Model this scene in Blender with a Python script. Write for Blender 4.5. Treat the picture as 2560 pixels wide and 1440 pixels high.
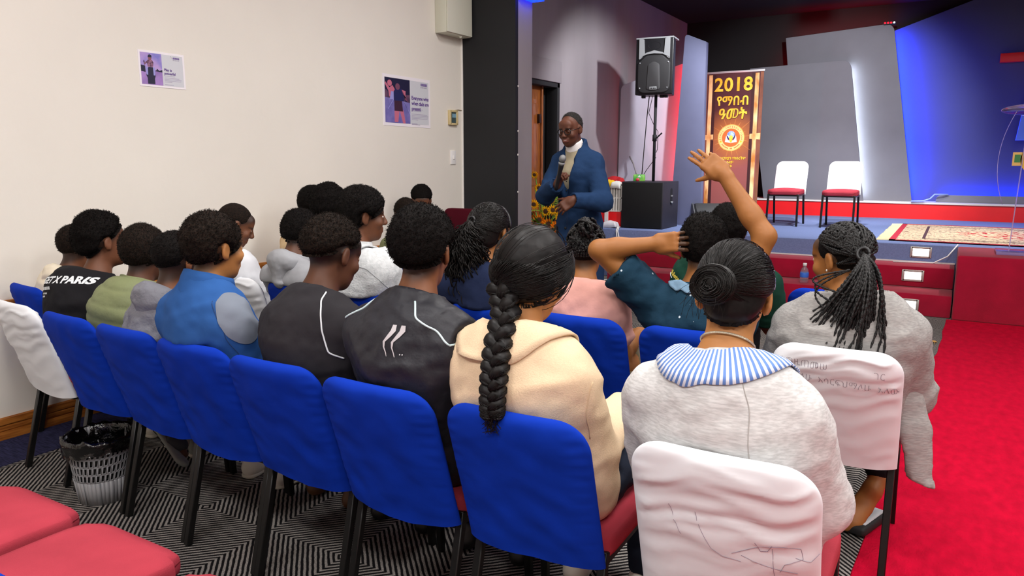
import bpy, bmesh, math, random
import numpy as np
from mathutils import Vector, Matrix, Euler, noise as mnoise

# ------------------------------------------------------------------ scene, camera, light
scene = bpy.context.scene
COL = scene.collection
for o in list(bpy.data.objects):
    bpy.data.objects.remove(o)
R = math.radians

cam_d = bpy.data.cameras.new('camera')
cam_d.sensor_width = 36.0
cam_d.lens = 26.02
cam_d.clip_end = 60
cam = bpy.data.objects.new('camera', cam_d)
cam.location = (0, 0, 1.45)
cam.rotation_euler = (R(90 - 9.8), 0, R(30.8))
COL.objects.link(cam)
scene.camera = cam

scene.view_settings.view_transform = 'Standard'
scene.view_settings.look = 'None'
scene.view_settings.gamma = 1.0
scene.view_settings.use_curve_mapping = False
scene.view_settings.exposure = 0.0

world = bpy.data.worlds.new('world')
world.use_nodes = True
world.node_tree.nodes['Background'].inputs[0].default_value = (1.0, 0.96, 0.92, 1)
world.node_tree.nodes['Background'].inputs[1].default_value = 0.05
scene.world = world

def hexc(h):
    h = h.lstrip('#')
    c = [int(h[i:i + 2], 16) / 255 for i in (0, 2, 4)]
    return tuple(x / 12.92 if x <= .04045 else ((x + .055) / 1.055) ** 2.4 for x in c)

def area_light(name, loc, rot, size, energy, color=(1, 1, 1), size_y=None, spread=180):
    d = bpy.data.lights.new(name, 'AREA')
    d.energy = energy
    d.color = color
    d.size = size
    if size_y:
        d.shape = 'RECTANGLE'
        d.size_y = size_y
    d.spread = R(spread)
    o = bpy.data.objects.new(name, d)
    o.location = loc
    o.rotation_euler = rot
    COL.objects.link(o)
    return o

def aim(o, target):
    v = Vector(target) - Vector(o.location)
    o.rotation_euler = v.to_track_quat('-Z', 'Y').to_euler()

# ceiling lamps over the seats (each has its housing further down)
CEIL = 3.75
LAMPS = [(x, y) for y in (-0.9, 1.9, 4.7) for x in (-1.8, 0.3, 2.4)]
for i, (x, y) in enumerate(LAMPS):
    area_light('ceiling_lamp_light', (x, y, CEIL - .07), (0, 0, 0), 1.15, {-.9: 62, 1.9: 54, 4.7: 50}[y], (1.0, .99, .975), .55)
# stage wash: spot lamps on the lighting bar in front of the stage
def spot(name, loc, target, energy, angle, color=(1, 1, 1), blend=.6, radius=.06):
    d = bpy.data.lights.new(name, 'SPOT')
    d.energy = energy
    d.spot_size = R(angle)
    d.spot_blend = blend
    d.shadow_soft_size = radius
    d.color = color
    o = bpy.data.objects.new(name, d)
    o.location = loc
    COL.objects.link(o)
    aim(o, target)
    return o
SPOTS = [((-.9, 8.2, 3.45), (-2.0, 12.4, 1.7), 950, 62), ((-1.3, 9.7, 3.5), (-1.5, 10.5, .6), 380, 95),
         ((1.0, 9.3, 3.5), (.6, 10.2, .6), 380, 95), ((-1.9, 8.2, 3.41), (-3.95, 9.2, 1.5), 330, 84)]
for loc, tg, en, an in SPOTS:
    spot('stage_spot_light', loc, tg, en, an, (.96, .97, 1.0))

# ------------------------------------------------------------------ object helpers
def tag(o, label=None, cat=None, group=None, kind=None):
    if label: o['label'] = label
    if cat: o['category'] = cat
    if group: o['group'] = group
    if kind: o['kind'] = kind
    return o

def empty(name, loc=(0, 0, 0), rz=0.0, label=None, cat=None, group=None):
    o = bpy.data.objects.new(name, None)
    o.empty_display_size = .1
    o.location = loc
    o.rotation_euler = (0, 0, rz)
    COL.objects.link(o)
    return tag(o, label, cat, group)

def link(name, me, mat=None, parent=None):
    o = bpy.data.objects.new(name, me)
    COL.objects.link(o)
    if mat is not None and len(me.materials) == 0:
        for m in (mat if isinstance(mat, (list, tuple)) else [mat]):
            me.materials.append(m)
    if parent is not None:
        o.parent = parent
    return o

def mesh_np(name, v, f, smooth=True):
    """v (n,3) array, f list of tuples or (m,4)/(m,3) array"""
    me = bpy.data.meshes.new(name)
    v = np.asarray(v, dtype=np.float32)
    if isinstance(f, np.ndarray):
        n, k = f.shape
        me.vertices.add(len(v)); me.vertices.foreach_set('co', v.ravel())
        me.loops.add(n * k); me.loops.foreach_set('vertex_index', f.astype(np.int32).ravel())
        me.polygons.add(n)
        me.polygons.foreach_set('loop_start', np.arange(0, n * k, k, dtype=np.int32))
        me.update(calc_edges=True)
        me.validate()
    else:
        me.from_pydata([tuple(map(float, p)) for p in v], [], [tuple(int(i) for i in q) for q in f])
        me.update()
    me.polygons.foreach_set('use_smooth', [smooth] * len(me.polygons))
    return me

class MB:
    """collects shapes and links them as one mesh"""
    def __init__(s):
        s.v = []; s.f = []; s.n = 0
    def add(s, v, f):
        v = [tuple(p) for p in v]
        s.v += v
        s.f += [tuple(i + s.n for i in q) for q in f]
        s.n += len(v)
        return s
    def box(s, x0, x1, y0, y1, z0, z1, M=None):
        v = [(x, y, z) for z in (z0, z1) for x, y in ((x0, y0), (x1, y0), (x1, y1), (x0, y1))]
        if M is not None: v = [tuple(M @ Vector(p)) for p in v]
        return s.add(v, [(3, 2, 1, 0), (4, 5, 6, 7), (0, 1, 5, 4), (1, 2, 6, 5), (2, 3, 7, 6), (3, 0, 4, 7)])
    def bar(s, a, b, w, d=None, up=(0, 0, 1)):
        """square bar from a to b"""
        a, b = Vector(a), Vector(b)
        d = d or w
        t = (b - a).normalized()
        u = Vector(up)
        if abs(t.dot(u)) > .95: u = Vector((0, 1, 0))
        x = t.cross(u).normalized(); y = x.cross(t)
        v = []
        for p in (a, b):
            for i, j in ((-1, -1), (1, -1), (1, 1), (-1, 1)):
                v.append(p + x * i * w / 2 + y * j * d / 2)
        return s.add(v, [(3, 2, 1, 0), (4, 5, 6, 7), (0, 1, 5, 4), (1, 2, 6, 5), (2, 3, 7, 6), (3, 0, 4, 7)])
    def tube(s, pts, r, n=8, cap=True, flat=1.0):
        pts = [Vector(p) for p in pts]
        m = len(pts)
        rs = r if isinstance(r, (list, tuple, np.ndarray)) else [r] * m
        t0 = (pts[1] - pts[0]).normalized()
        u = Vector((0, 0, 1)) if abs(t0.z) < .9 else Vector((1, 0, 0))
        x = t0.cross(u).normalized()
        v = []
        for i, p in enumerate(pts):
            t = (pts[min(i + 1, m - 1)] - pts[max(i - 1, 0)])
            if t.length < 1e-9: t = t0
            t.normalize()
            x = (x - t * x.dot(t))
            if x.length < 1e-6: x = t.orthogonal()
            x.normalize()
            y = t.cross(x)
            for k in range(n):
                a = 2 * math.pi * k / n
                v.append(p + x * math.cos(a) * rs[i] + y * math.sin(a) * rs[i] * flat)
        f = [(i * n + k, i * n + (k + 1) % n, (i + 1) * n + (k + 1) % n, (i + 1) * n + k) for i in range(m - 1) for k in range(n)]
        if cap:
            f.append(tuple(range(n - 1, -1, -1)))
            f.append(tuple((m - 1) * n + k for k in range(n)))
        return s.add(v, f)
    def lathe(s, prof, n=24, c=(0, 0, 0), M=None, cap0=True, cap1=True):
        v = []
        for r, z in prof:
            for k in range(n):
                a = 2 * math.pi * k / n
                p = Vector((r * math.cos(a), r * math.sin(a), z))
                if M is not None: p = M @ p
                v.append(p + Vector(c))
        m = len(prof)
        f = [(i * n + k, i * n + (k + 1) % n, (i + 1) * n + (k + 1) % n, (i + 1) * n + k) for i in range(m - 1) for k in range(n)]
        if cap0: f.append(tuple(range(n - 1, -1, -1)))
        if cap1: f.append(tuple((m - 1) * n + k for k in range(n)))
        return s.add(v, f)
    def prism(s, poly, y0, y1, axis='y', M=None):
        """poly of (a,b); extruded along axis"""
        n = len(poly)
        def pt(a, b, t):
            p = {'y': (a, t, b), 'x': (t, a, b), 'z': (a, b, t)}[axis]
            return tuple(M @ Vector(p)) if M is not None else p
        v = [pt(a, b, y0) for a, b in poly] + [pt(a, b, y1) for a, b in poly]
        f = [tuple(range(n)), tuple(range(2 * n - 1, n - 1, -1))]
        f += [((i + 1) % n, i, n + i, n + (i + 1) % n) for i in range(n)]
        return s.add(v, f)
    def ball(s, c, r, n=10, m=7, sc=(1, 1, 1)):
        prof = [(math.sin(math.pi * i / m) * 1.0, -math.cos(math.pi * i / m)) for i in range(m + 1)]
        prof[0] = (1e-4, -1); prof[-1] = (1e-4, 1)
        M = Matrix.Diagonal((r * sc[0], r * sc[1], r * sc[2]))
        return s.lathe(prof, n, c, M.to_3x3())
    def mesh(s, name, smooth=False, bevel=0, seg=2, autosmooth=None):
        me = bpy.data.meshes.new(name)
        me.from_pydata([tuple(map(float, p)) for p in s.v], [], s.f)
        bm = bmesh.new(); bm.from_mesh(me)
        bmesh.ops.recalc_face_normals(bm, faces=bm.faces)
        if bevel:
            eds = [e for e in bm.edges if len(e.link_faces) == 2 and e.calc_face_angle(0) > .5]
            bmesh.ops.bevel(bm, geom=eds, offset=bevel, segments=seg, affect='EDGES', profile=.5, clamp_overlap=True)
        if smooth or autosmooth:
            for f in bm.faces: f.smooth = True
        if autosmooth:
            for e in bm.edges:
                if len(e.link_faces) == 2 and e.calc_face_angle(0) > R(autosmooth): e.smooth = False
        bm.to_mesh(me); bm.free()
        me.update()
        return me
    def build(s, name, mat, parent=None, smooth=False, bevel=0, seg=2, autosmooth=None):
        if bevel and autosmooth is None and not smooth: autosmooth = 35
        return link(name, s.mesh(name, smooth, bevel, seg, autosmooth), mat, parent)

def copy_tree(o, parent=None):
    c = o.copy(); COL.objects.link(c)
    c.parent = parent
    for ch in [x for x in bpy.data.objects if x.parent == o]:
        copy_tree(ch, c)
    return c

# ------------------------------------------------------------------ materials
MATS = {}
def mat(name, color, rough=.6, metal=0.0, var=0.0, vscale=8.0, bump=0.0, bscale=60.0, bdist=.002, spec=.5,
        emit=None, estr=0.0, trans=0.0, alpha=1.0, sheen=0.0, color2=None, stretch=None, coat=0.0, ior=None, attr=None, sss=0.0, bdetail=3.0):
    """principled material with procedural colour variation and fine relief, object space"""
    if name in MATS: return MATS[name]
    m = bpy.data.materials.new(name)
    m.use_nodes = True
    nt = m.node_tree
    b = nt.nodes['Principled BSDF']
    c = hexc(color) if isinstance(color, str) else color
    b.inputs['Base Color'].default_value = (*c, 1)
    b.inputs['Roughness'].default_value = rough
    b.inputs['Metallic'].default_value = metal
    b.inputs['Specular IOR Level'].default_value = spec
    if ior: b.inputs['IOR'].default_value = ior
    if trans: b.inputs['Transmission Weight'].default_value = trans
    if alpha < 1: b.inputs['Alpha'].default_value = alpha
    if sheen:
        b.inputs['Sheen Weight'].default_value = sheen
        b.inputs['Sheen Roughness'].default_value = .6
    if coat: b.inputs['Coat Weight'].default_value = coat
    if emit is not None:
        b.inputs['Emission Color'].default_value = (*(hexc(emit) if isinstance(emit, str) else emit), 1)
        b.inputs['Emission Strength'].default_value = estr
    tc = nt.nodes.new('ShaderNodeTexCoord')
    mp = nt.nodes.new('ShaderNodeMapping')
    nt.links.new(tc.outputs['Object'], mp.inputs[0])
    if stretch: mp.inputs['Scale'].default_value = stretch
    src = None
    if attr:
        at = nt.nodes.new('ShaderNodeVertexColor'); at.layer_name = attr
        src = at.outputs['Color']
    if var or color2:
        nz = nt.nodes.new('ShaderNodeTexNoise')
        nz.inputs['Scale'].default_value = vscale
        nz.inputs['Detail'].default_value = 5
        nt.links.new(mp.outputs[0], nz.inputs['Vector'])
        mx = nt.nodes.new('ShaderNodeMix'); mx.data_type = 'RGBA'
        if color2:
            rp = nt.nodes.new('ShaderNodeMapRange')
            rp.inputs[1].default_value = .38; rp.inputs[2].default_value = .62
            nt.links.new(nz.outputs['Fac'], rp.inputs[0])
            nt.links.new(rp.outputs[0], mx.inputs[0])
            mx.inputs[6].default_value = (*c, 1)
            mx.inputs[7].default_value = (*hexc(color2), 1)
        else:
            mr = nt.nodes.new('ShaderNodeMapRange')
            mr.inputs[1].default_value = .25; mr.inputs[2].default_value = .75
            mr.inputs[3].default_value = 1 - var; mr.inputs[4].default_value = 1 + var
            nt.links.new(nz.outputs['Fac'], mr.inputs[0])
            mx.blend_type = 'MULTIPLY'
            mx.inputs[0].default_value = 1
            mx.inputs[6].default_value = (*c, 1)
            if src is not None: nt.links.new(src, mx.inputs[6])
            nt.links.new(mr.outputs[0], mx.inputs[7])
        src = mx.outputs[2]
    if src is not None:
        nt.links.new(src, b.inputs['Base Color'])
    if bump:
        n2 = nt.nodes.new('ShaderNodeTexNoise')
        n2.inputs['Scale'].default_value = bscale
        n2.inputs['Detail'].default_value = bdetail
        nt.links.new(mp.outputs[0], n2.inputs['Vector'])
        bp = nt.nodes.new('ShaderNodeBump')
        bp.inputs['Strength'].default_value = bump
        bp.inputs['Distance'].default_value = bdist
        nt.links.new(n2.outputs['Fac'], bp.inputs['Height'])
        nt.links.new(bp.outputs[0], b.inputs['Normal'])
    MATS[name] = m
    return m

def text_mesh(name, body, size, mat_, parent=None, extrude=.0005, align='LEFT', M=None, fn=None, spacing=1.0, shear=0.0, bold=0.0):
    """flat lettering, turned into a mesh; M places it, fn maps (x,y) of the text to a point"""
    cu = bpy.data.curves.new(name, 'FONT')
    cu.body = body; cu.size = size; cu.align_x = align
    cu.extrude = extrude; cu.space_character = spacing; cu.shear = shear
    cu.offset = bold; cu.resolution_u = 3
    o = bpy.data.objects.new(name + '_curve', cu)
    COL.objects.link(o)
    bpy.context.view_layer.update()
    dg = bpy.context.evaluated_depsgraph_get()
    me = bpy.data.meshes.new_from_object(o.evaluated_get(dg))
    me.name = name
    bpy.data.objects.remove(o)
    bpy.data.curves.remove(cu)
    if fn is not None:
        if len(me.edges):
            bm = bmesh.new(); bm.from_mesh(me)
            bmesh.ops.subdivide_edges(bm, edges=[e for e in bm.edges if e.calc_length() > size * .12], cuts=1)
            bm.to_mesh(me); bm.free()
        for v in me.vertices: v.co = fn(v.co.x, v.co.y, v.co.z)
    if M is not None: me.transform(M)
    me.materials.clear()
    return link(name, me, mat_, parent)
# ================================================================== the room
def struct(name, mb, m, bevel=0, parent=None):
    o = mb.build(name, m, parent, bevel=bevel)
    if parent is None: o['kind'] = 'structure'
    return o

m_wall = mat('cream_wall_paint', '#e6e0d6', .75, var=.035, vscale=1.3, bump=.25, bscale=26, bdist=.004)
m_greywall = mat('grey_stage_wall_paint', '#8f888c', .8, var=.14, vscale=2.2, bump=.15, bscale=30, stretch=(1, 1, .22))
m_black = mat('black_paint', '#15161a', .72, var=.12, vscale=3)
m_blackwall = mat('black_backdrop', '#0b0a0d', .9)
m_ceil = mat('ceiling_paint', '#d9d6d0', .85)
m_wood = mat('varnished_wood', '#9a5a24', .35, color2='#6e3612', vscale=9, stretch=(14, 14, .8), coat=.3)
m_woodtrim = mat('varnished_wood_trim', '#b8732f', .4, color2='#8a4d1a', vscale=10, stretch=(8, .6, 8))

def carpet_mat():
    """grey carpet tiles with diagonal dark ribs that turn at every quarter tile"""
    m = bpy.data.materials.new('ribbed_grey_carpet'); m.use_nodes = True
    nt = m.node_tree; N = nt.nodes.new; L = nt.links.new
    b = nt.nodes['Principled BSDF']; b.inputs['Roughness'].default_value = .95
    b.inputs['Specular IOR Level'].default_value = .1
    tc = N('ShaderNodeTexCoord'); sp = N('ShaderNodeSeparateXYZ'); L(tc.outputs['Object'], sp.inputs[0])
    def math_(op, a, bb=None, v=None):
        n = N('ShaderNodeMath'); n.operation = op
        if hasattr(a, 'type'): L(a, n.inputs[0])
        else: n.inputs[0].default_value = a
        if bb is not None:
            if hasattr(bb, 'type'): L(bb, n.inputs[1])
            else: n.inputs[1].default_value = bb
        if v is not None: n.inputs[2].default_value = v
        return n.outputs[0]
    T = .78
    wn = N('ShaderNodeTexNoise'); wn.inputs['Scale'].default_value = 28; L(tc.outputs['Object'], wn.inputs['Vector'])
    wob = math_('MULTIPLY', math_('SUBTRACT', wn.outputs['Fac'], .5), .010)
    ax = math_('PINGPONG', math_('ADD', sp.outputs[0], 20.0 * T + 1.84), T / 2)
    ay = math_('PINGPONG', math_('ADD', sp.outputs[1], 20.0 * T - 1.86), T / 2)
    s = math_('ADD', math_('ADD', ax, ay), wob)
    w = math_('SINE', math_('MULTIPLY', s, 2 * math.pi / .0265))
    mr = N('ShaderNodeMapRange'); mr.inputs[1].default_value = -.35; mr.inputs[2].default_value = .35; L(w, mr.inputs[0])
    nz = N('ShaderNodeTexNoise'); nz.inputs['Scale'].default_value = 260; nz.inputs['Detail'].default_value = 4
    L(tc.outputs['Object'], nz.inputs['Vector'])
    n3 = N('ShaderNodeTexNoise'); n3.inputs['Scale'].default_value = 1.6; L(tc.outputs['Object'], n3.inputs['Vector'])
    rp = N('ShaderNodeValToRGB')
    rp.color_ramp.elements[0].position = .3; rp.color_ramp.elements[0].color = (*hexc('#67625f'), 1)
    rp.color_ramp.elements[1].position = .7; rp.color_ramp.elements[1].color = (*hexc('#b3ada6'), 1)
    L(nz.outputs['Fac'], rp.inputs[0])
    mx = N('ShaderNodeMix'); mx.data_type = 'RGBA'
    L(mr.outputs[0], mx.inputs[0]); mx.inputs[6].default_value = (*hexc('#161517'), 1); L(rp.outputs[0], mx.inputs[7])
    m2 = N('ShaderNodeMix'); m2.data_type = 'RGBA'; m2.blend_type = 'MULTIPLY'; m2.inputs[0].default_value = 1
    mr3 = N('ShaderNodeMapRange'); mr3.inputs[1].default_value = .3; mr3.inputs[2].default_value = .7; mr3.inputs[3].default_value = .82; mr3.inputs[4].default_value = 1.1
    L(n3.outputs['Fac'], mr3.inputs[0]); L(mx.outputs[2], m2.inputs[6]); L(mr3.outputs[0], m2.inputs[7])
    L(m2.outputs[2], b.inputs['Base Color'])
    bp = N('ShaderNodeBump'); bp.inputs['Strength'].default_value = .7; bp.inputs['Distance'].default_value = .004
    ad = math_('ADD', mr.outputs[0], math_('MULTIPLY', nz.outputs['Fac'], .8)); L(ad, bp.inputs['Height']); L(bp.outputs[0], b.inputs['Normal'])
    return m

struct('floor', MB().box(-4.35, 6, -3.6, 13, -.12, 0), carpet_mat())
struct('ceiling', MB().box(-4.35, 6, -3.6, 8.0, CEIL, CEIL + .1), m_ceil)
struct('ceiling_stage', MB().box(-4.35, 6, 8.0, 13, CEIL, CEIL + .1), m_blackwall)
struct('wall_left', MB().box(-4.35, -4.2, -3.6, 6.1, 0, CEIL), m_wall)
# grey stage-side wall with the doorway cut out of it
wl = MB()
wl.box(-4.35, -4.2, 6.1, 7.25, 0, CEIL); wl.box(-4.35, -4.2, 8.15, 13, 0, CEIL); wl.box(-4.35, -4.2, 7.25, 8.15, 2.36, CEIL)
struct('wall_left_stage', wl, m_greywall)
struct('wall_back', MB().box(-4.2, 6, 12.9, 13, 0, CEIL), m_blackwall)
struct('wall_right', MB().box(6, 6.15, -3.6, 13, 0, CEIL), m_wall)
struct('wall_rear', MB().box(-4.35, 6, -3.75, -3.6, 0, CEIL), m_wall)
struct('wall_pilaster', MB().box(-4.2, -3.6, 6.1, 6.15, 0, CEIL), m_black)
struct('wall_pilaster_side', MB().box(-4.2, -3.603, 6.15, 6.42, 0, CEIL), m_greywall)
struct('trim_plaster_edge', MB().tube([(-4.197, 6.092, 0), (-4.197, 6.09, 1.2), (-4.196, 6.094, 2.2), (-4.197, 6.09, CEIL)], .012, 6), mat('plaster_edge', '#e9e4de', .8))
struct('trim_lintel', MB().box(-4.2, -4.17, 7.15, 8.16, 2.355, 2.6), m_greywall, .004)
# wood strips along the cream wall
dado = struct('trim_dado', MB().box(-4.2, -4.175, -3.6, 6.09, .69, .735), m_woodtrim, .006)
bb = MB()
for z0, z1, p in ((0, .045, .024), (.05, .075, .017), (.08, .115, .02)):
    bb.box(-4.2, -4.2 + p, -3.6, 6.09, z0, z1)
bb.box(-4.2, -4.19, -3.6, 6.09, 0, .118)
struct('baseboard_left', bb, m_woodtrim, .003)
# doorway: dark frame with the timber door standing open in it
fr = MB(); fr.box(-4.34, -4.19, 8.09, 8.15, 0, 2.36); fr.box(-4.34, -4.19, 7.25, 7.3, 0, 2.36); fr.box(-4.34, -4.19, 7.25, 8.15, 2.3, 2.36)
struct('trim_doorframe', fr, m_black, .004)
dl = MB().box(-4.33, -4.285, 7.3, 7.86, .01, 2.3)
door = struct('door_1', dl, m_wood, .003)
for z0, z1 in ((.2, 1.0), (1.15, 2.1)):
    MB().box(-4.288, -4.278, 7.38, 7.78, z0, z1).build('door_panel', m_wood, door, bevel=.006)
MB().box(-4.29, -4.262, 7.835, 7.872, .01, 2.3).build('door_edge_strip', m_wood, door, bevel=.004)
MB().box(-4.285, -4.25, 7.75, 7.80, 1.88, 1.98).build('door_bolt', mat('dark_bronze', '#3b2a20', .4, .8), door, bevel=.004)
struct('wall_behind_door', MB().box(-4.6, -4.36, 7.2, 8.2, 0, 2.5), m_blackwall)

# lamp housings on the ceiling
m_lampbody = mat('white_lamp_housing', '#eeeeee', .5)
m_diff = mat('lamp_diffuser', '#ffffff', .5, emit='#fff4e8', estr=3.0)
proto = None
for i, (x, y) in enumerate(LAMPS):
    if proto is None:
        t = empty('ceiling_light', (x, y, CEIL), 0, 'white rectangular ceiling light panel over the seats', 'light', 'ceiling light panels')
        fr = MB()
        for a in (-1, 1):
            fr.box(a * .6 - .02, a * .6 + .02, -.32, .32, -.05, 0); fr.box(-.6, .6, a * .3 - .02, a * .3 + .02, -.05, 0)
        fr.build('frame', m_lampbody, t, bevel=.003)
        MB().box(-.58, .58, -.28, .28, -.04, -.03).build('diffuser', m_diff, t)
        proto = t
    else:
        t = copy_tree(proto); t.location = (x, y, CEIL)
# lighting bar with the stage spots
bar = empty('lighting_bar', (0, 8.2, CEIL), 0, 'black lighting bar hung from the ceiling in front of the stage', 'lighting bar')
MB().tube([(-3.5, 0, -.12), (3, 0, -.12)], .025, 10).build('pipe', m_black, bar, smooth=True)
for x in (-3.3, -.3, 2.8): MB().tube([(x, 0, -.12), (x, 0, 0)], .012, 8).build('hanger', m_black, bar, smooth=True)
for loc, tg, en, an in SPOTS:
    l = empty('stage_spotlight', loc, 0, 'black stage spotlight hung above the front of the stage', 'spotlight', 'stage spotlights')
    d = (Vector(tg) - Vector(loc)).normalized(); q = d.to_track_quat('Z', 'Y').to_matrix()
    MB().lathe([(.05, -.3), (.085, -.26), (.09, -.02), (.1, .0), (.085, .0), (.08, -.02)], 20, M=q, cap1=False).build('can', m_black, l, smooth=True)
    MB().tube([(0, 0, .0), (0, 0, CEIL - loc[2] - .1)], .012, 8).build('yoke', m_black, l)

# ------------------------------------------------------------------ floor coverings
m_navyc = mat('navy_ribbed_carpet', '#3a3a5c', .95, color2='#23243c', vscale=14, stretch=(1, 14, 1), bump=.6, bscale=200, spec=.1)
tag(MB().box(-4.2, -3.82, -3.6, 6.1, 0, .003).build('carpet_strip', m_navyc), 'navy ribbed carpet strip running along the cream wall', 'carpet')
m_redc = mat('red_aisle_carpet', '#b4052a', .95, var=.2, vscale=22, bump=.9, bscale=120, bdist=.006, spec=.08, stretch=(1.0, .5, 1))
rc = MB()
n = 40
vs = []
for i in range(n + 1):
    y = -3.5 + (7.782 + 3.5) * i / n
    xl = -.21 + (.035 + .21) * max(0, (y - 2.8)) / 5.0 + .012 * math.sin(y * 3.1) + .006 * math.sin(y * 11)
    vs += [(xl, y, 0), (xl + .004, y, .005), (1.25, y, .005), (1.25, y, 0)]
fs = [(4 * i + k, 4 * i + k + 1, 4 * i + 5 + k, 4 * i + 4 + k) for i in range(n) for k in range(3)]
rc.add(vs, fs)
tag(rc.build('aisle_carpet', m_redc), 'red aisle carpet leading up to the stage steps', 'carpet')
rnd = random.Random(3)
fz = MB()
for k in range(14):
    a = rnd.uniform(1.9, 4.2); x0, y0 = -.03, 6.72
    fz.tube([(x0, y0, .008), (x0 + .03 * math.cos(a), y0 + .03 * math.sin(a), .012), (x0 + .07 * math.cos(a + .3), y0 + .07 * math.sin(a + .3), .006)], .0022, 4)
tag(fz.build('loose_tassel', mat('tassel', '#b58a4a', .9)), 'small frayed tassel lying at the edge of the red carpet', 'tassel')
tag(MB().box(-.3, -.06, 6.7, 6.76, .003, .006).build('floor_tape', mat('dark_tape', '#1a2436', .6)), 'short strip of dark tape on the grey carpet beside the red aisle', 'tape')

# ------------------------------------------------------------------ stage
m_bluec = mat('blue_stage_carpet', '#7482ac', .95, var=.12, vscale=60, bump=.7, bscale=180, bdist=.004, spec=.1)
m_redv = mat('red_step_carpet', '#97052a', .9, var=.16, vscale=5, bump=.5, bscale=200, spec=.1, sheen=.15)
m_whitetrim = mat('white_edge_trim', '#e6dfdc', .6)
st = tag(empty('stage_platform', (0, 0, 0)), 'low stage covered in blue carpet with a dark front edge', 'stage')
MB().box(-4.197, 5.997, 8.62, 12.897, .001, .6).build('deck', m_bluec, st, bevel=.012)
s1 = tag(empty('lower_step', (0, 0, 0)), 'bottom red carpeted step standing on the floor in front of the stage', 'step')
MB().box(-3.4, .05, 7.85, 8.62, 0, .21).build('tread', m_redv, s1, bevel=.015)
s2 = tag(empty('upper_step', (0, 0, 0)), 'upper red carpeted step just below the blue stage edge', 'step')
MB().box(-3.4, .05, 8.25, 8.62, .212, .415).build('tread', m_redv, s2, bevel=.015)
MB().box(-3.4, .05, 8.6, 8.62, .415, .428).build('edge_strip', m_whitetrim, s2)
m_steplit = mat('step_light_lens', '#ffffff', .4, emit='#fff6ec', estr=4.0)
m_chrome = mat('brushed_frame', '#bdb9b3', .35, .6)
sl = None
for i, (y, z, x) in enumerate(((7.85, .1, -.31), (8.25, .325, -.30), (8.62, .52, -.26))):
    t = empty('step_light', (x, y, z), 0, ('recessed white step light low in the bottom red riser', 'recessed white step light in the upper red riser', 'recessed white step light in the dark blue stage edge')[i], 'step light', 'step lights by the lectern box')
    f = MB()
    for a in (-1, 1):
        f.box(a * .085 - .012, a * .085 + .012, -.012, .002, -.055, .055); f.box(-.085, .085, -.012, .002, a * .047 - .01, a * .047 + .01)
    f.build('frame', m_chrome, t, bevel=.002)
    MB().box(-.075, .075, -.006, .001, -.038, .038).build('lens', m_steplit, t)
bx = tag(empty('lectern_box', (0, 0, 0)), 'red carpeted box that carries the clear lectern', 'platform')
MB().box(.06, 1.9, 7.78, 8.62, 0, .6).build('body', m_redv, bx, bevel=.02, seg=3)
# red skirting and pale cap under the backdrop panels
m_redp = mat('glossy_red_paint', '#d4040c', .45, var=.08, vscale=4)
pl = tag(empty('backdrop_plinth', (0, 0, 0)), 'bright red plinth with a pale top edge along the back of the stage', 'plinth')
MB().box(-4.2, 6, 12.35, 12.9, .6, .82).build('front', m_redp, pl)
MB().box(-4.2, 6, 12.33, 12.9, .82, .845).build('cap', mat('pale_cap', '#c9c3bf', .6), pl)

# ------------------------------------------------------------------ backdrop panels
m_panel = mat('grey_fabric_panel', '#6e6d75', .85, var=.05, vscale=3, bump=.3, bscale=140)
m_panel_l = mat('pale_lilac_panel', '#d6d6e8', .8, var=.04, vscale=3)
def round_poly(pts, radii, seg=8):
    out = []
    n = len(pts)
    for i, p in enumerate(pts):
        r = radii[i]
        p = Vector((p[0], p[1]))
        if r <= 0: out.append((p.x, p.y)); continue
        a = Vector(pts[i - 1]) - p; b = Vector(pts[(i + 1) % n]) - p
        a.normalize(); b.normalize()
        ang = a.angle(b); d = r / math.tan(ang / 2)
        p0 = p + a * d; p1 = p + b * d
        for k in range(seg + 1):
            t = k / seg
            q = p0 * (1 - t) ** 2 + p * 2 * t * (1 - t) + p1 * t * t
            out.append((q.x, q.y))
    return out
def panel(name, pts, radii, y0, y1, m, label):
    o = MB().prism(round_poly(pts, radii), y0, y1).build(name, m, bevel=.004)
    return tag(o, label, 'panel')
panel('backdrop_panel', [(-2.66, .845), (-1.2, .845), (-1.52, 2.92), (-2.98, 2.88)], [0, 0, .16, 0], 12.2 + .16, 12.2 + .2, m_panel, 'low grey slanted panel with one round corner behind the two white chairs')
panel('backdrop_panel', [(-2.2, .845), (-.56, .845), (-1.0, 3.42), (-2.5, 3.33)], [0, 0, .14, 0], 12.55, 12.59, m_panel, 'tall grey slanted panel with one round corner lit by cool white light')
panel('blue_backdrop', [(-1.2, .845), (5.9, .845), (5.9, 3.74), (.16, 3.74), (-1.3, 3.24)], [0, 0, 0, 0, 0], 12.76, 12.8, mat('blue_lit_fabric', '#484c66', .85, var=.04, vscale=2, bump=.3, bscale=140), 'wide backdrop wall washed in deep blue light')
panel('low_backdrop_ledge', [(-.25, .845), (5.9, .845), (5.9, .95), (-.25, .95)], [0, 0, 0, .08], 12.5, 12.54, m_panel, 'low grey ledge in front of the blue backdrop')
panel('side_panel', [(-4.19, .6), (-3.3, .6), (-3.3, 2.72), (-4.17, 2.48)], [0, 0, 0, .1], 9.98, 10.02, m_panel_l, 'pale lilac side panel behind the loudspeaker stand')
panel('side_panel', [(-3.29, .6), (-2.87, .6), (-2.89, 2.93), (-3.17, 3.05)], [0, 0, .02, .04], 9.66, 9.76, mat('blue_grey_panel', '#767b9c', .7, var=.04), 'narrow blue-grey upright panel between the loudspeaker and the banner')
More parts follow.
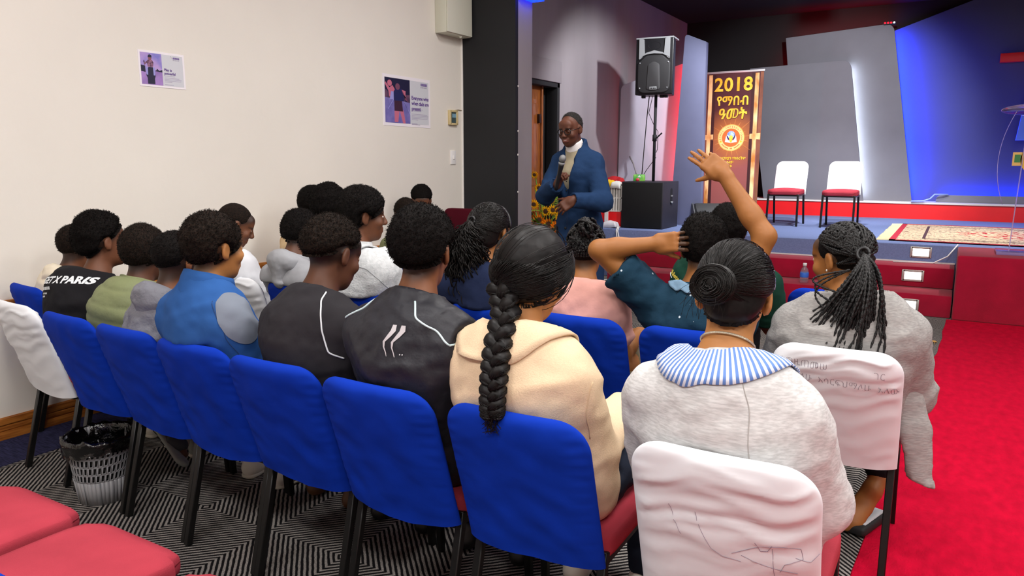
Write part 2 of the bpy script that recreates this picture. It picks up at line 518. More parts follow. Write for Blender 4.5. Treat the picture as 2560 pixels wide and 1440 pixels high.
# coloured light strips that the panels hide
m_ledb = mat('blue_led', '#0a2cff', .4, emit='#0526ff', estr=6)
m_ledr = mat('red_led', '#ff0a20', .4, emit='#ff0618', estr=6)
m_ledw = mat('white_led', '#dfeaff', .4, emit='#dcebff', estr=5)
def strip(name, a, b, m, label, lights):
    t = empty(name, a, 0, label, 'light strip')
    MB().bar((0, 0, 0), Vector(b) - Vector(a), .02, .012).build('profile', m, t)
    return t
strip('led_strip', (-.62, 12.602, .846), (-1.02, 12.602, 3.3), m_ledb, 'blue light strip behind the edge of the tall grey panel', None)
strip('led_strip', (-1.25, 12.41, .846), (-1.56, 12.41, 2.85), m_ledw, 'cool white light strip behind the edge of the low grey panel', None)
strip('led_strip', (-.2, 12.68, .856), (5.8, 12.68, .856), m_ledb, 'blue light strip along the foot of the blue backdrop', None)
strip('led_strip', (-2.44, 12.6, 3.29), (-1.06, 12.6, 3.37), m_ledr, 'red light strip along the top of the tall grey panel', None)
strip('led_strip', (-3.24, 9.772, .601), (-3.15, 9.772, 2.9), m_ledr, 'red light strip behind the narrow upright side panel', None)
BLUE = (.0, .03, 1.0); RED = (1.0, .0, .02)
def strip_light(name, a, b, width, energy, color, direction):
    a, b = Vector(a), Vector(b)
    o = area_light(name, (a + b) / 2, (0, 0, 0), (b - a).length, energy, color, width)
    z = -Vector(direction).normalized(); x = (b - a).normalized(); y = z.cross(x).normalized(); z = x.cross(y)
    o.rotation_euler = Matrix((x, y, z)).transposed().to_euler()
    return o
strip_light('led_light', (-.61, 12.67, .9), (-1.0, 12.67, 3.3), .04, 62, BLUE, (1, .3, .1))
strip_light('led_light', (-.2, 12.69, .92), (5.8, 12.69, .92), .04, 60, BLUE, (0, .25, 1))
strip_light('led_light', (-1.24, 12.475, .9), (-1.55, 12.475, 2.85), .03, 8, (.8, .9, 1.0), (1, .35, .1))
strip_light('led_light', (-2.44, 12.72, 3.34), (-1.06, 12.72, 3.4), .03, 5, RED, (0, .5, 1))
strip_light('led_light', (-2.5, 12.72, 3.2), (-2.3, 12.72, 1.4), .03, 4, RED, (-1, .6, 0))
strip_light('led_light', (-3.26, 9.9, .7), (-3.2, 9.9, 2.8), .03, 2.6, RED, (-1, .7, 0))
strip_light('led_light', (-2.9, 9.9, 1.2), (-2.92, 9.9, 2.8), .03, 6, RED, (-.2, 1, 0))
lp = empty('led_controller', (-1.03, 12.52, 3.4), 0, 'small red and blue pixel lamp on the corner of the tall grey panel', 'lamp')
MB().box(-.1, .06, -.03, .03, 0, .03).build('housing', m_black, lp)
for k in range(4): MB().ball((-.08 + k * .04, -.03, .02), .012).build('pixel', m_ledr if k < 3 else m_ledw, lp, smooth=True)
# red cross on the blue backdrop
cr = MB(); cr.box(.36, 1.5, 12.64, 12.75, 2.79, 2.91); cr.box(.87, .99, 12.64, 12.75, 1.5, 3.4)
tag(cr.build('wall_cross', m_redp, bevel=.004), 'red wooden cross mounted on the blue backdrop', 'cross')
tag(MB().prism([(.64, 1.72), (1.24, 1.72), (1.18, 2.46), (.72, 2.46)], 12.56, 12.64).build('pale_blue_board', mat('pale_blue_board', '#5c86e8', .5), bevel=.003), 'pale blue slanted board in front of the blue backdrop', 'board')
ck = MB().tube([(-.56, 12.3, .86), (-.4, 12.3, .87), (-.32, 12.31, .9), (-.27, 12.4, .96), (-.1, 12.47, .96)], .012, 6)
tag(ck.build('stage_cable', mat('blue_white_cable', '#8fa4e0', .5), smooth=True), 'pale cable curling over the grey ledge at the foot of the blue backdrop', 'cable')
# ================================================================== chairs
m_frame = mat('black_steel', '#141414', .38, .3, var=.25, vscale=30)
m_frame_silver = mat('dark_chrome', '#34353a', .25, .8)
m_seat = mat('red_wool_seat', '#a83a46', .95, var=.14, vscale=5, bump=.5, bscale=420, bdist=.002, spec=.1)
m_seatdark = mat('maroon_wool', '#4f101e', .95, var=.1, vscale=6, bump=.5, bscale=420, spec=.1)
m_blue = mat('royal_blue_cover', '#0630a0', .85, var=.07, vscale=4, bump=.35, bscale=9, bdist=.012, spec=.12, bdetail=5.0)
m_white = mat('white_stretch_cover', '#e2e4e8', .75, var=.03, vscale=3, bump=.15, bscale=14, bdist=.008, spec=.25)
m_ink = mat('pencil_ink', '#8a828c', .8)

BACK_Z0, BACK_Z1 = .405, .835
def back_y(z):            # the chair back leans to the rear
    return -.205 - (z - .42) * .31
def smooth01(t): t = max(0., min(1., t)); return t * t * (3 - 2 * t)

def cover_point(s, t, side, style, seed, W=.207, z1=BACK_Z1, z0=BACK_Z0, flare=.0):
    """s -1..1 across, t 0..1 up, side +1 rear / -1 front"""
    z = z0 + (z1 - z0) * t
    rc = .085
    w = W + flare * (1 - t)
    up = (z - (z1 - rc)) / rc
    ww = w
    if up > 0: ww = w - rc * (1 - math.sqrt(max(0, 1 - min(1, up) ** 2.2)))
    x = s * ww
    th = .024 * (1 - abs(s) ** 6) ** .5 * (1 - max(0, up) ** 4) ** .5 if abs(s) < 1 else 0
    bulge = .02 * (1 - s * s)
    edge = max(0, 1 - abs(s) ** 10) * max(0, 1 - max(0, up) ** 4)
    y = back_y(z) - side * th - bulge * (.4 + (.6 * edge if side > 0 else 0))
    wr = 0
    if side > 0 or True:
        n1 = mnoise.noise(Vector((x * 9 + seed * 7.3, z * 9, seed)))
        if style == 'blue':
            wr = .005 * n1 + .005 * mnoise.noise(Vector((x * 13 + z * 16 + seed * 3, z * 9 - x * 12, seed * 2.1))) + .006 * (.5 - abs(mnoise.noise(Vector((x * 7 + z * 9 + seed * 5, z * 5 - x * 8, seed * 1.3))))) * 1.2
            e = max(0, abs(s) - .7) / .3
            wr += .0035 * e * math.sin(z * 190 + seed + 3 * n1)
            wr *= 1 - .5 * smooth01((t - .85) / .15)
        else:
            q = mnoise.noise(Vector((x * 4 + seed * 5, (z - .22 * abs(x) * s) * 26 + .9 * n1, seed * 1.7)))
            q2 = mnoise.noise(Vector((x * 3 - seed, (z + .12 * x) * 15, seed * 3.1)))
            env = .3 + .7 * smooth01((t - .2) / .6)
            wr = .015 * ((1 - min(1, abs(q) * 1.6)) ** 2 - .3) * env * (.6 + .4 * abs(s)) + .006 * q2 * env + .003 * n1
    hem = 0
    if t < .001: hem = .006 * math.sin(s * 2.4 + seed) - .008 * (1 - s * s)
    return Vector((x, y - side * wr * edge, z + hem))

def cover_mesh(style, seed, nx=36, nz=44, W=.207):
    me = MB()
    ts = [i / nz for i in range(nz + 1)]
    ts = [1 - (1 - t) ** 1.5 for t in ts]
    ss = [math.sin(math.pi / 2 * (2 * i / nx - 1)) for i in range(nx + 1)]
    grid = []
    v = []
    for side in (1, -1):
        for t in ts:
            for s in ss: v.append(cover_point(s, t, side, style, seed, W))
    w = nx + 1; half = w * (nz + 1)
    f = []
    for i in range(nz):
        for k in range(nx):
            a = i * w + k
            f.append((a, a + 1, a + w + 1, a + w)); b = half + a
            f.append((b, b + w, b + w + 1, b + 1))
    me.add(v, f)
    m = me.mesh('back_cover', smooth=True)
    bm = bmesh.new(); bm.from_mesh(m)
    bmesh.ops.remove_doubles(bm, verts=bm.verts, dist=.0012)
    bmesh.ops.recalc_face_normals(bm, faces=bm.faces)
    for f_ in bm.faces: f_.smooth = True
    bm.to_mesh(m); bm.free()
    return m

def cushion(hx, hy, hz, n=14, puff=.018):
    """rounded pad centred on 0, flat underneath"""
    v, f = [], []
    bmq = bmesh.new()
    bmesh.ops.create_cube(bmq, size=2)
    bmesh.ops.subdivide_edges(bmq, edges=bmq.edges, cuts=9, use_grid_fill=True)
    r = .035
    for q in bmq.verts:
        x, y, z = q.co.x * hx, q.co.y * hy, q.co.z * hz
        c = Vector((max(-hx + r, min(hx - r, x)), max(-hy + r, min(hy - r, y)), max(-hz + r * .7, min(hz - r * .7, z))))
        d = Vector((x, y, z)) - c
        cx = max(0, abs(x) - (hx - .07)); cy = max(0, abs(y) - (hy - .07))
        if d.length > 1e-6:
            d = d.normalized() * min(d.length, r)
            p = c + d
        else: p = Vector((x, y, z))
        k = math.hypot(cx, cy)
        if cx > 0 and cy > 0:
            sc = min(1, .07 / max(k, 1e-6))
            p.x -= math.copysign(cx * (1 - sc), x); p.y -= math.copysign(cy * (1 - sc), y)
        if z > 0: p.z += puff * (1 - (x / hx) ** 2) * (1 - (y / hy) ** 2)
        if y > 0 and z > 0: p.z -= .012 * (y / hy) ** 4
        q.co = p
    me = bpy.data.meshes.new('seat'); bmq.to_mesh(me); bmq.free()
    for p in me.polygons: p.use_smooth = True
    return me

SEAT_ME = cushion(.204, .225, .036)
COVERS = {'blue': [cover_mesh('blue', s) for s in (1.0, 2.7, 4.1)], 'white': [cover_mesh('white', s) for s in (.6, 3.3)]}
LEGS = {}
def bar_mesh(key, name, *segs, w=.025, bevel=.003):
    if key not in LEGS:
        b = MB()
        for a, c in segs: b.bar(a, c, w)
        LEGS[key] = b.mesh(name, bevel=bevel, seg=1, autosmooth=40)
    return LEGS[key]

def chair(loc, rz, cover, variant, label, group=None, frame=None, name='stacking_chair', seat=None):
    frame = frame or m_frame
    t = empty(name, loc, rz, label, 'chair', group)
    s = bpy.data.objects.new('seat', SEAT_ME); COL.objects.link(s); s.parent = t; s.location = (0, .02, .437)
    if not SEAT_ME.materials: SEAT_ME.materials.append(m_seat)
    if seat: s.material_slots[0].link = 'OBJECT'; s.material_slots[0].material = seat
    for k in (-1, 1):
        link('leg', bar_mesh(('f', k), 'leg', ((k * .185, .21, .41), (k * .19, .235, 0))), frame, t)
        link('leg', bar_mesh(('r', k), 'leg', ((k * .188, -.165, .43), (k * .191, -.272, 0))), frame, t)
        link('back_upright', bar_mesh(('u', k), 'back_upright', ((k * .175, back_y(.41) - .006, .41), (k * .175, back_y(.8) - .006, .8)), w=.018), frame, t)
    fm = bar_mesh('rail', 'seat_frame', ((-.185, .21, .4), (.185, .21, .4)), ((-.185, -.19, .4), (.185, -.19, .4)), ((-.185, -.19, .4), (-.185, .21, .4)), ((.185, -.19, .4), (.185, .21, .4)))
    link('seat_frame', fm, frame, t)
    if cover:
        me = COVERS[cover][variant % len(COVERS[cover])]
        link('back_cover', me, m_blue if cover == 'blue' else m_white, t)
    else:
        pad = bpy.data.objects.new('backrest', SEAT_ME.copy()); COL.objects.link(pad); pad.parent = t
        pad.data.materials.clear(); pad.data.materials.append(seat or m_seatdark)
        pad.scale = (1, .95, .7); pad.location = (0, back_y(.63), .64); pad.rotation_euler = (R(90 + 17), 0, 0)
    return t

def scribble(t, body, size, s_x, z0, variant, style='white', slant=0.0):
    """pencil writing that lies on the rear of a cover; mirrored so it reads from behind"""
    seed = (.6, 3.3)[variant] if style == 'white' else (1.0, 2.7, 4.1)[variant]
    def fn(x, y, z):
        X = s_x + x; Z = z0 + y - slant * x
        p = cover_point(X / .207, (Z - BACK_Z0) / (BACK_Z1 - BACK_Z0), 1, style, seed)
        p.y -= .0015; p.x = X
        return p
    return text_mesh('pencil_writing', body, size, m_ink, t, extrude=0.0, fn=fn, bold=-.0007)

def scribble_lines(t, lines, variant):
    seed = (.6, 3.3)[variant]
    b = MB()
    for ln in lines:
        pts = []
        for i in range(len(ln) - 1):
            for k in range(4):
                u = k / 4
                pts.append((ln[i][0] * (1 - u) + ln[i + 1][0] * u, ln[i][1] * (1 - u) + ln[i + 1][1] * u))
        pts.append(ln[-1])
        q = []
        for x, z in pts:
            p = cover_point(x / .207, (z - BACK_Z0) / (BACK_Z1 - BACK_Z0), 1, 'white', seed)
            q.append((x, p.y - .0008, z))
        b.tube(q, .0005, 4)
    return b.build('pencil_scrawl', mat('thin_ink', '#8c8293', .8), t)

# row behind the group: empty seats, backs towards the camera
ROW0 = [(-2.25, .83, 'red seat pad of the empty chair next to the waste basket', None), (-1.79, .83, 'red seat pad chair, empty, between two other empty red seats', None), (-1.32, .815, 'empty red chair with a royal blue back cover', 'blue')]
for i, (x, y, lb, cv) in enumerate(ROW0):
    chair((x, y, 0), 0, 'blue', i, ('empty stacking chair with red seat closest to the waste basket', 'empty stacking chair with red seat in the middle of the three vacant chairs', 'empty stacking chair with red seat furthest from the waste basket of the three vacant chairs')[i], 'empty chairs behind the group')
# row with the waste basket under it; back tops lie .33 behind the seat centres
ROW1 = [(-3.50, 1.95, R(-4), 'white', 1, 'white covered chair under the boy in the black printed t-shirt'),
        (-3.04, 1.925, R(-3), 'blue', 0, 'blue covered chair under the boy in the olive quilted jacket'),
        (-2.62, 1.905, R(-2), 'blue', 1, 'blue covered chair under the boy in the grey hooded jacket'),
        (-2.21, 1.885, R(-1), 'blue', 2, 'blue covered chair under the boy in the blue fleece with grey shoulder'),
        (-1.797, 1.865, 0, 'blue', 1, 'blue covered chair under the boy in the dark sweatshirt with white piping'),
        (-1.36, 1.845, 0, 'blue', 2, 'blue covered chair under the boy in the black windbreaker'),
        (-.909, 1.845, R(1), 'blue', 0, 'blue covered chair under the girl with the long single braid'),
        (-.385, 1.845, R(0), 'white', 0, 'white covered chair with faint scrawls under the girl with the bun')]
CH1 = [chair((x, y, 0), rz, cv, va, lb) for x, y, rz, cv, va, lb in ROW1]
chair((-3.93, 2.22, 0), R(-6), 'blue', 2, 'blue covered chair by the cream wall under the boy in the cream hooded top')
ROW2 = [(-3.28, 2.95, R(-4), 'white', 1, 'white covered chair under the boy in the white shirt looking down'),
        (-2.862, 2.96, R(-2), 'blue', 1, 'blue covered chair under the boy in the grey hooded top'),
        (-2.38, 2.96, 0, 'blue', 2, 'blue covered chair under the boy in the pale grey fleece jacket'),
        (-1.70, 2.96, 0, 'blue', 0, 'blue covered chair under the woman with the curly ponytail'),
        (-1.27, 2.97, 0, 'blue', 2, 'blue covered chair under the child in the pink t-shirt'),
        (-.80, 2.96, 0, 'blue', 1, 'blue covered chair under the boy scratching his head'),
        (-.30, 2.95, 0, 'white', 1, 'white covered chair with pencil writing under the woman with braids')]
CH2 = [chair((x, y, 0), rz, cv, va, lb) for x, y, rz, cv, va, lb in ROW2]
ROW3 = [(-3.8, 3.82, R(-6), 'blue', 1, 'blue covered chair under the person in the beige sweatshirt by the wall'),
        (-3.34, 3.6, 0, 'blue', 2, 'blue covered chair under the boy with round black hair in the dark shirt'),
        (-1.08, 3.87, 0, 'blue', 0, 'blue covered chair under the boy in the green t-shirt with a raised arm'),
        (-.47, 4.13, 0, 'blue', 2, 'empty blue covered chair beside the boy with the raised arm'),
        (-3.37, 4.36, R(5), 'blue', 0, 'blue covered chair under the boy in the olive padded vest'),
        (-3.9, 5.03, R(-160), 'blue', 1, 'blue covered chair by the black pilaster under the boy facing the group')]
CH3 = [chair((x, y, 0), rz, cv, va, lb) for x, y, rz, cv, va, lb in ROW3]
# chairs on the stage, facing the room
for i, x in enumerate((-1.94, -1.27)):
    chair((x, 10.37, .6), R(180), 'white', i, ('white covered chair with red seat on the stage beside the banner', 'white covered chair with red seat on the stage beside the rug')[i], 'stage chairs', frame=m_frame_silver)
# pencil writing on two of the white covers
scribble(CH2[-1], 'እሄዳለሁ  እሳርፍህማለሁ  እለው', .0315, -.165, .715, 1, slant=.06)
scribble(CH2[-1], 'እግዚጠመሠ', .032, -.17, .765, 1, slant=.06)
scribble(CH2[-1], 'ገር', .032, .12, .748, 1, slant=.06)
scribble_lines(CH1[-1], [[(-.11, .69), (-.10, .65), (-.085, .615)], [(-.05, .685), (-.04, .645), (-.015, .6), (.01, .585), (.05, .583)],
    [(.03, .60), (.09, .635), (.13, .645), (.17, .645), (.175, .62), (.14, .60), (.13, .575)], [(.08, .645), (.09, .622), (.105, .625), (.115, .645)],
    [(.05, .60), (.1, .585), (.165, .58)], [(.115, .635), (.118, .56), (.122, .50)], [(.105, .53), (.105, .51), (.122, .497), (.135, .52)], [(.16, .62), (.19, .615), (.205, .635)]], 0)
# high maroon chair at the end of the front rows
hb = empty('high_back_chair', (-3.985, 5.55, 0), R(180), 'maroon padded high-back chair beside the black pilaster', 'chair')
MB().box(-.2, .2, -.22, .2, .4, .48).build('seat', m_seatdark, hb, bevel=.03, seg=3)
MB().prism(round_poly([(-.2, .46), (.2, .46), (.2, 1.0), (-.2, 1.0)], [.02, .02, .06, .06]), -.27, -.2).build('backrest', m_seatdark, hb, bevel=.02, seg=3)
for a in (-.17, .17):
    for b_ in (-.22, .18): MB().bar((a, b_, 0), (a, b_, .41), .03).build('leg', m_frame, hb)
# ================================================================== things on walls, floor and stage
m_paper = mat('white_paper', '#efe9ee', .6)
m_print_grey = mat('pale_grey_print', '#cfd0d6', .6)
m_purple = mat('purple_print', '#6a4f93', .6)
def flat_poly(name, pts, off, m, parent):
    """flat print on a poster: pts in poster (u,v), facing +X"""
    return MB().prism([(a, b) for a, b in pts], off, off + .0006, 'x').build(name, m, parent)
def ell(cx, cy, rx, ry, n=14): return [(cx + rx * math.cos(2 * math.pi * k / n), cy + ry * math.sin(2 * math.pi * k / n)) for k in range(n)]
TM = Matrix(((0, 0, 1, 0), (1, 0, 0, 0), (0, 1, 0, 0), (0, 0, 0, 1)))      # text plane -> facing +X, reading along +Y
def ptext(parent, body, size, u, v, m=None, spacing=1.0, bold=0.0):
    return text_mesh('lettering', body, size, m or m_purple, parent, extrude=.0003, M=Matrix.Translation((.0045, u, v)) @ TM, spacing=spacing, bold=bold)
def poster(loc, w, h, photo_w, label, tilt):
    t = empty('wall_poster', loc, 0, label, 'poster'); t.rotation_euler = (R(tilt), 0, 0)
    MB().box(0, .0025, -w / 2, w / 2, -h / 2, h / 2).build('sheet', m_paper, t)
    b = .012 * w / .3
    flat_poly('print_ground', [(-w / 2 + b + photo_w, -h / 2 + b), (w / 2 - b, -h / 2 + b), (w / 2 - b, h / 2 - b), (-w / 2 + b + photo_w, h / 2 - b)], .0026, m_print_grey, t)
    return t, b
def logo_marks(t, u, v, w):
    """two rows of small purple marks, the poster's corner logo"""
    for k in range(6):
        flat_poly('logo_mark', [(u + k * w, v), (u + k * w + w * .8, v), (u + k * w + w * .8, v + w * 1.5), (u + k * w, v + w * 1.5)], .003, m_purple, t)
        flat_poly('logo_mark', [(u + k * w, v - w * 1.1), (u + k * w + w * .55, v - w * 1.1), (u + k * w + w * .55, v - w * .4), (u + k * w, v - w * .4)], .003, mat('grey_violet_print', '#9a93a8', .6), t)
# small poster: child on an adult's shoulders
w, h, pw = .305, .208, .138
t, b = poster((-4.2, 2.905, 1.988), w, h, pw, 'small wall poster with the words Play is powerful', 0)
x0, z0 = -w / 2 + b, -h / 2 + b
hh = h - 2 * b
flat_poly('photo_sky', [(x0, z0 + hh * .45), (x0 + pw, z0 + hh * .45), (x0 + pw, z0 + hh), (x0, z0 + hh)], .0028, mat('violet_sky', '#7a78c8', .6, color2='#b99ad2', vscale=9), t)
flat_poly('photo_ground', [(x0, z0), (x0 + pw, z0), (x0 + pw, z0 + hh * .46), (x0, z0 + hh * .46)], .0028, mat('lilac_ground', '#a884c6', .6, color2='#8f6fb0', vscale=12), t)
P = lambda a, c: (x0 + pw * a, z0 + hh * c)
m_dk = mat('dark_print', '#1d1b38', .6); m_fl = mat('print_skin', '#8a5560', .6); m_lb = mat('print_pale_blue', '#9a98d8', .6)
flat_poly('photo_treeline', [P(.55, .44), P(1, .42), P(1, .5), P(.86, .46), P(.76, .52), P(.7, .46)], .0030, m_dk, t)
flat_poly('photo_fence', [P(.0, .4), P(.2, .38), P(.2, .58), P(.0, .6)], .0030, m_dk, t)
flat_poly('photo_adult', [P(.28, .02), P(.62, .02), P(.62, .2), P(.66, .28), P(.62, .5), P(.55, .55), P(.36, .55), P(.28, .48), P(.22, .3), P(.28, .2)], .0032, m_dk, t)
for s in (-1, 1): flat_poly('photo_leg', [P(.44 + s * .12, .55), P(.44 + s * .22, .55), P(.44 + s * .2, .3), P(.44 + s * .13, .3)], .0034, m_lb, t)
flat_poly('photo_child', [P(.32, .56), P(.56, .56), P(.6, .7), P(.54, .78), P(.36, .78), P(.2, .68), P(.17, .76), P(.13, .72), P(.17, .6), P(.3, .68)], .0035, mat('print_plaid', '#4a2c48', .6, color2='#9a6a84', vscale=70), t)
flat_poly('photo_face', [P(a, c) for a, c in ell(.44, .84, .08, .075)], .0037, m_fl, t)
flat_poly('photo_hair', [P(.35, .86), P(.53, .86), P(.52, .93), P(.44, .95), P(.37, .93)], .0039, m_dk, t)
ptext(t, 'Play is\npowerful', .021, x0 + pw + .012, -.004, bold=.0005)
for k, (v, ww) in enumerate(((-.035, .07), (-.046, .1), (-.054, .115), (-.062, .112), (-.07, .05), (-.086, .06))):
    flat_poly('text_line', [(x0 + pw + .012, v), (x0 + pw + .012 + ww, v), (x0 + pw + .012 + ww, v + .0028), (x0 + pw + .012, v + .0028)], .003, mat('faint_text', '#a79fb8', .6), t)
logo_marks(t, .075, .07, .0075)
MB().bar((.005, .06, .088), (.005, .07, .074), .006, .002).build('tape_piece', mat('clear_tape', '#f6f4f6', .2), t)
# large poster: two people on a running track
w, h, pw = .655, .425, .335
t, b = poster((-4.2, 5.255, 1.952), w, h, pw, 'large wall poster with the words Everyone wins when dads are present', -.3)
x0, z0 = -w / 2 + b, -h / 2 + b; hh = h - 2 * b
flat_poly('photo_night', [P(0, .55), P(1, .55), P(1, 1), P(0, 1)], .0028, mat('night_print', '#16153a', .6), t)
flat_poly('photo_crowd', [P(0, .52), P(1, .46), P(1, .66), P(.7, .66), P(.3, .64), P(0, .74)], .0029, mat('crowd_print', '#6a4560', .6, color2='#31264a', vscale=30), t)
flat_poly('photo_track', [P(0, 0), P(1, 0), P(1, .48), P(0, .56)], .003, mat('track_print', '#6a63a8', .6, color2='#7d76b8', vscale=14), t)
for q in ([P(.1, .3), P(.12, .3), P(.36, .54), P(.34, .54)], [P(.72, .52), P(.74, .52), P(1, .2), P(1, .24)]): flat_poly('photo_lane_line', q, .0032, m_lb, t)
m_pk = mat('pink_skin_print', '#c56c86', .6); m_sh = mat('shorts_print', '#3c1c34', .6); m_nb = mat('navy_print', '#1b1f55', .6)
flat_poly('photo_child_body', [P(.17, .58), P(.3, .58), P(.42, .72), P(.3, .84), P(.18, .78), P(.03, .9), P(0, .86), P(.14, .7)], .0034, m_pk, t)
flat_poly('photo_child_shirt', [P(.18, .52), P(.34, .52), P(.36, .7), P(.24, .7)], .0036, m_lb, t)
flat_poly('photo_child_face', [P(a, c) for a, c in ell(.19, .88, .09, .07)], .0037, m_pk, t)
flat_poly('photo_leg', [P(.36, .02), P(.5, .02), P(.56, .3), P(.36, .3)], .0036, m_pk, t)
flat_poly('photo_leg', [P(.7, 0), P(.8, 0), P(.72, .3), P(.56, .3)], .0036, m_pk, t)
flat_poly('photo_shorts', [P(.36, .27), P(.7, .27), P(.66, .52), P(.36, .52)], .0038, m_sh, t)
flat_poly('photo_adult_body', [P(.34, .5), P(.74, .5), P(.76, .68), P(.66, .78), P(.42, .78), P(.34, .7)], .004, m_nb, t)
flat_poly('photo_arm', [P(.66, .76), P(.82, .74), P(.8, .56), P(.9, .5), P(.72, .66)], .0042, m_pk, t)
flat_poly('photo_adult_face', [P(a, c) for a, c in ell(.5, .82, .09, .075)], .0042, mat('brown_skin_print', '#7a4660', .6), t)
ptext(t, 'Everyone wins\nwhen dads are\npresent', .046, x0 + pw + .02, .025, spacing=.92, bold=.001)
for k, (v, ww) in enumerate(((-.06, .16), (-.074, .14), (-.102, .225), (-.114, .24), (-.126, .235), (-.138, .23), (-.15, .09), (-.185, .08), (-.192, .12))):
    flat_poly('text_line', [(x0 + pw + .02, v), (x0 + pw + .02 + ww, v), (x0 + pw + .02 + ww, v + .0045), (x0 + pw + .02, v + .0045)], .003, MATS['faint_text'], t)
logo_marks(t, .19, .15, .0155)

# wall box, thermostat, switch
m_box = mat('ivory_enamel', '#dcdccb', .45)
t = empty('wall_cabinet', (-4.2, 5.68, 2.59), 0, 'ivory metal cabinet high on the wall against the black pilaster', 'cabinet')
MB().box(0, .125, 0, .4, 0, .85).build('body', m_box, t, bevel=.006)
MB().box(.125, .14, .002, .398, .004, .846).build('door', m_box, t, bevel=.005)
MB().ball((.1, .26, -.004), .016).build('knob', m_box, t, smooth=True)
t = empty('thermostat', (-4.2, 5.925, 1.85), 0, 'beige wall control unit with a small dark display', 'thermostat')
f = MB()
for a in (-1, 1):
    f.box(0, .028, a * .056 - .012, a * .056 + .012, -.068, .068); f.box(0, .028, -.056, .056, a * .06 - .01, a * .06 + .01)
f.build('frame', mat('beige_plastic', '#d3bf8e', .5), t, bevel=.003)
MB().box(0, .018, -.05, .05, -.055, .055).build('display', mat('grey_display', '#48585a', .2, coat=.4), t)
MB().box(.018, .02, -.02, .042, .0, .035).build('screen', mat('lcd', '#7fa6b8', .3), t)
MB().tube([(.012, .04, .07), (.006, .1, .078), (.004, .17, .074)], .004, 6).build('wire', mat('old_wire', '#9a8a70', .6), t)
t = empty('light_switch', (-4.2, 5.928, 1.475), 0, 'white light switch plate on the cream wall', 'switch')
MB().box(0, .012, -.042, .042, -.065, .065).build('plate', mat('white_plastic', '#f2f0ee', .4), t, bevel=.004)
MB().box(.012, .02, -.012, .012, -.018, .018).build('rocker', MATS['white_plastic'], t, bevel=.003)
t = empty('stage_screen', (-3.57, 6.14, 2.93), 0, 'dark hanging screen with a blue edge on top of the pilaster', 'screen')
MB().box(-.09, .09, -.05, .3, .0, .5).build('case', m_black, t, bevel=.006)
MB().box(-.05, .094, -.03, .28, -.012, .004).build('lit_edge', m_ledb, t)
for y, z in ((6.15, 2.13), (6.15, 1.72), (6.147, 1.5), (6.148, 1.15)):
    tag(MB().ball((-3.6 + .001, y, z), .011, sc=(.4, 1, 1)).build('wall_screw', mat('screw', '#d8d2cc', .5), smooth=True), 'pale plugged screw hole on the pilaster corner', 'screw', 'plugged holes on the pilaster')

# ------------------------------------------------------------------ waste basket with liner
t = empty('waste_basket', (-3.09, 1.70, 0), 0, 'grey perforated waste basket lined with a black bag', 'waste basket')
BH, R0, R1 = .285, .098, .132
m_bask = mat('grey_plastic', '#8f8f92', .45)
def brad(z): return R0 + (R1 - R0) * z / BH
bk = MB()
NC = 40
def cyl(a, z): r = brad(z); return (r * math.cos(a), r * math.sin(a), z)
rows = [(.105 + i * .036, .105 + (i + 1) * .036) for i in range(4)]
for k in range(NC):
    a0, a1 = 2 * math.pi * k / NC, 2 * math.pi * (k + 1) / NC
    bk.add([cyl(a0, 0), cyl(a1, 0), cyl(a1, .105), cyl(a0, .105)], [(0, 1, 2, 3)])
    bk.add([cyl(a0, .249), cyl(a1, .249), cyl(a1, BH), cyl(a0, BH)], [(0, 1, 2, 3)])
    for r_, (z0_, z1_) in enumerate(rows):
        sh = (a1 - a0) * .5 * r_; tw = (a1 - a0) * .35
        A0, A1 = a0 + sh, a1 + sh
        o = [cyl(A0, z0_), cyl(A1, z0_), cyl(A1 + tw, z1_), cyl(A0 + tw, z1_)]
        iz0, iz1 = z0_ + .005, z1_ - .004
        fr_ = lambda A, q: A + tw * q
        d = (a1 - a0) * .24
        i_ = [cyl(fr_(A0, .15) + d, iz0), cyl(fr_(A1, .15) - d, iz0), cyl(fr_(A1, .88) - d, iz1), cyl(fr_(A0, .88) + d, iz1)]
        bk.add(o + i_, [(0, 1, 5, 4), (1, 2, 6, 5), (2, 3, 7, 6), (3, 0, 4, 7)])
ob = bk.build('body', m_bask, t, smooth=True)
sd = ob.modifiers.new('thickness', 'SOLIDIFY'); sd.thickness = .003
MB().lathe([(.001, .004), (R0 - .001, .004), (R0, 0), (.001, 0)], 40, cap0=False, cap1=False).build('base', m_bask, t)
m_bag = mat('black_bin_liner', '#040405', .16, bump=.6, bscale=22, bdist=.02, spec=.6, bdetail=4.0)
v, f = [], []
prof = [(.07, .02), (.095, .06), (.112, .15), (.122, .25), (.128, .285), (.136, .296), (.146, .288), (.147, .278), (.145, .262), (.143, .248), (.145, .236)]
n = 72
for i, (r_, z) in enumerate(prof):
    for k in range(n):
        a = 2 * math.pi * k / n
        q = mnoise.noise(Vector((math.cos(a) * 3, math.sin(a) * 3, i * .7))) ; q2 = mnoise.noise(Vector((math.cos(a) * 9, math.sin(a) * 9, i * 1.1)))
        rr = r_ + (.006 * q + .006 * q2) * (1 if i > 2 else .5)
        zz = z + ((.012 * q + .006 * q2) if i > 3 else 0) - (.025 * max(0, math.cos(a + 2.3)) if i > 6 else 0)
        v.append((rr * math.cos(a), rr * math.sin(a), zz))
f = [(i * n + k, i * n + (k + 1) % n, (i + 1) * n + (k + 1) % n, (i + 1) * n + k) for i in range(len(prof) - 1) for k in range(n)]
f.append(tuple(range(n - 1, -1, -1)))
link('liner', mesh_np('liner', v, f), m_bag, t)
tie = MB()
for s in (0, 1): tie.tube([(-.14, -.03 + s * .02, .21), (-.165, -.04, .2 + .02 * s), (-.16, -.05, .17), (-.145, -.035, .18)], .004, 6)
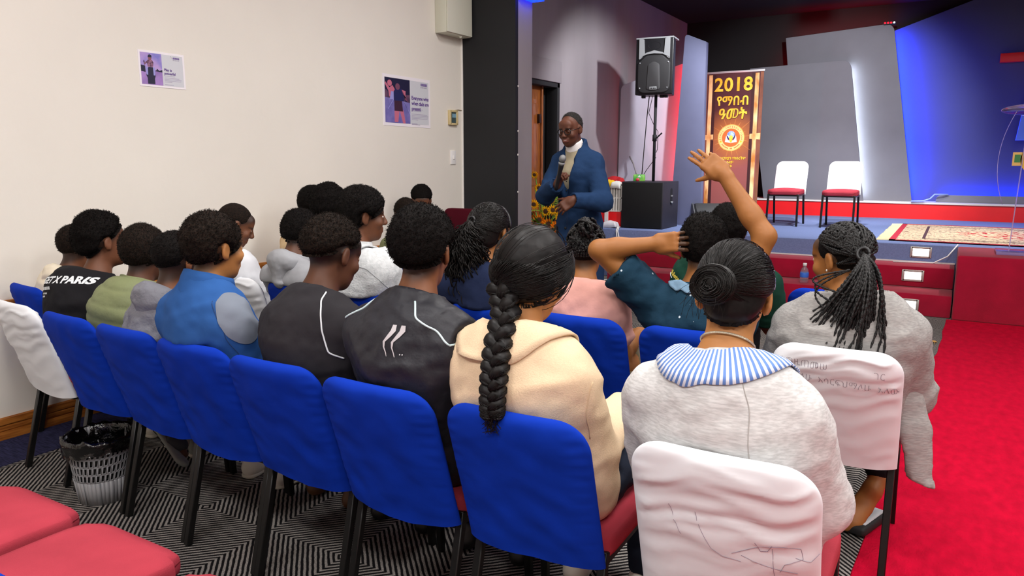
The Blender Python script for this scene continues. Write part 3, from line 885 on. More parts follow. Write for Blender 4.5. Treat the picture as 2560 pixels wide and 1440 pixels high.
tie.build('liner_knot', m_bag, t, smooth=True)

# ------------------------------------------------------------------ sound gear on the stage
m_cab = mat('black_speaker_shell', '#16161a', .42, bump=.2, bscale=300)
m_cabside = mat('violet_black_paint', '#2e2b36', .6, var=.1, vscale=6, bump=.2, bscale=200)
m_grille = mat('dark_steel_grille', '#3a3a3c', .5, .4, bump=.8, bscale=500)
m_silver = mat('satin_silver_plastic', '#a8abae', .35, .3)
t = empty('subwoofer', (-3.375, 8.82, .6), 0, 'black floor subwoofer cabinet under the loudspeaker pole', 'subwoofer')
MB().box(-.275, .275, .02, .6, 0, .585).build('cabinet', m_cabside, t, bevel=.008)
MB().box(-.262, .262, 0, .03, .01, .575).build('grille', mat('black_grille_cloth', '#030304', .85), t, bevel=.006)
hd = MB().prism(round_poly([(.28, .30), (.36, .30), (.36, .5), (.28, .5)], [.035] * 4), .268, .277, 'x'); hd.build('handle_recess', m_black, t)
MB().tube([(.285, .29, .33), (.29, .32, .315), (.285, .35, .33)], .008, 8).build('handle_bar', m_silver, t, smooth=True)
MB().bar((.283, .3, .405), (.283, .34, .405), .016).build('handle_pin', m_silver, t)
g = empty('snack_packet', (-3.5, 9.05, 1.185), R(20), 'green snack packet standing on the subwoofer', 'packet')
MB().box(-.075, .075, -.02, .02, 0, .085).build('pouch', mat('green_foil', '#39a845', .35, color2='#8fd05a', vscale=16), g, bevel=.012)
MB().ball((-.02, -.018, .02), .028, sc=(1, .3, .7)).build('red_print', mat('red_foil', '#d63b4c', .4), g, smooth=True)
MB().prism([(-.02, .05), (.02, .05), (0, .08)], -.0215, -.0205).build('white_mark', m_paper, g)
t = empty('loudspeaker', (-3.33, 9.1, 1.185), R(6), 'black and silver loudspeaker on a pole above the subwoofer', 'loudspeaker')
MB().tube([(0, 0, 0), (0, 0, 1.1)], .019, 12).build('pole', m_black, t, smooth=True)
MB().tube([(0, 0, .5), (0, 0, .58)], .028, 12).build('pole_collar', m_black, t, smooth=True)
MB().tube([(.02, -.02, .53), (.1, -.04, .6)], .009, 6).build('pole_clamp', m_black, t)
sb = [(-.235, -.14), (.235, -.14), (.19, .16), (.1, .22), (-.1, .22), (-.19, .16)]
MB().prism(sb, 1.06, 1.74, 'z').build('cabinet', m_cab, t, bevel=.015, seg=3)
fg = MB().prism(round_poly([(-.2, 1.08), (.2, 1.08), (.2, 1.44), (.1, 1.53), (-.1, 1.53), (-.2, 1.44)], [.1, .1, .05, .08, .08, .05]), -.158, -.135); fg.build('grille', m_grille, t, bevel=.012, seg=3)
MB().prism(round_poly([(-.085, 1.12), (.085, 1.12), (.07, 1.42), (0, 1.46), (-.07, 1.42)], [.03, .03, .04, .06, .04]), -.166, -.15).build('grille_arch', mat('mid_grey_grille', '#4c4c4e', .5, .3, bump=.6, bscale=500), t, bevel=.006)  # raised arch in a lighter grey than the grille around it
hn = MB()
hn.prism(round_poly([(-.19, 1.48), (-.16, 1.5), (-.12, 1.55), (-.13, 1.72), (-.19, 1.73)], [.01] * 5), -.152, -.138)
hn.prism(round_poly([(.19, 1.48), (.16, 1.5), (.12, 1.55), (.13, 1.72), (.19, 1.73)], [.01] * 5), -.152, -.138)
hn.prism([(-.19, 1.5), (-.1, 1.56), (0, 1.585), (.1, 1.56), (.19, 1.5), (.1, 1.54), (0, 1.55), (-.1, 1.54)], -.156, -.14)
hn.prism([(-.23, 1.725), (.23, 1.725), (.23, 1.742), (-.23, 1.742)], -.145, .15)
hn.build('silver_trim', m_silver, t)
MB().lathe([(.075, 0), (.03, .05), (.001, .055)], 20, (0, -.142, 1.64), Matrix.Rotation(R(-90), 3, 'X') @ Matrix.Diagonal((1, .6, 1)), cap0=False).build('horn', m_black, t, smooth=True)
MB().box(-.045, .045, -.17, -.164, 1.12, 1.155).build('badge', m_silver, t, bevel=.002)
bd_ = MB()
for x, w_ in ((-.03, .004), (-.012, .007), (.012, .008), (.03, .006)): bd_.box(x - w_, x + w_, -.1712, -.17, 1.128, 1.142)
bd_.build('badge_marks', m_black, t)
for x, z in ((-.17, 1.14), (.17, 1.14), (-.175, 1.44), (.175, 1.44)): MB().ball((x, -.158, z), .009).build('screw', m_silver, t, smooth=True)
for x in (-.15, .08, .13): MB().box(x - .02, x + .02, -.06, .0, 1.03, 1.06).build('foot', m_black, t)
cb = MB(); cb.tube([(-.1, .06, 1.06), (-.12, .05, .8), (-.14, .03, .4), (-.16, .02, 0.01)], .006, 6)
cb.tube([(-.06, .07, 1.06), (-.09, .02, .85), (-.02, .025, .7), (.035, .02, .62), (.04, .0, .4), (.02, .02, .36)], .004, 6); cb.tube([(.02, .02, .3), (-.1, .03, .14), (-.17, .03, .02)], .004, 6)
cb.build('signal_cables', m_black, t, smooth=True)
# floor monitor wedge
t = empty('stage_monitor', (-2.72, 9.72, .6), R(-152), 'grey wedge floor monitor lying beside the subwoofer', 'monitor speaker')
pf = round_poly([(-.22, 0), (.22, 0), (.2, .12), (-.02, .3), (-.22, .2)], [.02, .03, .03, .09, .04])
MB().prism(pf, -.26, .26, 'x').build('cabinet', m_cab, t, bevel=.012, seg=2)
Mg = Matrix.Translation((0, .09, .21)) @ Matrix.Rotation(R(-39), 4, 'X')
MB().box(-.24, .24, -.12, .12, .0, .012, Mg).build('grille', m_grille, t, bevel=.004)
MB().prism(round_poly([(-.225, .0), (.225, .0), (.205, .125), (-.02, .308), (-.225, .205)], [.02, .03, .03, .09, .04]), .26, .275, 'x').build('side_cheek', mat('grey_cheek', '#55565a', .5), t, bevel=.005)
# white slatted crate with cloth, red stand, bag
t = empty('red_stand', (-3.86, 8.95, .6), 0, 'small red stand with a white edge behind the speaking man', 'stand')
MB().box(-.16, .2, -.1, .2, 0, .2).build('body', m_redp, t, bevel=.004)
MB().box(-.02, .03, -.108, -.1, 0, .2).build('white_edge', m_whitetrim, t)
m_crate = mat('white_crate_plastic', '#d8d5cc', .5)
t = empty('slatted_crate', (-3.82, 8.97, .8), 0, 'white slatted plastic crate on the red stand', 'crate')
fr = MB()
for z in (0, .165, .33): fr.box(-.17, .17, -.12, .12, z, z + .018)
for a in (-.17, .155): fr.box(a, a + .015, -.12, .12, 0, .348)
fr.build('frame', m_crate, t, bevel=.002)
for k in range(9):
    MB().box(-.15 + k * .034, -.128 + k * .034, -.124, -.112, .0, .345).build('slat', m_crate, t)
for k in range(5): MB().box(.158, .17, -.1 + k * .045, -.075 + k * .045, .0, .345).build('slat', m_crate, t)
MB().box(-.15, .15, -.1, .1, .02, .3).build('contents', mat('grey_contents', '#8d8b86', .7), t)
def drape(name, m, pts, parent, seed, amp=.012):
    v, f = [], []
    nx, ny = 20, 12
    (xa, xb, ya, yb, z) = pts
    for i in range(ny + 1):
        for k in range(nx + 1):
            x = xa + (xb - xa) * k / nx; y = ya + (yb - ya) * i / ny
            q = mnoise.noise(Vector((x * 12 + seed, y * 12, seed)))
            e = max(abs(2 * k / nx - 1), abs(2 * i / ny - 1))
            v.append((x, y, z + .04 * (1 - e ** 2) + amp * 2 * q - .05 * max(0, e - .8) / .2))
    f = [(i * (nx + 1) + k, i * (nx + 1) + k + 1, (i + 1) * (nx + 1) + k + 1, (i + 1) * (nx + 1) + k) for i in range(ny) for k in range(nx)]
    o = link(name, mesh_np(name, v, f), m, parent)
    s = o.modifiers.new('t', 'SOLIDIFY'); s.thickness = .004
    return o
c = empty('folded_flag', (-3.82, 8.97, 1.15), 0, 'red and yellow cloth heaped on the white crate', 'cloth')
drape('red_cloth', mat('red_cloth', '#b3141c', .85), (-.13, .155, -.08, .14, .04), c, 2.0, .02)
drape('yellow_cloth', mat('yellow_cloth', '#f0c41c', .85), (-.15, .09, -.15, .06, .012), c, 5.0, .01)
drape('white_cloth', mat('white_cloth', '#dcdcd6', .85), (.02, .155, -.16, -.02, .0), c, 8.0, .01)
b_ = drape('plastic_bag', mat('white_bag', '#d9d7dc', .35), (-3.86, -3.66, 8.7, 8.84, .652), None, 3.0, .008)
tag(b_, 'crumpled white plastic bag on the stage edge beside the subwoofer', 'bag')
cc = MB()
for k, d in enumerate((0, .018)):
    cc.tube([(-3.66 + d, 8.8, .61), (-3.62 + d, 8.66, .62), (-3.61 + d, 8.6, .58), (-3.58 + d * 2, 8.59, .4), (-3.52 + d, 8.58, .2), (-3.48 + d, 8.5, .05), (-3.5 + d, 8.38, .012), (-3.62 + d, 8.2, .012)], .008, 6)
tag(cc.build('white_cable', mat('white_cable', '#dedbd8', .5), smooth=True), 'white cable hanging over the dark stage edge beside the subwoofer', 'cable')
tag(MB().tube([(-3.98, 9.9, 1.5), (-3.9, 9.85, 1.4), (-3.72, 9.5, 1.28), (-3.6, 9.3, 1.22), (-3.55, 9.25, 1.2)], .012, 6).build('silver_rod', m_silver, smooth=True), 'thin silver rod leaning from the lilac panel to the subwoofer', 'rod')
tag(MB().tube([(.06, 8.6, .62), (-.02, 8.55, .5), (-.14, 8.5, .43), (-.5, 8.5, .422)], .007, 6).build('white_cable', MATS['white_cable'], smooth=True), 'thin white cable lying on the upper red step beside the lectern box', 'cable')

# ------------------------------------------------------------------ rollup banner
t = empty('rollup_banner', (-2.87, 11.0, .6), 0, 'brown and gold roll-up banner with 2018 in gold', 'banner')
BW, BHt = .83, 2.08
def bmat(name, c, **k): return mat(name, c, .5, **k)
def banner_mat():
    """printed ground: dark brown on top, amber burst round the emblem, rose brown below"""
    m = mat('banner_print', '#5a2e2c', .5, var=.12, vscale=2.2)
    nt = m.node_tree; N = nt.nodes.new; L = nt.links.new; b = nt.nodes['Principled BSDF']
    tc = N('ShaderNodeTexCoord'); sp = N('ShaderNodeSeparateXYZ'); L(tc.outputs['Object'], sp.inputs[0])
    ds = N('ShaderNodeVectorMath'); ds.operation = 'DISTANCE'; ds.inputs[1].default_value = (0, 0, 1.17); L(tc.outputs['Object'], ds.inputs[0])
    g = N('ShaderNodeMapRange'); g.inputs[1].default_value = .46; g.inputs[2].default_value = .12; L(ds.outputs['Value'], g.inputs[0])
    lo = N('ShaderNodeMapRange'); lo.inputs[1].default_value = 1.25; lo.inputs[2].default_value = .75; L(sp.outputs[2], lo.inputs[0])
    m1 = N('ShaderNodeMix'); m1.data_type = 'RGBA'; L(lo.outputs[0], m1.inputs[0]); m1.inputs[6].default_value = (*hexc('#3c1d22'), 1); m1.inputs[7].default_value = (*hexc('#7d4844'), 1)
    m2 = N('ShaderNodeMix'); m2.data_type = 'RGBA'; L(g.outputs[0], m2.inputs[0]); L(m1.outputs[2], m2.inputs[6]); m2.inputs[7].default_value = (*hexc('#9c622f'), 1)
    L(m2.outputs[2], b.inputs['Base Color'])
    return m
MB().box(-BW / 2, BW / 2, 0, .004, .06, BHt).build('sheet', banner_mat(), t)
MB().box(-BW / 2 - .01, BW / 2 + .01, -.012, .014, BHt - .005, BHt + .025).build('top_rail', m_silver, t, bevel=.004)
MB().box(-BW / 2 - .02, BW / 2 + .02, -.1, .1, 0, .07).build('base', m_silver, t, bevel=.01)
m_gold = bmat('gold_print', '#c9a01e', color2='#e8cc45', vscale=7)
m_gold2 = bmat('gold_column', '#e2c690', color2='#a8702f', vscale=4, stretch=(2, 1, .8))
def bflat(name, pts, off, m): return MB().prism(pts, -off - .0006, -off).build(name, m, t)
MB_ = [(-.415, -.37, '#a8785c'), (.37, .415, '#a8785c')]
for a, b2, c in MB_: bflat('side_column', [(a, .06), (b2, .06), (b2, BHt), (a, BHt)], .0004, bmat('tan_column', '#7d5038', color2='#5f3a2c', vscale=3))
for a, b2 in ((-.355, -.30), (.30, .355)): bflat('side_column', [(a, .06), (b2, .06), (b2, BHt - .02), (a, BHt - .02)], .0006, m_gold2)
for a in (-.30, .255): bflat('shadow_column', [(a, .06), (a + .045, .06), (a + .045, BHt - .02), (a, BHt - .02)], .0005, bmat('deep_brown', '#2a1215'))
cz = 1.17
for k in range(20):
    a = 2 * math.pi * (k + .3) / 20; L_ = (.31, .22, .36, .26)[k % 4]; wd = (.05, .03)[k % 2]
    d = Vector((math.cos(a), math.sin(a))); n_ = Vector((-d.y, d.x))
    p0 = d * .1; p1 = d * L_
    x1 = max(-.29, min(.29, p1.x))
    bflat('light_ray', [(p0.x - n_.x * wd * .3, cz + p0.y - n_.y * wd * .3), (x1, cz + p1.y), (p0.x + n_.x * wd * .3, cz + p0.y + n_.y * wd * .3)], .0008, bmat('amber_ray_%d' % (k % 2), '#c08a4c' if k % 2 else '#9a6434'))
bflat('cross_bar', [(-.40, cz + .04), (-.26, cz + .05), (-.26, cz - .02), (-.40, cz - .03)], .001, m_gold2)
bflat('cross_bar', [(.26, cz + .05), (.41, cz + .06), (.41, cz - .03), (.26, cz - .02)], .001, m_gold2)
bflat('emblem_ring', ell(0, cz, .19, .19, 40), .0012, bmat('emblem_gold', '#e0b060', color2='#d8a04c', vscale=8))
bflat('emblem_band', ell(0, cz, .178, .178, 40), .0018, bmat('emblem_peach', '#ecc27c'))
bflat('emblem_disc', ell(0, cz, .13, .13, 40), .0024, bmat('emblem_orange', '#e8622c'))
bflat('emblem_globe', ell(0, cz + .035, .06, .06, 24), .003, bmat('emblem_blue', '#3f6fae', color2='#a9d0ea', vscale=24))
bflat('emblem_crescent', [(.06 * math.cos(a), cz + .02 + .06 * math.sin(a)) for a in [R(180 + 18 * k) for k in range(11)]] + [(.045 * math.cos(a), cz + .03 + .045 * math.sin(a)) for a in [R(360 - 18 * k) for k in range(11)]], .0036, bmat('emblem_navy', '#1f2f5e'))
bflat('emblem_book', [(-.085, cz - .06), (0, cz - .075), (.085, cz - .06), (.07, cz + .03), (.045, cz - .03), (0, cz - .05), (-.045, cz - .03), (-.07, cz + .03)], .0034, bmat('emblem_white', '#e8e6ee'))
bflat('emblem_flame', [(-.012, cz - .07), (.012, cz - .07), (.03, cz + .01), (0, cz + .04), (-.03, cz + .01)], .004, m_gold)
BT = Matrix.Rotation(R(90), 4, 'X')
def btext(body, size, z, m, off=.0048, **k):
    return text_mesh('lettering', body, size, m, t, align='CENTER', extrude=.0004, M=Matrix.Translation((k.pop('x', 0), -off, z)) @ BT, **k)
m_shadow = bmat('print_shadow', '#3a2416')
for off, dx, dz, m in ((.0042, .006, -.006, m_shadow), (.0052, 0, 0, m_gold)):
    btext('2018', .26, 1.83 + dz, m, off, x=dx, spacing=1.06, bold=.006)
    btext('የማበብ', .17, 1.63 + dz, m, off, x=dx, bold=.004)
    btext('ዓመት', .19, 1.44 + dz, m, off, x=dx, bold=.005, shear=.12)
btext('ቤተ ክርስቲያን ተከበረችም', .048, .86, m_gold, bold=.0015)
btext('ሰላም', .05, .80, m_gold, bold=.0015); btext('ነው', .05, .745, m_gold, bold=.0015)
# ring lettering on the emblem
def ring_text(body, r, a0, a1, size, m, flip=False):
    n = len(body)
    for i, ch in enumerate(body):
        if ch == ' ': continue
        a = a0 + (a1 - a0) * (i + .5) / n
        rot = a - math.pi / 2 if not flip else a + math.pi / 2
        M = Matrix.Translation((r * math.cos(a), -.0042, cz + r * math.sin(a))) @ BT @ Matrix.Rotation(rot, 4, 'Z')
        text_mesh('ring_letter', ch, size, m, t, align='CENTER', extrude=.0003, M=M)
ring_text('BETHEL INTERNATIONAL', .143, R(205), R(-25), .036, bmat('ring_brown', '#9a6a3a'))
for k in range(15):
    a = R(218 + 7.3 * k)
    if k in (6, 9): continue
    d_ = Vector((math.cos(a), math.sin(a))); n_ = Vector((-d_.y, d_.x))
    bflat('ring_mark', [(d_.x * r_ + n_.x * s_ * .007, cz + d_.y * r_ + n_.y * s_ * .007) for r_, s_ in ((.145, -1), (.145, 1), (.163, 1), (.163, -1))], .0024, bmat('ring_brown', '#9a6a3a'))
for a in (R(202), R(-22)): bflat('ring_star', ell(.155 * math.cos(a), cz + .155 * math.sin(a), .013, .013, 10), .0026, bmat('star_yellow', '#f0c81e'))

# ------------------------------------------------------------------ rug with fringe
def rug_mat():
    m = bpy.data.materials.new('patterned_rug'); m.use_nodes = True
    nt = m.node_tree; N = nt.nodes.new; L = nt.links.new; b = nt.nodes['Principled BSDF']
    b.inputs['Roughness'].default_value = .95; b.inputs['Specular IOR Level'].default_value = .1
    tc = N('ShaderNodeTexCoord')
    def ramp(src, a, c0, c1):
        r = N('ShaderNodeValToRGB'); r.color_ramp.interpolation = 'CONSTANT'
        r.color_ramp.elements[0].color = (*hexc(c0), 1); r.color_ramp.elements[1].position = a; r.color_ramp.elements[1].color = (*hexc(c1), 1)
        L(src, r.inputs[0]); return r.outputs[0]
    v1 = N('ShaderNodeTexVoronoi'); v1.inputs['Scale'].default_value = 22; v1.feature = 'DISTANCE_TO_EDGE'; L(tc.outputs['Object'], v1.inputs['Vector'])
    n1 = N('ShaderNodeTexNoise'); n1.inputs['Scale'].default_value = 26; n1.inputs['Detail'].default_value = 2; L(tc.outputs['Object'], n1.inputs['Vector'])
    n2 = N('ShaderNodeTexNoise'); n2.inputs['Scale'].default_value = 9; n2.inputs['Detail'].default_value = 1; L(tc.outputs['Object'], n2.inputs['Vector'])
    base = ramp(n1.outputs['Fac'], .58, '#d8c3a0', '#3c2f3a')
    dots = ramp(v1.outputs['Distance'], .06, '#7a2834', '#d8c3a0')
    mx = N('ShaderNodeMix'); mx.data_type = 'RGBA'; L(n2.outputs['Fac'], mx.inputs[0]); L(base, mx.inputs[6]); L(dots, mx.inputs[7])
    wr = N('ShaderNodeTexNoise'); wr.inputs['Scale'].default_value = 16; L(tc.outputs['Object'], wr.inputs['Vector'])
    red = ramp(wr.outputs['Fac'], .53, '#d8c3a0', '#b01a30')
    sp = N('ShaderNodeSeparateXYZ'); L(tc.outputs['Object'], sp.inputs[0])
    def mt(op, a, c):
        n = N('ShaderNodeMath'); n.operation = op
        L(a, n.inputs[0]) if hasattr(a, 'type') else None
        if hasattr(c, 'type'): L(c, n.inputs[1])
        else: n.inputs[1].default_value = c
        return n.outputs[0]
    ex = mt('DIVIDE', mt('SUBTRACT', sp.outputs[0], 1.55), .95); ey = mt('DIVIDE', sp.outputs[1], .55)
    el = mt('ADD', mt('MULTIPLY', ex, ex), mt('MULTIPLY', ey, ey)); inside = mt('LESS_THAN', el, 1.0)
    m2 = N('ShaderNodeMix'); m2.data_type = 'RGBA'; L(inside, m2.inputs[0]); L(mx.outputs[2], m2.inputs[6]); L(red, m2.inputs[7])
    L(m2.outputs[2], b.inputs['Base Color'])
    return m
RX0, RX1, RY0, RY1 = -.58, 2.5, 8.86, 11.2
t = empty('stage_rug', (RX0, (RY0 + RY1) / 2, .6), 0, 'cream and red patterned rug with fringe on the blue stage', 'rug')
hy = (RY1 - RY0) / 2; LX = RX1 - RX0
MB().box(0, LX, -hy, hy, 0, .010).build('field', rug_mat(), t)
bd = MB(); bd.box(0, .06, -hy, hy, 0, .0125); bd.box(0, LX, -hy, -hy + .06, 0, .0125); bd.box(0, LX, hy - .06, hy, 0, .0125); bd.box(LX - .06, LX, -hy, hy, 0, .0125)
bd.build('border', mat('rug_red', '#b51f33', .95), t)
iv = MB(); iv.box(.3, .33, -hy + .3, hy - .3, 0, .0115); iv.box(.3, LX - .3, -hy + .3, -hy + .33, 0, .0115); iv.box(.3, LX - .3, hy - .33, hy - .3, 0, .0115)
iv.build('inner_line', mat('rug_dark', '#4a2a34', .95), t)
fg = MB(); rnd = random.Random(5)
for k in range(150):
    y = -hy + 2 * hy * (k + .5) / 150
    fg.tube([(.005, y, .008), (-.05, y + rnd.uniform(-.012, .012), .006), (-.1 - rnd.uniform(0, .03), y + rnd.uniform(-.025, .025), .004)], .0045, 4)
fo = fg.build('fringe', mat('rug_fringe', '#e0cfa6', .95), t); fo['kind'] = 'stuff'

# ------------------------------------------------------------------ clear lectern
m_acr = mat('clear_acrylic', '#f4f0ff', .03, trans=1.0, ior=1.06)
m_acre = mat('acrylic_edge', '#cfc4ec', .15, trans=.6, ior=1.4)
t = empty('clear_lectern', (.60, 8.2, .6), 0, 'clear acrylic lectern with a round top on the red box', 'lectern')
MB().box(-.24, .3, -.18, .2, 0, .025).build('base', mat('violet_acrylic', '#b9a2e0', .1, trans=.5, ior=1.4), t, bevel=.004)
tp = MB().lathe([(.001, 0), (.31, 0), (.315, .006), (.31, .012), (.001, .012)], 48, M=Matrix.Rotation(R(-9), 3, 'X') @ Matrix.Diagonal((1, .75, 1)), c=(0, 0, 1.29), cap0=False, cap1=False)
tp.build('top', m_acr, t, smooth=True)
rg = []
for k in range(49):
    a = 2 * math.pi * k / 48; p = Matrix.Rotation(R(-9), 3, 'X') @ Vector((.314 * math.cos(a), .235 * math.sin(a), .006)); rg.append(p + Vector((0, 0, 1.29)))
MB().tube(rg, .0035, 6, cap=False).build('top_rim', m_acre, t, smooth=True)
cur = [(-.13, .025), (-.05, 1.29)]
MB().bar((-.14, -.02, .02), (-.1, -.02, 1.29), .008, .03).build('front_edge', m_acre, t)
pan = [(-.14, .025), (-.1, 1.28), (.3, 1.28), (.34, .025)]
MB().prism(pan, .0, .01).build('upright_sheet', m_acr, t)
arc = [(-.3 + .35 * ((k / 12 - .45) ** 2), -.05, .45 + .84 * k / 12) for k in range(13)]
MB().tube(arc, .003, 6).build('curved_edge', m_acre, t, smooth=True)
MB().prism(ell(.02, .86, .15, .15, 36), -.02, -.012).build('emblem', mat('emblem_yellow', '#e2b43c', .4), t)
MB().prism(ell(.02, .86, .118, .118, 36), -.023, -.02).build('emblem_inner', mat('emblem_dark', '#2a2a2c', .4), t)
MB().prism(ell(.02, .86, .105, .105, 36), -.026, -.023).build('emblem_core', bmat('emblem_core_yellow', '#e8c04a'), t)
MB().box(-.19, -.12, -.02, -.012, .8, .92).build('emblem_tab', mat('emblem_tab_gold', '#d8b060', .4), t)
MB().box(-.175, -.13, -.022, -.02, .83, .9).build('emblem_tab_green', mat('green_print', '#2f7a3c', .5), t)

# ------------------------------------------------------------------ sunflowers by the doorway
t = empty('flower_arrangement', (-3.62, 6.78, 0), 0, 'tall arrangement of sunflowers and palm leaves by the doorway', 'flowers')
MB().lathe([(.09, 0), (.12, .02), (.1, .25), (.13, .5), (.15, .62), (.13, .62)], 24).build('vase', mat('dark_vase', '#3a2a22', .4), t, smooth=True)
m_pet = mat('sunflower_yellow', '#f2b90a', .6, color2='#f7d22a', vscale=20); m_org = mat('sunflower_orange', '#ee9210', .6); m_core = mat('sunflower_core', '#3a2008', .9, bump=.6, bscale=200)
m_leaf = mat('leaf_green', '#4f7a2a', .6, color2='#a0b53a', vscale=10)
rnd = random.Random(11)
def sunflower(c, r, d, orange):
    d = Vector(d).normalized(); q = d.to_track_quat('Z', 'Y').to_matrix()
    o = empty_child('sunflower', c, t)
    b1 = MB()
    for ring, n_, rr in ((0, 14, r), (1, 12, r * .85)):
        for k in range(n_):
            a = 2 * math.pi * (k + ring * .5) / n_
            u = Vector((math.cos(a), math.sin(a), 0)); w_ = Vector((-u.y, u.x, 0)); z = .012 * ring
            pts = [u * r * .3, u * rr * .65 + w_ * r * .13 + Vector((0, 0, .012 + z)), u * rr + Vector((0, 0, -.004 + z)), u * rr * .65 - w_ * r * .13 + Vector((0, 0, .012 + z))]
            b1.add([q @ p for p in pts], [(0, 1, 2), (0, 2, 3)])
    b1.build('petals', m_org if orange else m_pet, o)
    MB().ball((0, 0, 0), r * .42, 14, 8, sc=(1, 1, .4)).build('core', m_core, o, smooth=True).rotation_euler = q.to_euler()
def empty_child(name, loc, parent):
    o = bpy.data.objects.new(name, None); COL.objects.link(o); o.parent = parent; o.location = loc; o.empty_display_size = .05; return o
toward = Vector((3.6, -6.8, .6))
for k, (x, z, r_, og) in enumerate(((.05, .80, .075, 1), (-.06, .84, .07, 1), (.16, .78, .075, 1), (.0, .93, .065, 0), (.12, .95, .06, 0), (-.1, 1.0, .06, 0), (.06, 1.05, .055, 0), (-.04, 1.17, .05, 0), (.2, .88, .06, 0), (-.16, .9, .06, 1), (-.12, 1.3, .045, 0))):
    y = -.06 + rnd.uniform(-.05, .05)
    sunflower((x, y, z), r_, toward + Vector((rnd.uniform(-2, 2), 0, rnd.uniform(-1, 3))), og)
    MB().tube([(x * .3, 0, .55), (x * .8, y * .7, z - .12), (x, y + .02, z - .01)], .006, 6).build('stem', m_leaf, t, smooth=True)
def leaf(p0, d, L_, w_, bend):
    d = Vector(d).normalized(); s = d.cross(Vector((0, 0, 1))).normalized(); v, f = [], []
    for i in range(7):
        u = i / 6; c = Vector(p0) + d * L_ * u + Vector((0, 0, -bend * u * u)); ww = w_ * math.sin(math.pi * min(.98, u * .9 + .08))
        v += [c - s * ww, c + Vector((0, 0, .01)), c + s * ww]
    for i in range(6): f += [(3 * i, 3 * i + 1, 3 * i + 4, 3 * i + 3), (3 * i + 1, 3 * i + 2, 3 * i + 5, 3 * i + 4)]
    return link('leaf', mesh_np('leaf', v, f), m_leaf, t)
for k in range(16):
    a = rnd.uniform(0, 6.28); leaf((.04 * math.cos(a), .04 * math.sin(a), rnd.uniform(.6, 1.0)), (math.cos(a), math.sin(a), rnd.uniform(.3, 1.6)), rnd.uniform(.2, .34), rnd.uniform(.015, .035), rnd.uniform(0, .12))
for k in range(9):      # palm fronds
    z = .98 + k * .018; leaf((.05, .02, z - .04), (1, .1, .2 + k * .05), .3 - .01 * k, .008, .03 + .004 * k)

# bottle on the lower step
t = empty('water_bottle', (-1.265, 7.97, .21), 0, 'clear plastic water bottle with a white cap on the lower red step', 'bottle')
m_pet_b = mat('clear_bottle', '#eaf2ff', .08, trans=.9, ior=1.3)
MB().lathe([(.035, 0), (.042, .01), (.042, .055), (.039, .065), (.042, .075), (.042, .11), (.03, .15), (.016, .165), (.016, .185)], 20).build('body', m_pet_b, t, smooth=True)
MB().lathe([(.0425, .06), (.0435, .062), (.0435, .105), (.0425, .108)], 20, cap0=False, cap1=False).build('label_wrap', mat('blue_wrap', '#3a6fd0', .4), t, smooth=True)
MB().lathe([(.02, .175), (.02, .2), (.018, .204)], 16).build('cap', MATS['white_plastic'], t, smooth=True)
# ================================================================== bodies: blended shapes turned into one continuous surface
V3 = lambda *a: np.array(a, dtype=float)
def unit(v): v = np.asarray(v, float); return v / (np.linalg.norm(v) + 1e-12)
def rotm(yaw=0, pitch=0, roll=0):
    """yaw about z (+ left), pitch (+ down), roll (+ to the right)"""
    return np.array((Matrix.Rotation(yaw, 3, 'Z') @ Matrix.Rotation(-pitch, 3, 'X') @ Matrix.Rotation(roll, 3, 'Y')))

def cone(a, b, r1, r2=None, k=.02, flat=None, op='u'):
    return dict(t='cone', a=np.asarray(a, float), b=np.asarray(b, float), r1=r1, r2=r1 if r2 is None else r2, k=k, flat=flat, op=op)
def ellip(c, r, M=None, k=.02, op='u'):
    return dict(t='ell', c=np.asarray(c, float), r=np.asarray(r, float), M=np.eye(3) if M is None else np.asarray(M, float), k=k, op=op)
def rbox(c, hs, rad, M=None, k=.015, op='u'):
    return dict(t='box', c=np.asarray(c, float), h=np.asarray(hs, float), rad=rad, M=np.eye(3) if M is None else np.asarray(M, float), k=k, op=op)
def cut(n, p, k=.006, near=None):
    """keep the side away from n; near = (centre, radius) limits it"""
    return dict(t='cut', n=unit(n), p=np.asarray(p, float), k=k, near=near, op='cut')

def prim_box(p):
    if p['t'] == 'cone':
        m = max(p['r1'], p['r2']); return np.minimum(p['a'], p['b']) - m, np.maximum(p['a'], p['b']) + m
    if p['t'] == 'ell': m = p['r'].max(); return p['c'] - m, p['c'] + m
    if p['t'] == 'box': m = np.linalg.norm(p['h']) + p['rad']; return p['c'] - m, p['c'] + m

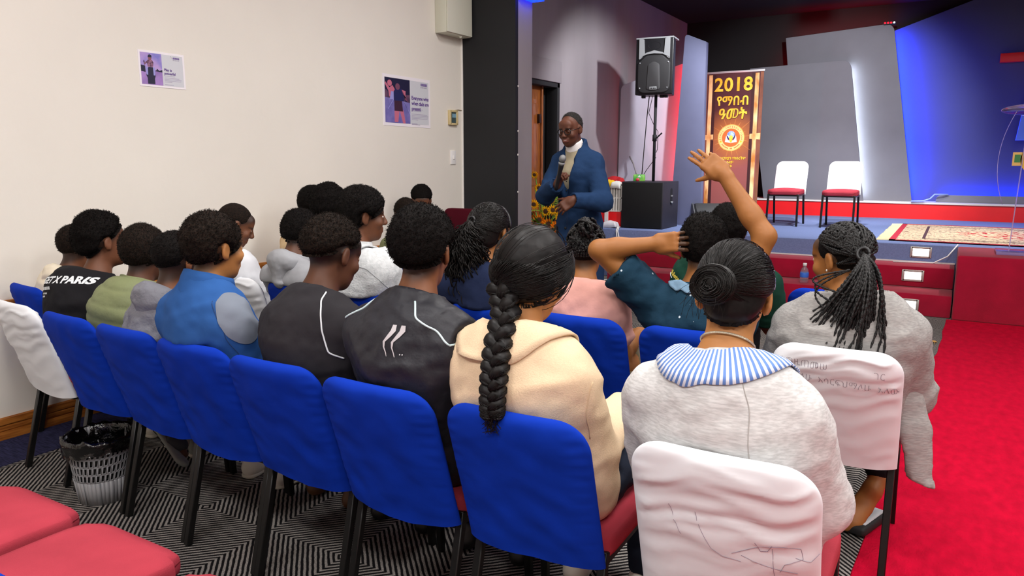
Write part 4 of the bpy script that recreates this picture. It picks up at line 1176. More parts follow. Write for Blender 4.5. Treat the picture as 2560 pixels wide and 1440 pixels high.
def prim_dist(p, X, Y, Z):
    if p['t'] == 'cone':
        a, b = p['a'], p['b']; d = b - a; L = d @ d + 1e-12
        x, y, z = X - a[0], Y - a[1], Z - a[2]
        t = np.clip((x * d[0] + y * d[1] + z * d[2]) / L, 0, 1)
        x = x - t * d[0]; y = y - t * d[1]; z = z - t * d[2]
        r = p['r1'] + (p['r2'] - p['r1']) * t
        if p['flat'] is not None:
            n, s = p['flat']; n = unit(n)
            q = (x * n[0] + y * n[1] + z * n[2]) * (s - 1)
            x = x + q * n[0]; y = y + q * n[1]; z = z + q * n[2]
        return np.sqrt(x * x + y * y + z * z) - r
    M = p['M']; x, y, z = X - p['c'][0], Y - p['c'][1], Z - p['c'][2]
    u = x * M[0, 0] + y * M[1, 0] + z * M[2, 0]; v = x * M[0, 1] + y * M[1, 1] + z * M[2, 1]; w = x * M[0, 2] + y * M[1, 2] + z * M[2, 2]
    if p['t'] == 'ell':
        r = p['r']
        k0 = np.sqrt((u / r[0]) ** 2 + (v / r[1]) ** 2 + (w / r[2]) ** 2)
        k1 = np.sqrt((u / r[0] ** 2) ** 2 + (v / r[1] ** 2) ** 2 + (w / r[2] ** 2) ** 2)
        return k0 * (k0 - 1) / (k1 + 1e-9)
    h = p['h']
    qx, qy, qz = np.abs(u) - h[0], np.abs(v) - h[1], np.abs(w) - h[2]
    return np.sqrt(np.maximum(qx, 0) ** 2 + np.maximum(qy, 0) ** 2 + np.maximum(qz, 0) ** 2) + np.minimum(np.maximum(qx, np.maximum(qy, qz)), 0) - p['rad']

def axis_pts(lo, hi, h, fine):
    pts = [lo]
    while pts[-1] < hi:
        x = pts[-1]; st = h
        for a, b, hf in fine:
            if a - h < x < b: st = min(st, hf)
        pts.append(x + st)
    return np.array(pts, np.float32)

def sdf_mesh(prims, h=.012, fine=()):
    """prims in order; fine = [(lo3, hi3, spacing)]; returns verts, quads"""
    un = [p for p in prims if p['op'] == 'u']
    bl = np.min([prim_box(p)[0] for p in un], 0) - .03; bh = np.max([prim_box(p)[1] for p in un], 0) + .03
    ax = [axis_pts(bl[i], bh[i], h, [(f[0][i], f[1][i], f[2]) for f in fine]) for i in range(3)]
    D = np.full([len(a) for a in ax], .2, np.float32)
    for p in prims:
        if p['op'] == 'cut':
            n, q = p['n'], p['p']
            if p['near'] is not None:
                c, r = p['near']; lo, hi = np.asarray(c) - r, np.asarray(c) + r
            else: lo, hi = bl, bh
        else:
            lo, hi = prim_box(p); m = p['k'] + .03; lo = lo - m; hi = hi + m
        sl = tuple(slice(max(0, np.searchsorted(ax[i], lo[i]) - 1), np.searchsorted(ax[i], hi[i]) + 1) for i in range(3))
        if any(s.stop - s.start < 1 for s in sl): continue
        X = ax[0][sl[0]][:, None, None]; Y = ax[1][sl[1]][None, :, None]; Z = ax[2][sl[2]][None, None, :]
        A = D[sl]; k = p['k']
        if p['op'] == 'cut':
            d = (X - q[0]) * n[0] + (Y - q[1]) * n[1] + (Z - q[2]) * n[2]
            if p['near'] is not None:
                s = np.sqrt((X - c[0]) ** 2 + (Y - c[1]) ** 2 + (Z - c[2]) ** 2) - r
                d = np.minimum(d, -s)
            D[sl] = np.maximum(A, d.astype(np.float32)); continue
        d = prim_dist(p, X, Y, Z)
        if p['op'] == 'u':
            hh = np.maximum(k - np.abs(A - d), 0) / k; D[sl] = np.minimum(A, d) - hh * hh * k * .25
        else:
            d = -d; hh = np.maximum(k - np.abs(A - d), 0) / k; D[sl] = np.maximum(A, d) + hh * hh * k * .25
    return surface_nets(D, ax)

def surface_nets(D, ax):
    nx, ny, nz = D.shape
    ins = D < 0
    c = np.zeros((nx - 1, ny - 1, nz - 1), np.uint8)
    offs = [(i, j, k) for i in (0, 1) for j in (0, 1) for k in (0, 1)]
    for i, j, k in offs: c += ins[i:nx - 1 + i, j:ny - 1 + j, k:nz - 1 + k]
    I, J, K = np.nonzero((c > 0) & (c < 8))
    idx = np.full(c.shape, -1, np.int32); idx[I, J, K] = np.arange(len(I))
    val = {o: D[I + o[0], J + o[1], K + o[2]] for o in offs}
    pos = np.zeros((len(I), 3)); cnt = np.zeros(len(I))
    for o in offs:
        for d in range(3):
            if o[d]: continue
            e = list(o); e[d] = 1; e = tuple(e)
            a, b = val[o], val[e]
            m = (a < 0) != (b < 0)
            t = np.where(m, a / np.where(m, a - b, 1), 0)
            q = []
            for j, base in enumerate((I, J, K)):
                p0 = ax[j][base + o[j]]
                if j == d: p0 = p0 + t * (ax[j][base + 1] - ax[j][base])
                q.append(p0)
            pos += np.stack(q, 1) * m[:, None]; cnt += m
    pos /= np.maximum(cnt, 1)[:, None]
    faces = []
    for d in range(3):
        sa = [slice(None)] * 3; sb = [slice(None)] * 3; sa[d] = slice(0, -1); sb[d] = slice(1, None)
        a, b = ins[tuple(sa)], ins[tuple(sb)]
        e = np.argwhere(a != b)
        o1, o2 = [q for q in range(3) if q != d]
        e = e[(e[:, o1] > 0) & (e[:, o2] > 0) & (e[:, o1] < D.shape[o1] - 1) & (e[:, o2] < D.shape[o2] - 1)]
        if len(e) == 0: continue
        def at(s1, s2):
            q = e.copy(); q[:, o1] -= s1; q[:, o2] -= s2; return idx[q[:, 0], q[:, 1], q[:, 2]]
        f = np.stack([at(0, 0), at(1, 0), at(1, 1), at(0, 1)], 1)
        flip = a[e[:, 0], e[:, 1], e[:, 2]]
        if d == 1: flip = ~flip
        f[~flip] = f[~flip][:, ::-1]
        faces.append(f)
    f = np.concatenate(faces)
    f = f[(f >= 0).all(1)]
    return pos.astype(np.float32), f

def vnormals(v, f):
    n = np.cross(v[f[:, 2]] - v[f[:, 0]], v[f[:, 3]] - v[f[:, 1]])
    out = np.zeros_like(v)
    for i in range(4): np.add.at(out, f[:, i], n)
    return out / (np.linalg.norm(out, axis=1, keepdims=True) + 1e-12)

def relax(v, f, it=1, w=.5):
    for _ in range(it):
        s = np.zeros_like(v); c = np.zeros(len(v), np.float32)
        for a, b in ((0, 1), (1, 2), (2, 3), (3, 0)):
            np.add.at(s, f[:, a], v[f[:, b]]); np.add.at(s, f[:, b], v[f[:, a]])
            np.add.at(c, f[:, a], 1); np.add.at(c, f[:, b], 1)
        v = v * (1 - w) + w * s / np.maximum(c, 1)[:, None]
    return v

_rg = np.random.RandomState(4)
_W = [( _rg.normal(size=(7, 3)), _rg.uniform(0, 6.28, 7)) for _ in range(4)]
def wnoise(v, freq, seed=0.0, stretch=(1, 1, 1)):
    """cheap smooth noise in -1..1 from summed sines"""
    p = v * np.array(stretch) * freq
    K, ph = _W[int(seed) % 4]
    o = np.zeros(len(v)); q = np.zeros(len(v))
    for i in range(7):
        q = np.sin(p @ K[i] + ph[i] + seed * 1.7 + .9 * q)
        o += q
    return o / 4.0

_RT = np.random.RandomState(12).uniform(-1, 1, 65536).astype(np.float32)
def vnoise(p, seed=0):
    """smooth value noise in -1..1"""
    i = np.floor(p).astype(np.int64); f = p - i; u = f * f * (3 - 2 * f); sd = int(seed * 31) * 2654435761
    def hsh(a, b, c): return _RT[((i[:, 0] + a) * 73856093 ^ (i[:, 1] + b) * 19349663 ^ (i[:, 2] + c) * 83492791 ^ sd) & 65535]
    o = 0
    for a in (0, 1):
        for b in (0, 1):
            for c in (0, 1):
                o = o + hsh(a, b, c) * (u[:, 0] if a else 1 - u[:, 0]) * (u[:, 1] if b else 1 - u[:, 1]) * (u[:, 2] if c else 1 - u[:, 2])
    return o

def color_attr(me, cols, name='col'):
    a = me.color_attributes.new(name, 'FLOAT_COLOR', 'POINT')
    c = np.ones((len(cols), 4), np.float32); c[:, :3] = cols
    a.data.foreach_set('color', c.ravel())

def hand(w, d, n, side, s=1.0, curl=(.25, .3, .25), spread=.12, thumb_open=.75, curls=None, thumb_curl=.2, r=1.0):
    """prims of a hand: wrist w, finger direction d, palm normal n, side +1 right / -1 left"""
    d = unit(d); n = unit(np.asarray(n) - d * np.dot(n, d)); t = np.cross(d, n) * side
    P = []
    M = np.stack([t, d, n], 1)
    P.append(cone(w - d * .02 * s, w + d * .02 * s, .026 * s, .028 * s, .012))
    P.append(rbox(w + d * .048 * s, V3(.03, .034, .004) * s, .0115 * s, M, .02))
    P.append(ellip(w + d * .03 * s + t * .022 * s + n * .006 * s, V3(.02, .032, .016) * s, M, .015))
    for i, (off, L) in enumerate(((.030, .072), (.0105, .080), (-.009, .074), (-.028, .058))):
        cu = curl if curls is None else curls[i]
        b = w + d * (.084 - abs(i - 1.2) * .003) * s + t * off * s
        fd = unit(d + t * spread * (1.3 - i) * .8)
        ang = 0
        rr = (.0092, .0095, .009, .0078)[i] * s * r
        P.append(cone(w + d * .05 * s + t * off * .8 * s, b, .011 * s, rr * 1.05, .01))
        for j, (q, c_) in enumerate(zip((.46, .3, .24), cu)):
            ang += c_
            dd = fd * math.cos(ang) + n * math.sin(ang)
            e = b + dd * L * q * s
            P.append(cone(b, e, rr, rr * .93, .004)); rr *= .93; b = e
    td = unit(t * thumb_open + d * .62 + n * .28)
    b = w + d * .022 * s + t * .026 * s + n * .006 * s; e = b + td * .044 * s
    P.append(cone(b, e, .0135 * s, .0105 * s, .012))
    td2 = unit(td + d * .35 * thumb_curl + n * thumb_curl)
    e2 = e + td2 * .036 * s
    P.append(cone(e, e2, .0102 * s, .008 * s, .005))
    return P

def head_prims(c, Hm, s=1.0, ear=1.0, jaw=1.0):
    """face, skull, ears; c centre, Hm rotation"""
    L = lambda *p: c + Hm @ (np.array(p) * s)
    E = lambda p, r, M=None, k=.02, op='u': ellip(L(*p), np.array(r) * s, Hm if M is None else Hm @ M, k * s, op)
    P = [E((0, -.014, .028), (.0745, .094, .088)), E((0, .03, -.035), (.058 * jaw, .062, .08), k=.03), E((0, .045, -.08), (.042 * jaw, .042, .036), k=.03),
         E((0, .066, -.1), (.02, .018, .018), k=.02), E((0, .07, .045), (.055, .026, .035), k=.03)]
    P.append(cone(L(-.036, .083, .02), L(.036, .083, .02), .011 * s, k=.014))
    for q in (-1, 1):
        P.append(E((q * .033, .1, -.001), (.017, .013, .0115), k=.012, op='s'))
        P.append(E((q * .033, .0815, -.001), (.0135, .0135, .0125), k=.004))
        P.append(E((q * .043, .066, -.032), (.022, .022, .022), k=.02))
        P.append(E((q * .0115, .104, -.036), (.0095, .01, .0085), k=.006))
    P.append(cone(L(0, .092, .012), L(0, .112, -.03), .008 * s, .0125 * s, .012))
    P.append(cone(L(-.021, .0885, -.0585), L(.021, .0885, -.0585), .0085 * s, k=.006)); P.append(cone(L(-.017, .088, -.0725), L(.017, .088, -.0725), .0095 * s, k=.005))
    P.append(cone(L(-.024, .1, -.0645), L(.024, .1, -.0645), .0042 * s, k=.004, op='s'))
    for q in (-1, 1):
        R_ = np.array(Matrix.Rotation(q * .32, 3, 'Z') @ Matrix.Rotation(-.18, 3, 'X'))
        P.append(E((q * .078, -.006, -.004), (.0085 * ear, .0205, .033), R_, .006))
        P.append(E((q * .074, -.002, -.03), (.007, .011, .011), R_, .006))
        P.append(E((q * .0875, .0, .0), (.006, .0115, .019), R_, .005, 's'))
    return P

m_skin_cache = {}
def skin_mat():
    if 'skin' not in m_skin_cache:
        m = mat('skin', '#7a4a2e', .55, var=.05, vscale=40, bump=.08, bscale=260, attr='col', spec=.4)
        m_skin_cache['skin'] = m
    return m_skin_cache['skin']
m_eye = mat('eye_white', '#e6dcd2', .25); m_iris = mat('dark_iris', '#1a0f0a', .15)
m_hair = mat('black_hair', '#080606', .8, color2='#130e0c', vscale=160, bump=.8, bscale=220, bdist=.004, spec=.12, bdetail=4.0)
m_hair_br = mat('dark_brown_hair', '#0f0b08', .8, color2='#231913', vscale=140, bump=.8, bscale=200, bdist=.004, spec=.12, bdetail=4.0)
m_sleek = mat('sleek_black_hair', '#080606', .5, color2='#110d0c', vscale=60, spec=.22)
m_sleek2 = mat('sleek_hair_strand', '#0f0b09', .45, var=.5, vscale=300, spec=.28)
m_braid = mat('braided_black_hair', '#0b0a0a', .42, bump=.8, bscale=300, bdist=.004, spec=.4)
# ================================================================== people
BV = None
from mathutils.bvhtree import BVHTree

class Person:
    """joints in the person's own frame: origin on the floor below the hips, +y forward"""
    def __init__(s, seat, rz, head, yaw=0, pitch=0, roll=0, sc=1.0, skin='#7a4a2e', label='', twist=0, name='person', group=None, width=1.0, arms=None, legs=None, stand=False, hs=1.0, slump=.045, seat_z=.47, chair=None, bounds=(None, None), elbow=.032, seated=True):
        s.root = empty(name, (seat[0], seat[1], seat[2] if len(seat) > 2 else 0), rz, label, 'person', group)
        s.W = Matrix.Translation(s.root.location) @ Matrix.Rotation(rz, 4, 'Z'); s.Wi = s.W.inverted()
        s.sc = sc; s.skin = hexc(skin); s.width = width; s.hs = hs
        s.Hc = s.loc(head); s.Hm = rotm(yaw, pitch, roll)
        # what the sitter presses against: the seat pad, the chair back, the neighbours
        s.press = []
        if seated:
            cx, cy, cr = chair if chair else (seat[0], seat[1], rz)
            Cm = s.Wi @ Matrix.Translation((cx, cy, 0)) @ Matrix.Rotation(cr, 4, 'Z'); Cr = np.array(Cm.to_3x3())
            v_ = unit(V3(0, 1, .31)); w_ = unit(V3(0, -.31, 1)); Bm = Cr @ np.stack([V3(1, 0, 0), v_, w_], 1)
            bc_ = Vector(V3(0, back_y(.6), .6) + v_ * (.012 - .13))
            s.press.append(rbox(np.array(Cm @ Vector((0, .03, .425))), V3(.225, .235, .053), .003, Cr, .012, 's'))
            s.press.append(rbox(np.array(Cm @ bc_), V3(.225, .13, .232), .003, Bm, .02, 's'))
        s.bounds = bounds; s.seat_xy = seat
        k = sc
        s.pel = V3(0, -.08, seat_z + .1 * k)
        s.N = s.Hc + s.Hm @ V3(0, -.03, -.1) * hs + V3(0, -.022, -.052) * k
        ch = s.pel * .34 + s.N * .66; wa = s.pel * .68 + s.N * .32
        s.chest = ch + V3(0, -slump, 0); s.waist = wa + V3(0, -slump * .75, 0)
        c_, s_ = math.cos(twist), math.sin(twist); s.rt = V3(c_, s_, 0); s.fwd = V3(-s_, c_, 0)
        sw = .142 * k * width
        s.S = {q: s.N + s.rt * q * sw + V3(0, -.012, -.108 * k) for q in (-1, 1)}
        for q, b_ in zip((-1, 1), bounds):
            if b_ is None: continue
            n_ = unit(s.vec((q, 0, -q * (b_[1] - b_[0]) / .43)))
            s.press.append(cut(n_, s.loc((b_[0] + q * .002, seat[1], .57)), near=(s.pel * .4 + s.N * .6 - V3(0, 0, .1), .42)))
        s.E, s.Wr, s.hd, s.hn, s.curl = {}, {}, {}, {}, {}
        s.handk = {}
        for q in (-1, 1):
            a = (arms or {}).get(q)
            if a is None:
                s.E[q] = s.S[q] + s.rt * q * elbow * k + s.fwd * .1 * k + V3(0, 0, -.225 * k)
                s.Wr[q] = s.pel + s.rt * q * .075 + s.fwd * .30 * k + V3(0, 0, .105)
                s.hd[q] = s.fwd * .8 - s.rt * q * .55 + V3(0, 0, -.12); s.hn[q] = V3(0, 0, -1)
            else:
                s.E[q] = s.loc(a['e']); s.Wr[q] = s.loc(a['w']); s.hd[q] = s.vec(a['d']); s.hn[q] = s.vec(a['n'])
                s.handk[q] = a.get('hand', {})
        lg = legs or {}
        s.H, s.K, s.A, s.T = {}, {}, {}, {}
        for q in (-1, 1):
            l = lg.get(q, {})
            s.H[q] = s.pel + V3(q * .085 * k, .03, -.02)
            s.K[q] = s.loc(l['k']) if 'k' in l else V3(q * .115 * k, .36 * k, seat_z + .06)
            s.A[q] = s.loc(l['a']) if 'a' in l else V3(q * .12 * k, .33 * k, .085)
            s.T[q] = s.loc(l['t']) if 't' in l else s.A[q] + V3(q * .02, .15, -.055)
    def loc(s, p): return np.array(s.Wi @ Vector(p))
    def vec(s, p): return np.array(s.Wi.to_3x3() @ Vector(p))
    def hp(s, *p): return s.Hc + s.Hm @ (np.array(p) * s.hs)
    def torso(s, inf=0.0, arm=1.0, sleeve=1.0, loose=0.0, hem=0.0, flatk=1.45):
        """prims of trunk and arms, inflated; sleeve = share of the arm covered"""
        k = s.sc; w = s.width; F = (s.fwd, flatk)
        P = [cone(s.pel - s.rt * .05 * k, s.pel + s.rt * .05 * k, .118 * k + inf, k=.05, flat=(s.fwd, 1.12)),
             cone(s.pel, s.waist, .135 * k * w + inf, .128 * k * w + inf + loose * .5, .05, flat=(s.fwd, 1.3)),
             cone(s.waist, s.chest, .13 * k * w + inf + loose * .5, .152 * k * w + inf + loose, .05, flat=F),
             cone(s.chest, s.N - V3(0, .01, .055 * k), .15 * k * w + inf + loose, .095 * k + inf, .05, flat=F),
             cone(s.N + V3(0, 0, -.035 * k), s.N + V3(0, .005, .01), .062 * k + inf * .6, .058 * k + inf * .3, .04)]
        for q in (-1, 1):
            P.append(cone(s.N + V3(0, -.005, -.04 * k) + s.rt * q * .03, s.S[q] + V3(0, 0, .004), .05 * k + inf * .8, .054 * k + inf, .05))
            P.append(cone(s.chest + s.rt * q * .07 * k, s.S[q] - V3(0, 0, .02), .085 * k + inf, .052 * k + inf, .05, flat=(s.fwd, 1.2)))
            if sleeve > 0:
                e = s.S[q] + (s.E[q] - s.S[q]) * min(1, sleeve * 2)
                P.append(cone(s.S[q], e, .056 * k * arm + inf + loose * .3, .045 * k * arm + inf + loose * .4, .035))
            if sleeve > .5:
                u = min(1, (sleeve - .5) * 2); wv = s.E[q] + (s.Wr[q] - s.E[q]) * u
                P.append(cone(s.E[q], wv, .045 * k * arm + inf + loose * .4, .032 * k * arm + inf + loose * .25, .025))
        return P
    def body(s, h=.012, hf=.0065, hands=True, hand_h=.0065, legs_skin=False, ear=1.0, jaw=1.0, beard=None, scalp=None, hairline=None, foot=None, nohand=(), brow=True, lips='#7a3a34'):
        k = s.sc
        P = s.torso(-.012)
        P += [cone(s.N + V3(0, 0, -.02), s.hp(0, -.022, -.06), .056 * k, .053 * s.hs, .03)]
        P += head_prims(s.Hc, s.Hm, s.hs, ear, jaw)
        fine = [(s.Hc - .135, s.Hc + .135, hf)]
        for q in (-1, 1):
            P.append(cone(s.S[q], s.E[q], .05 * k, .039 * k, .02)); P.append(cone(s.E[q], s.E[q] + (s.Wr[q] - s.E[q]) * .35, .04 * k, .041 * k, .02)); P.append(cone(s.E[q] + (s.Wr[q] - s.E[q]) * .3, s.Wr[q], .041 * k, .0265 * k, .02))
            if q in nohand: continue
            P += hand(s.Wr[q], s.hd[q], s.hn[q], q, k, **s.handk.get(q, dict(curl=(.3, .35, .3))))
            m = s.Wr[q] + unit(s.hd[q]) * .085
            fine.append((m - .1, m + .1, hand_h))
        for q in (-1, 1):
            P.append(cone(s.H[q], s.K[q], .075 * k, .05 * k, .03)); P.append(cone(s.K[q], s.K[q] * .6 + s.A[q] * .4, .05 * k, .05 * k, .02)); P.append(cone(s.K[q] * .62 + s.A[q] * .38, s.A[q], .05 * k, .034 * k, .02))
            P.append(cone(s.A[q], s.T[q], .032 * k, .022 * k, .02))
        P += s.press
        if foot: P += foot
        v, f = sdf_mesh(P, h, fine)
        v = relax(v, f, 1, .35)
        me = mesh_np('body', v, f)
        # colour of the skin itself: lips, brows, close-cropped scalp
        L = ((v - s.Hc) @ s.Hm) / s.hs
        col = np.tile(np.array(s.skin), (len(v), 1))
        lip = np.exp(-((L[:, 0] / .024) ** 4 + ((L[:, 2] + .065) / .013) ** 4)) * (L[:, 1] > .08)
        col = col * (1 - lip[:, None] * .6) + np.array(hexc(lips)) * lip[:, None] * .6
        dark = np.array(hexc('#120c0a'))
        if brow:
            b = np.exp(-(((np.abs(L[:, 0]) - .034) / .02) ** 4 + ((L[:, 2] - .02 - .004 * np.cos(L[:, 0] * 60)) / .0055) ** 4)) * (L[:, 1] > .06)
            col = col * (1 - b[:, None] * .85) + dark * b[:, None] * .85
        if scalp is not None:
            z0, sl = scalp[0] + .012, scalp[1]       # z > z0 + sl*y is scalp
            m = 1 / (1 + np.exp(-(L[:, 2] - z0 - sl * L[:, 1]) / .006)) * (L[:, 2] > -.16) * (np.linalg.norm(L, axis=1) < .2) * (np.abs(L[:, 0]) < .0765)
            col = col * (1 - m[:, None] * .85) + dark * m[:, None] * .85
        if beard is not None:
            m = ((L[:, 2] < -.045) & (L[:, 1] > -.01) & (L[:, 2] > -.125) & (lip < .3)).astype(float) * beard
            col = col * (1 - m[:, None]) + np.array(hexc('#2a1c16')) * m[:, None]
        color_attr(me, np.clip(col, 0, 1))
        s.bodyo = link('body', me, skin_mat(), s.root)
        ey = MB(); ir = MB()
        for q in (-1, 1):
            c = s.hp(q * .033, .0805, -.001)
            ey.ball(c, .0135 * s.hs, 10, 8); ir.ball(s.hp(q * .033, .0885, -.0015), .0066 * s.hs, 8, 6)
        eo = ey.build('eyes', m_eye, s.root, smooth=True); ir.build('irises', m_iris, eo, smooth=True)
        return s.bodyo
    def cloth(s, name, P, m, h=.012, fold=.004, ffreq=20, quilt=None, seed=1.0, fine=(), parent=None, relaxn=1, post=None):
        v, f = sdf_mesh(P, h, fine)
        v = relax(v, f, relaxn, .4)
        n = vnormals(v, f)
        q_ = v + .03 * np.stack([vnoise(v * 9, seed), vnoise(v * 9, seed + 3), vnoise(v * 9, seed + 7)], 1)
        d = fold * 1.35 * (vnoise(v * ffreq * .45, seed) * .8 + 1.5 * (1 - 2 * np.abs(vnoise(q_ * np.array((.7, .7, 1.25)) * ffreq * .8, seed + 5))) * .6 + .35 * vnoise(v * ffreq * 3, seed + 2))
        if quilt:
            ph = (v[:, 2] + quilt[2] * v[:, 0] if len(quilt) > 2 else v[:, 2]) * math.pi / quilt[0]
            d = d + quilt[1] * (np.abs(np.sin(ph)) ** .6 - .6)
        v = v + n * d[:, None]
        if post is not None: v = post(v, n)
        me = mesh_np(name, v, f)
        return link(name, me, m, parent or s.root)
    def top(s, name, m, inf=.012, sleeve=1.0, loose=.012, h=.012, fold=.004, ffreq=18, seed=1.0, collar=None, collar_m=None, neck=.02, quilt=None, extra=(), cuts=(), arm=1.0, fine=(), flatk=1.45):
        P = s.torso(inf, arm, sleeve, loose, flatk=flatk)
        up = unit(s.hp(0, -.02, -.06) - s.N)
        if collar == 'stand': P.append(cone(s.N + V3(0, -.004, -.02), s.N + up * .05 + V3(0, -.004, 0), .078 * s.sc, .074 * s.sc, .02))
        P += list(extra)
        P.append(cut(up, s.N + up * (neck + (.04 if collar == 'stand' else 0)), near=(s.N + up * .1, .16)))
        if collar in ('stand', 'crew'):
            P.append(cone(s.N + up * .0, s.N + up * .16, .064 * s.sc, .066 * s.sc, .008, op='s'))
        if 0 < sleeve < .5:
            for q in (-1, 1):
                ax = unit(s.E[q] - s.S[q]); e = s.S[q] + (s.E[q] - s.S[q]) * sleeve * 2
                P.append(cut(ax, e, near=(e + ax * .05, .12)))
        P += list(cuts) + s.press
        s.topo = s.cloth(name, P, m, h, fold, ffreq, quilt, seed, fine)
        s._bvh = None
        if collar == 'crew':
            pts = []; e1 = unit(np.cross(up, s.fwd)); e2 = np.cross(up, e1)
            for j in range(33):
                a = 2 * math.pi * j / 32
                pts.append(s.N + up * (neck - .004) + (e1 * math.cos(a) + e2 * math.sin(a)) * (.066 * s.sc + inf * .4))
            MB().tube(pts, .0085, 8, cap=False).build('neckband', collar_m or m, s.topo, smooth=True)
        return s.topo
    def bvh(s):
        if s._bvh is None:
            me = s.topo.data
            s._bvh = BVHTree.FromPolygons([v.co.copy() for v in me.vertices], [tuple(p.vertices) for p in me.polygons])
        return s._bvh
    def on_back(s, x, z, off=.002, d=(0, 1, 0)):
        """point of the garment seen from behind at own-frame x,z"""
        d = Vector(d).normalized()
        o = Vector((x, 0, z)) - d * 1.2
        hit = s.bvh().ray_cast(o, d)
        if hit[0] is None: return None
        return hit[0] + hit[1] * (off if hit[1].dot(d) < 0 else -off)
    def piping(s, name, pts, r, m, d=(0, 1, 0), n=10):
        q = []
        for i in range(len(pts) - 1):
            for j in range(n):
                u = j / n; q.append((pts[i][0] * (1 - u) + pts[i + 1][0] * u, pts[i][1] * (1 - u) + pts[i + 1][1] * u))
        q.append(pts[-1])
        # round the corners a little
        for _ in range(3): q = [q[0]] + [((q[i - 1][0] + 2 * q[i][0] + q[i + 1][0]) / 4, (q[i - 1][1] + 2 * q[i][1] + q[i + 1][1]) / 4) for i in range(1, len(q) - 1)] + [q[-1]]
        q = [k_ for k_ in (s.on_back(x, z, r * .4, d) for x, z in q) if k_ is not None]
        if len(q) < 3: print('no line', name); return None
        return MB().tube(q, r, 6).build(name, m, s.topo, smooth=True)
    def print_text(s, body, size, centre, d, m, rot=0.0, bold=0.0, spacing=1.0):
        """lettering laid on the garment: centre (world) of its left baseline end, d the direction it is pressed on"""
        c = Vector(s.loc(centre)); dd = Vector(s.vec(d)).normalized()
        r_ = dd.cross(Vector((0, 0, 1))).normalized(); u_ = r_.cross(dd)
        last = [c]
        def fn(a, b, e):
            A = a * math.cos(rot) - b * math.sin(rot); B = a * math.sin(rot) + b * math.cos(rot)
            hit = s.bvh().ray_cast(c + r_ * A + u_ * B - dd * .4, dd)
            if hit[0] is not None: last[0] = hit[0] - dd * .0025
            return last[0]
        return text_mesh('printed_lettering', body, size, m, s.topo, extrude=0.0, fn=fn, bold=bold, spacing=spacing)
    def print_bars(s, name, rows, centre, d, m, rot=0.0):
        """rows of small printed marks: rows = [(x, y, [widths], height)]"""
        c = Vector(s.loc(centre)); dd = Vector(s.vec(d)).normalized()
        r_ = dd.cross(Vector((0, 0, 1))).normalized(); u_ = r_.cross(dd); v = []; f = []
        for x, y, ws, h in rows:
            for w in ws:
                q = []
                for a, b in ((x, y), (x + w, y), (x + w, y + h), (x, y + h)):
                    A = a * math.cos(rot) - b * math.sin(rot); B = a * math.sin(rot) + b * math.cos(rot)
                    hit = s.bvh().ray_cast(c + r_ * A + u_ * B - dd * .4, dd)
                    if hit[0] is not None: q.append(hit[0] - dd * .0025)
                if len(q) == 4: f.append(tuple(range(len(v), len(v) + 4))); v += q
                x += w + .004
        return link(name, mesh_np(name, v, f), m, s.topo) if f else None
    def print_poly(s, name, pts, m, d=(0, 1, 0)):
        """flat printed shape (thin strip polygon given as left and right edges)"""
        v = []; f = []
        for (a, b) in pts: v += [s.on_back(a[0], a[1], .0025, d) or Vector((0, 0, 1)), s.on_back(b[0], b[1], .0025, d) or Vector((0, 0, 1))]
        for i in range(len(pts) - 1): f.append((2 * i, 2 * i + 1, 2 * i + 3, 2 * i + 2))
        return link(name, mesh_np(name, v, f), m, s.topo)
    def trousers(s, m, h=.015, inf=.008, shorts=False):
        k = s.sc
        P = [cone(s.pel - s.rt * .045 * k, s.pel + s.rt * .045 * k, .112 * k + inf, k=.04)]
        for q in (-1, 1):
            P.append(cone(s.H[q], s.K[q], .08 * k + inf, .058 * k + inf, .03))
            if not shorts: P.append(cone(s.K[q], s.A[q] + (s.K[q] - s.A[q]) * .1, .056 * k + inf, .044 * k + inf, .02))
        P.append(cut((0, 0, 1), s.pel + V3(0, 0, .0), near=(s.pel + V3(0, -.05, .12), .24)))
        P += s.press
        return s.cloth('trousers', P, m, h, .004, 22, seed=2.0)
    def shoes(s, m, sole=None, which=(-1, 1), h=.011):
        for q in which:
            a, t = s.A[q], s.T[q]; d = unit(t - a); f_ = unit(V3(d[0], d[1], 0))
            g = V3(a[0], a[1], 0.04)
            P = [cone(a + V3(0, -.015, .0), a + V3(0, -.012, -.04), .042, .04, .02), cone(g - f_ * .035, g + f_ * .15, .04, .036, .02), cut((0, 0, -1), (0, 0, .004))]
            o = s.cloth('shoe', P, m, h, 0.0, 10)
            if sole: s.cloth('sole', [cone(g - f_ * .035 - V3(0, 0, .02), g + f_ * .15 - V3(0, 0, .02), .043, .039, .01), cut((0, 0, -1), (0, 0, .001)), cut((0, 0, 1), (0, 0, .022))], sole, h, 0.0, 10, parent=o)
    # ---------------- hair
    def cap(s, t=.02, m=None, z0=-.003, sl=.8, fuzz=.004, lump=.004, ffreq=240, h=.0075, seed=1.0, low=None, extra=(), name='hair', backz=None, top=0.0, room=1.0):
        """close hair: inflated skull above a slanted hairline"""
        E = lambda c, r, k=.02, op='u': ellip(s.hp(*c), np.array(r) * s.hs, s.Hm, k, op)
        P = [E((0, -.016, .032 + top * .5), (.0745 + t * .92, .094 + t * .9, .088 + t + top))]
        if low: P.append(E((0, -.045, -.03), (.062 + t * .4, .06 + t * .6, .07)))
        P += list(extra)
        nrm = s.Hm @ unit(V3(0, sl, -1))
        P.append(cut(nrm, s.hp(0, 0, z0)))
        for q in (-1, 1): P.append(E((q * .102, -.012, -.012), (.038, .042 * room, .046 * room), .012, 's'))       # room for the ears
        P.append(E((0, .115, -.02), (.08, .05, .085), .02, 's'))                                      # face
        v, f = sdf_mesh(P, h)
        v = relax(v, f, 1, .3)
        n = vnormals(v, f)
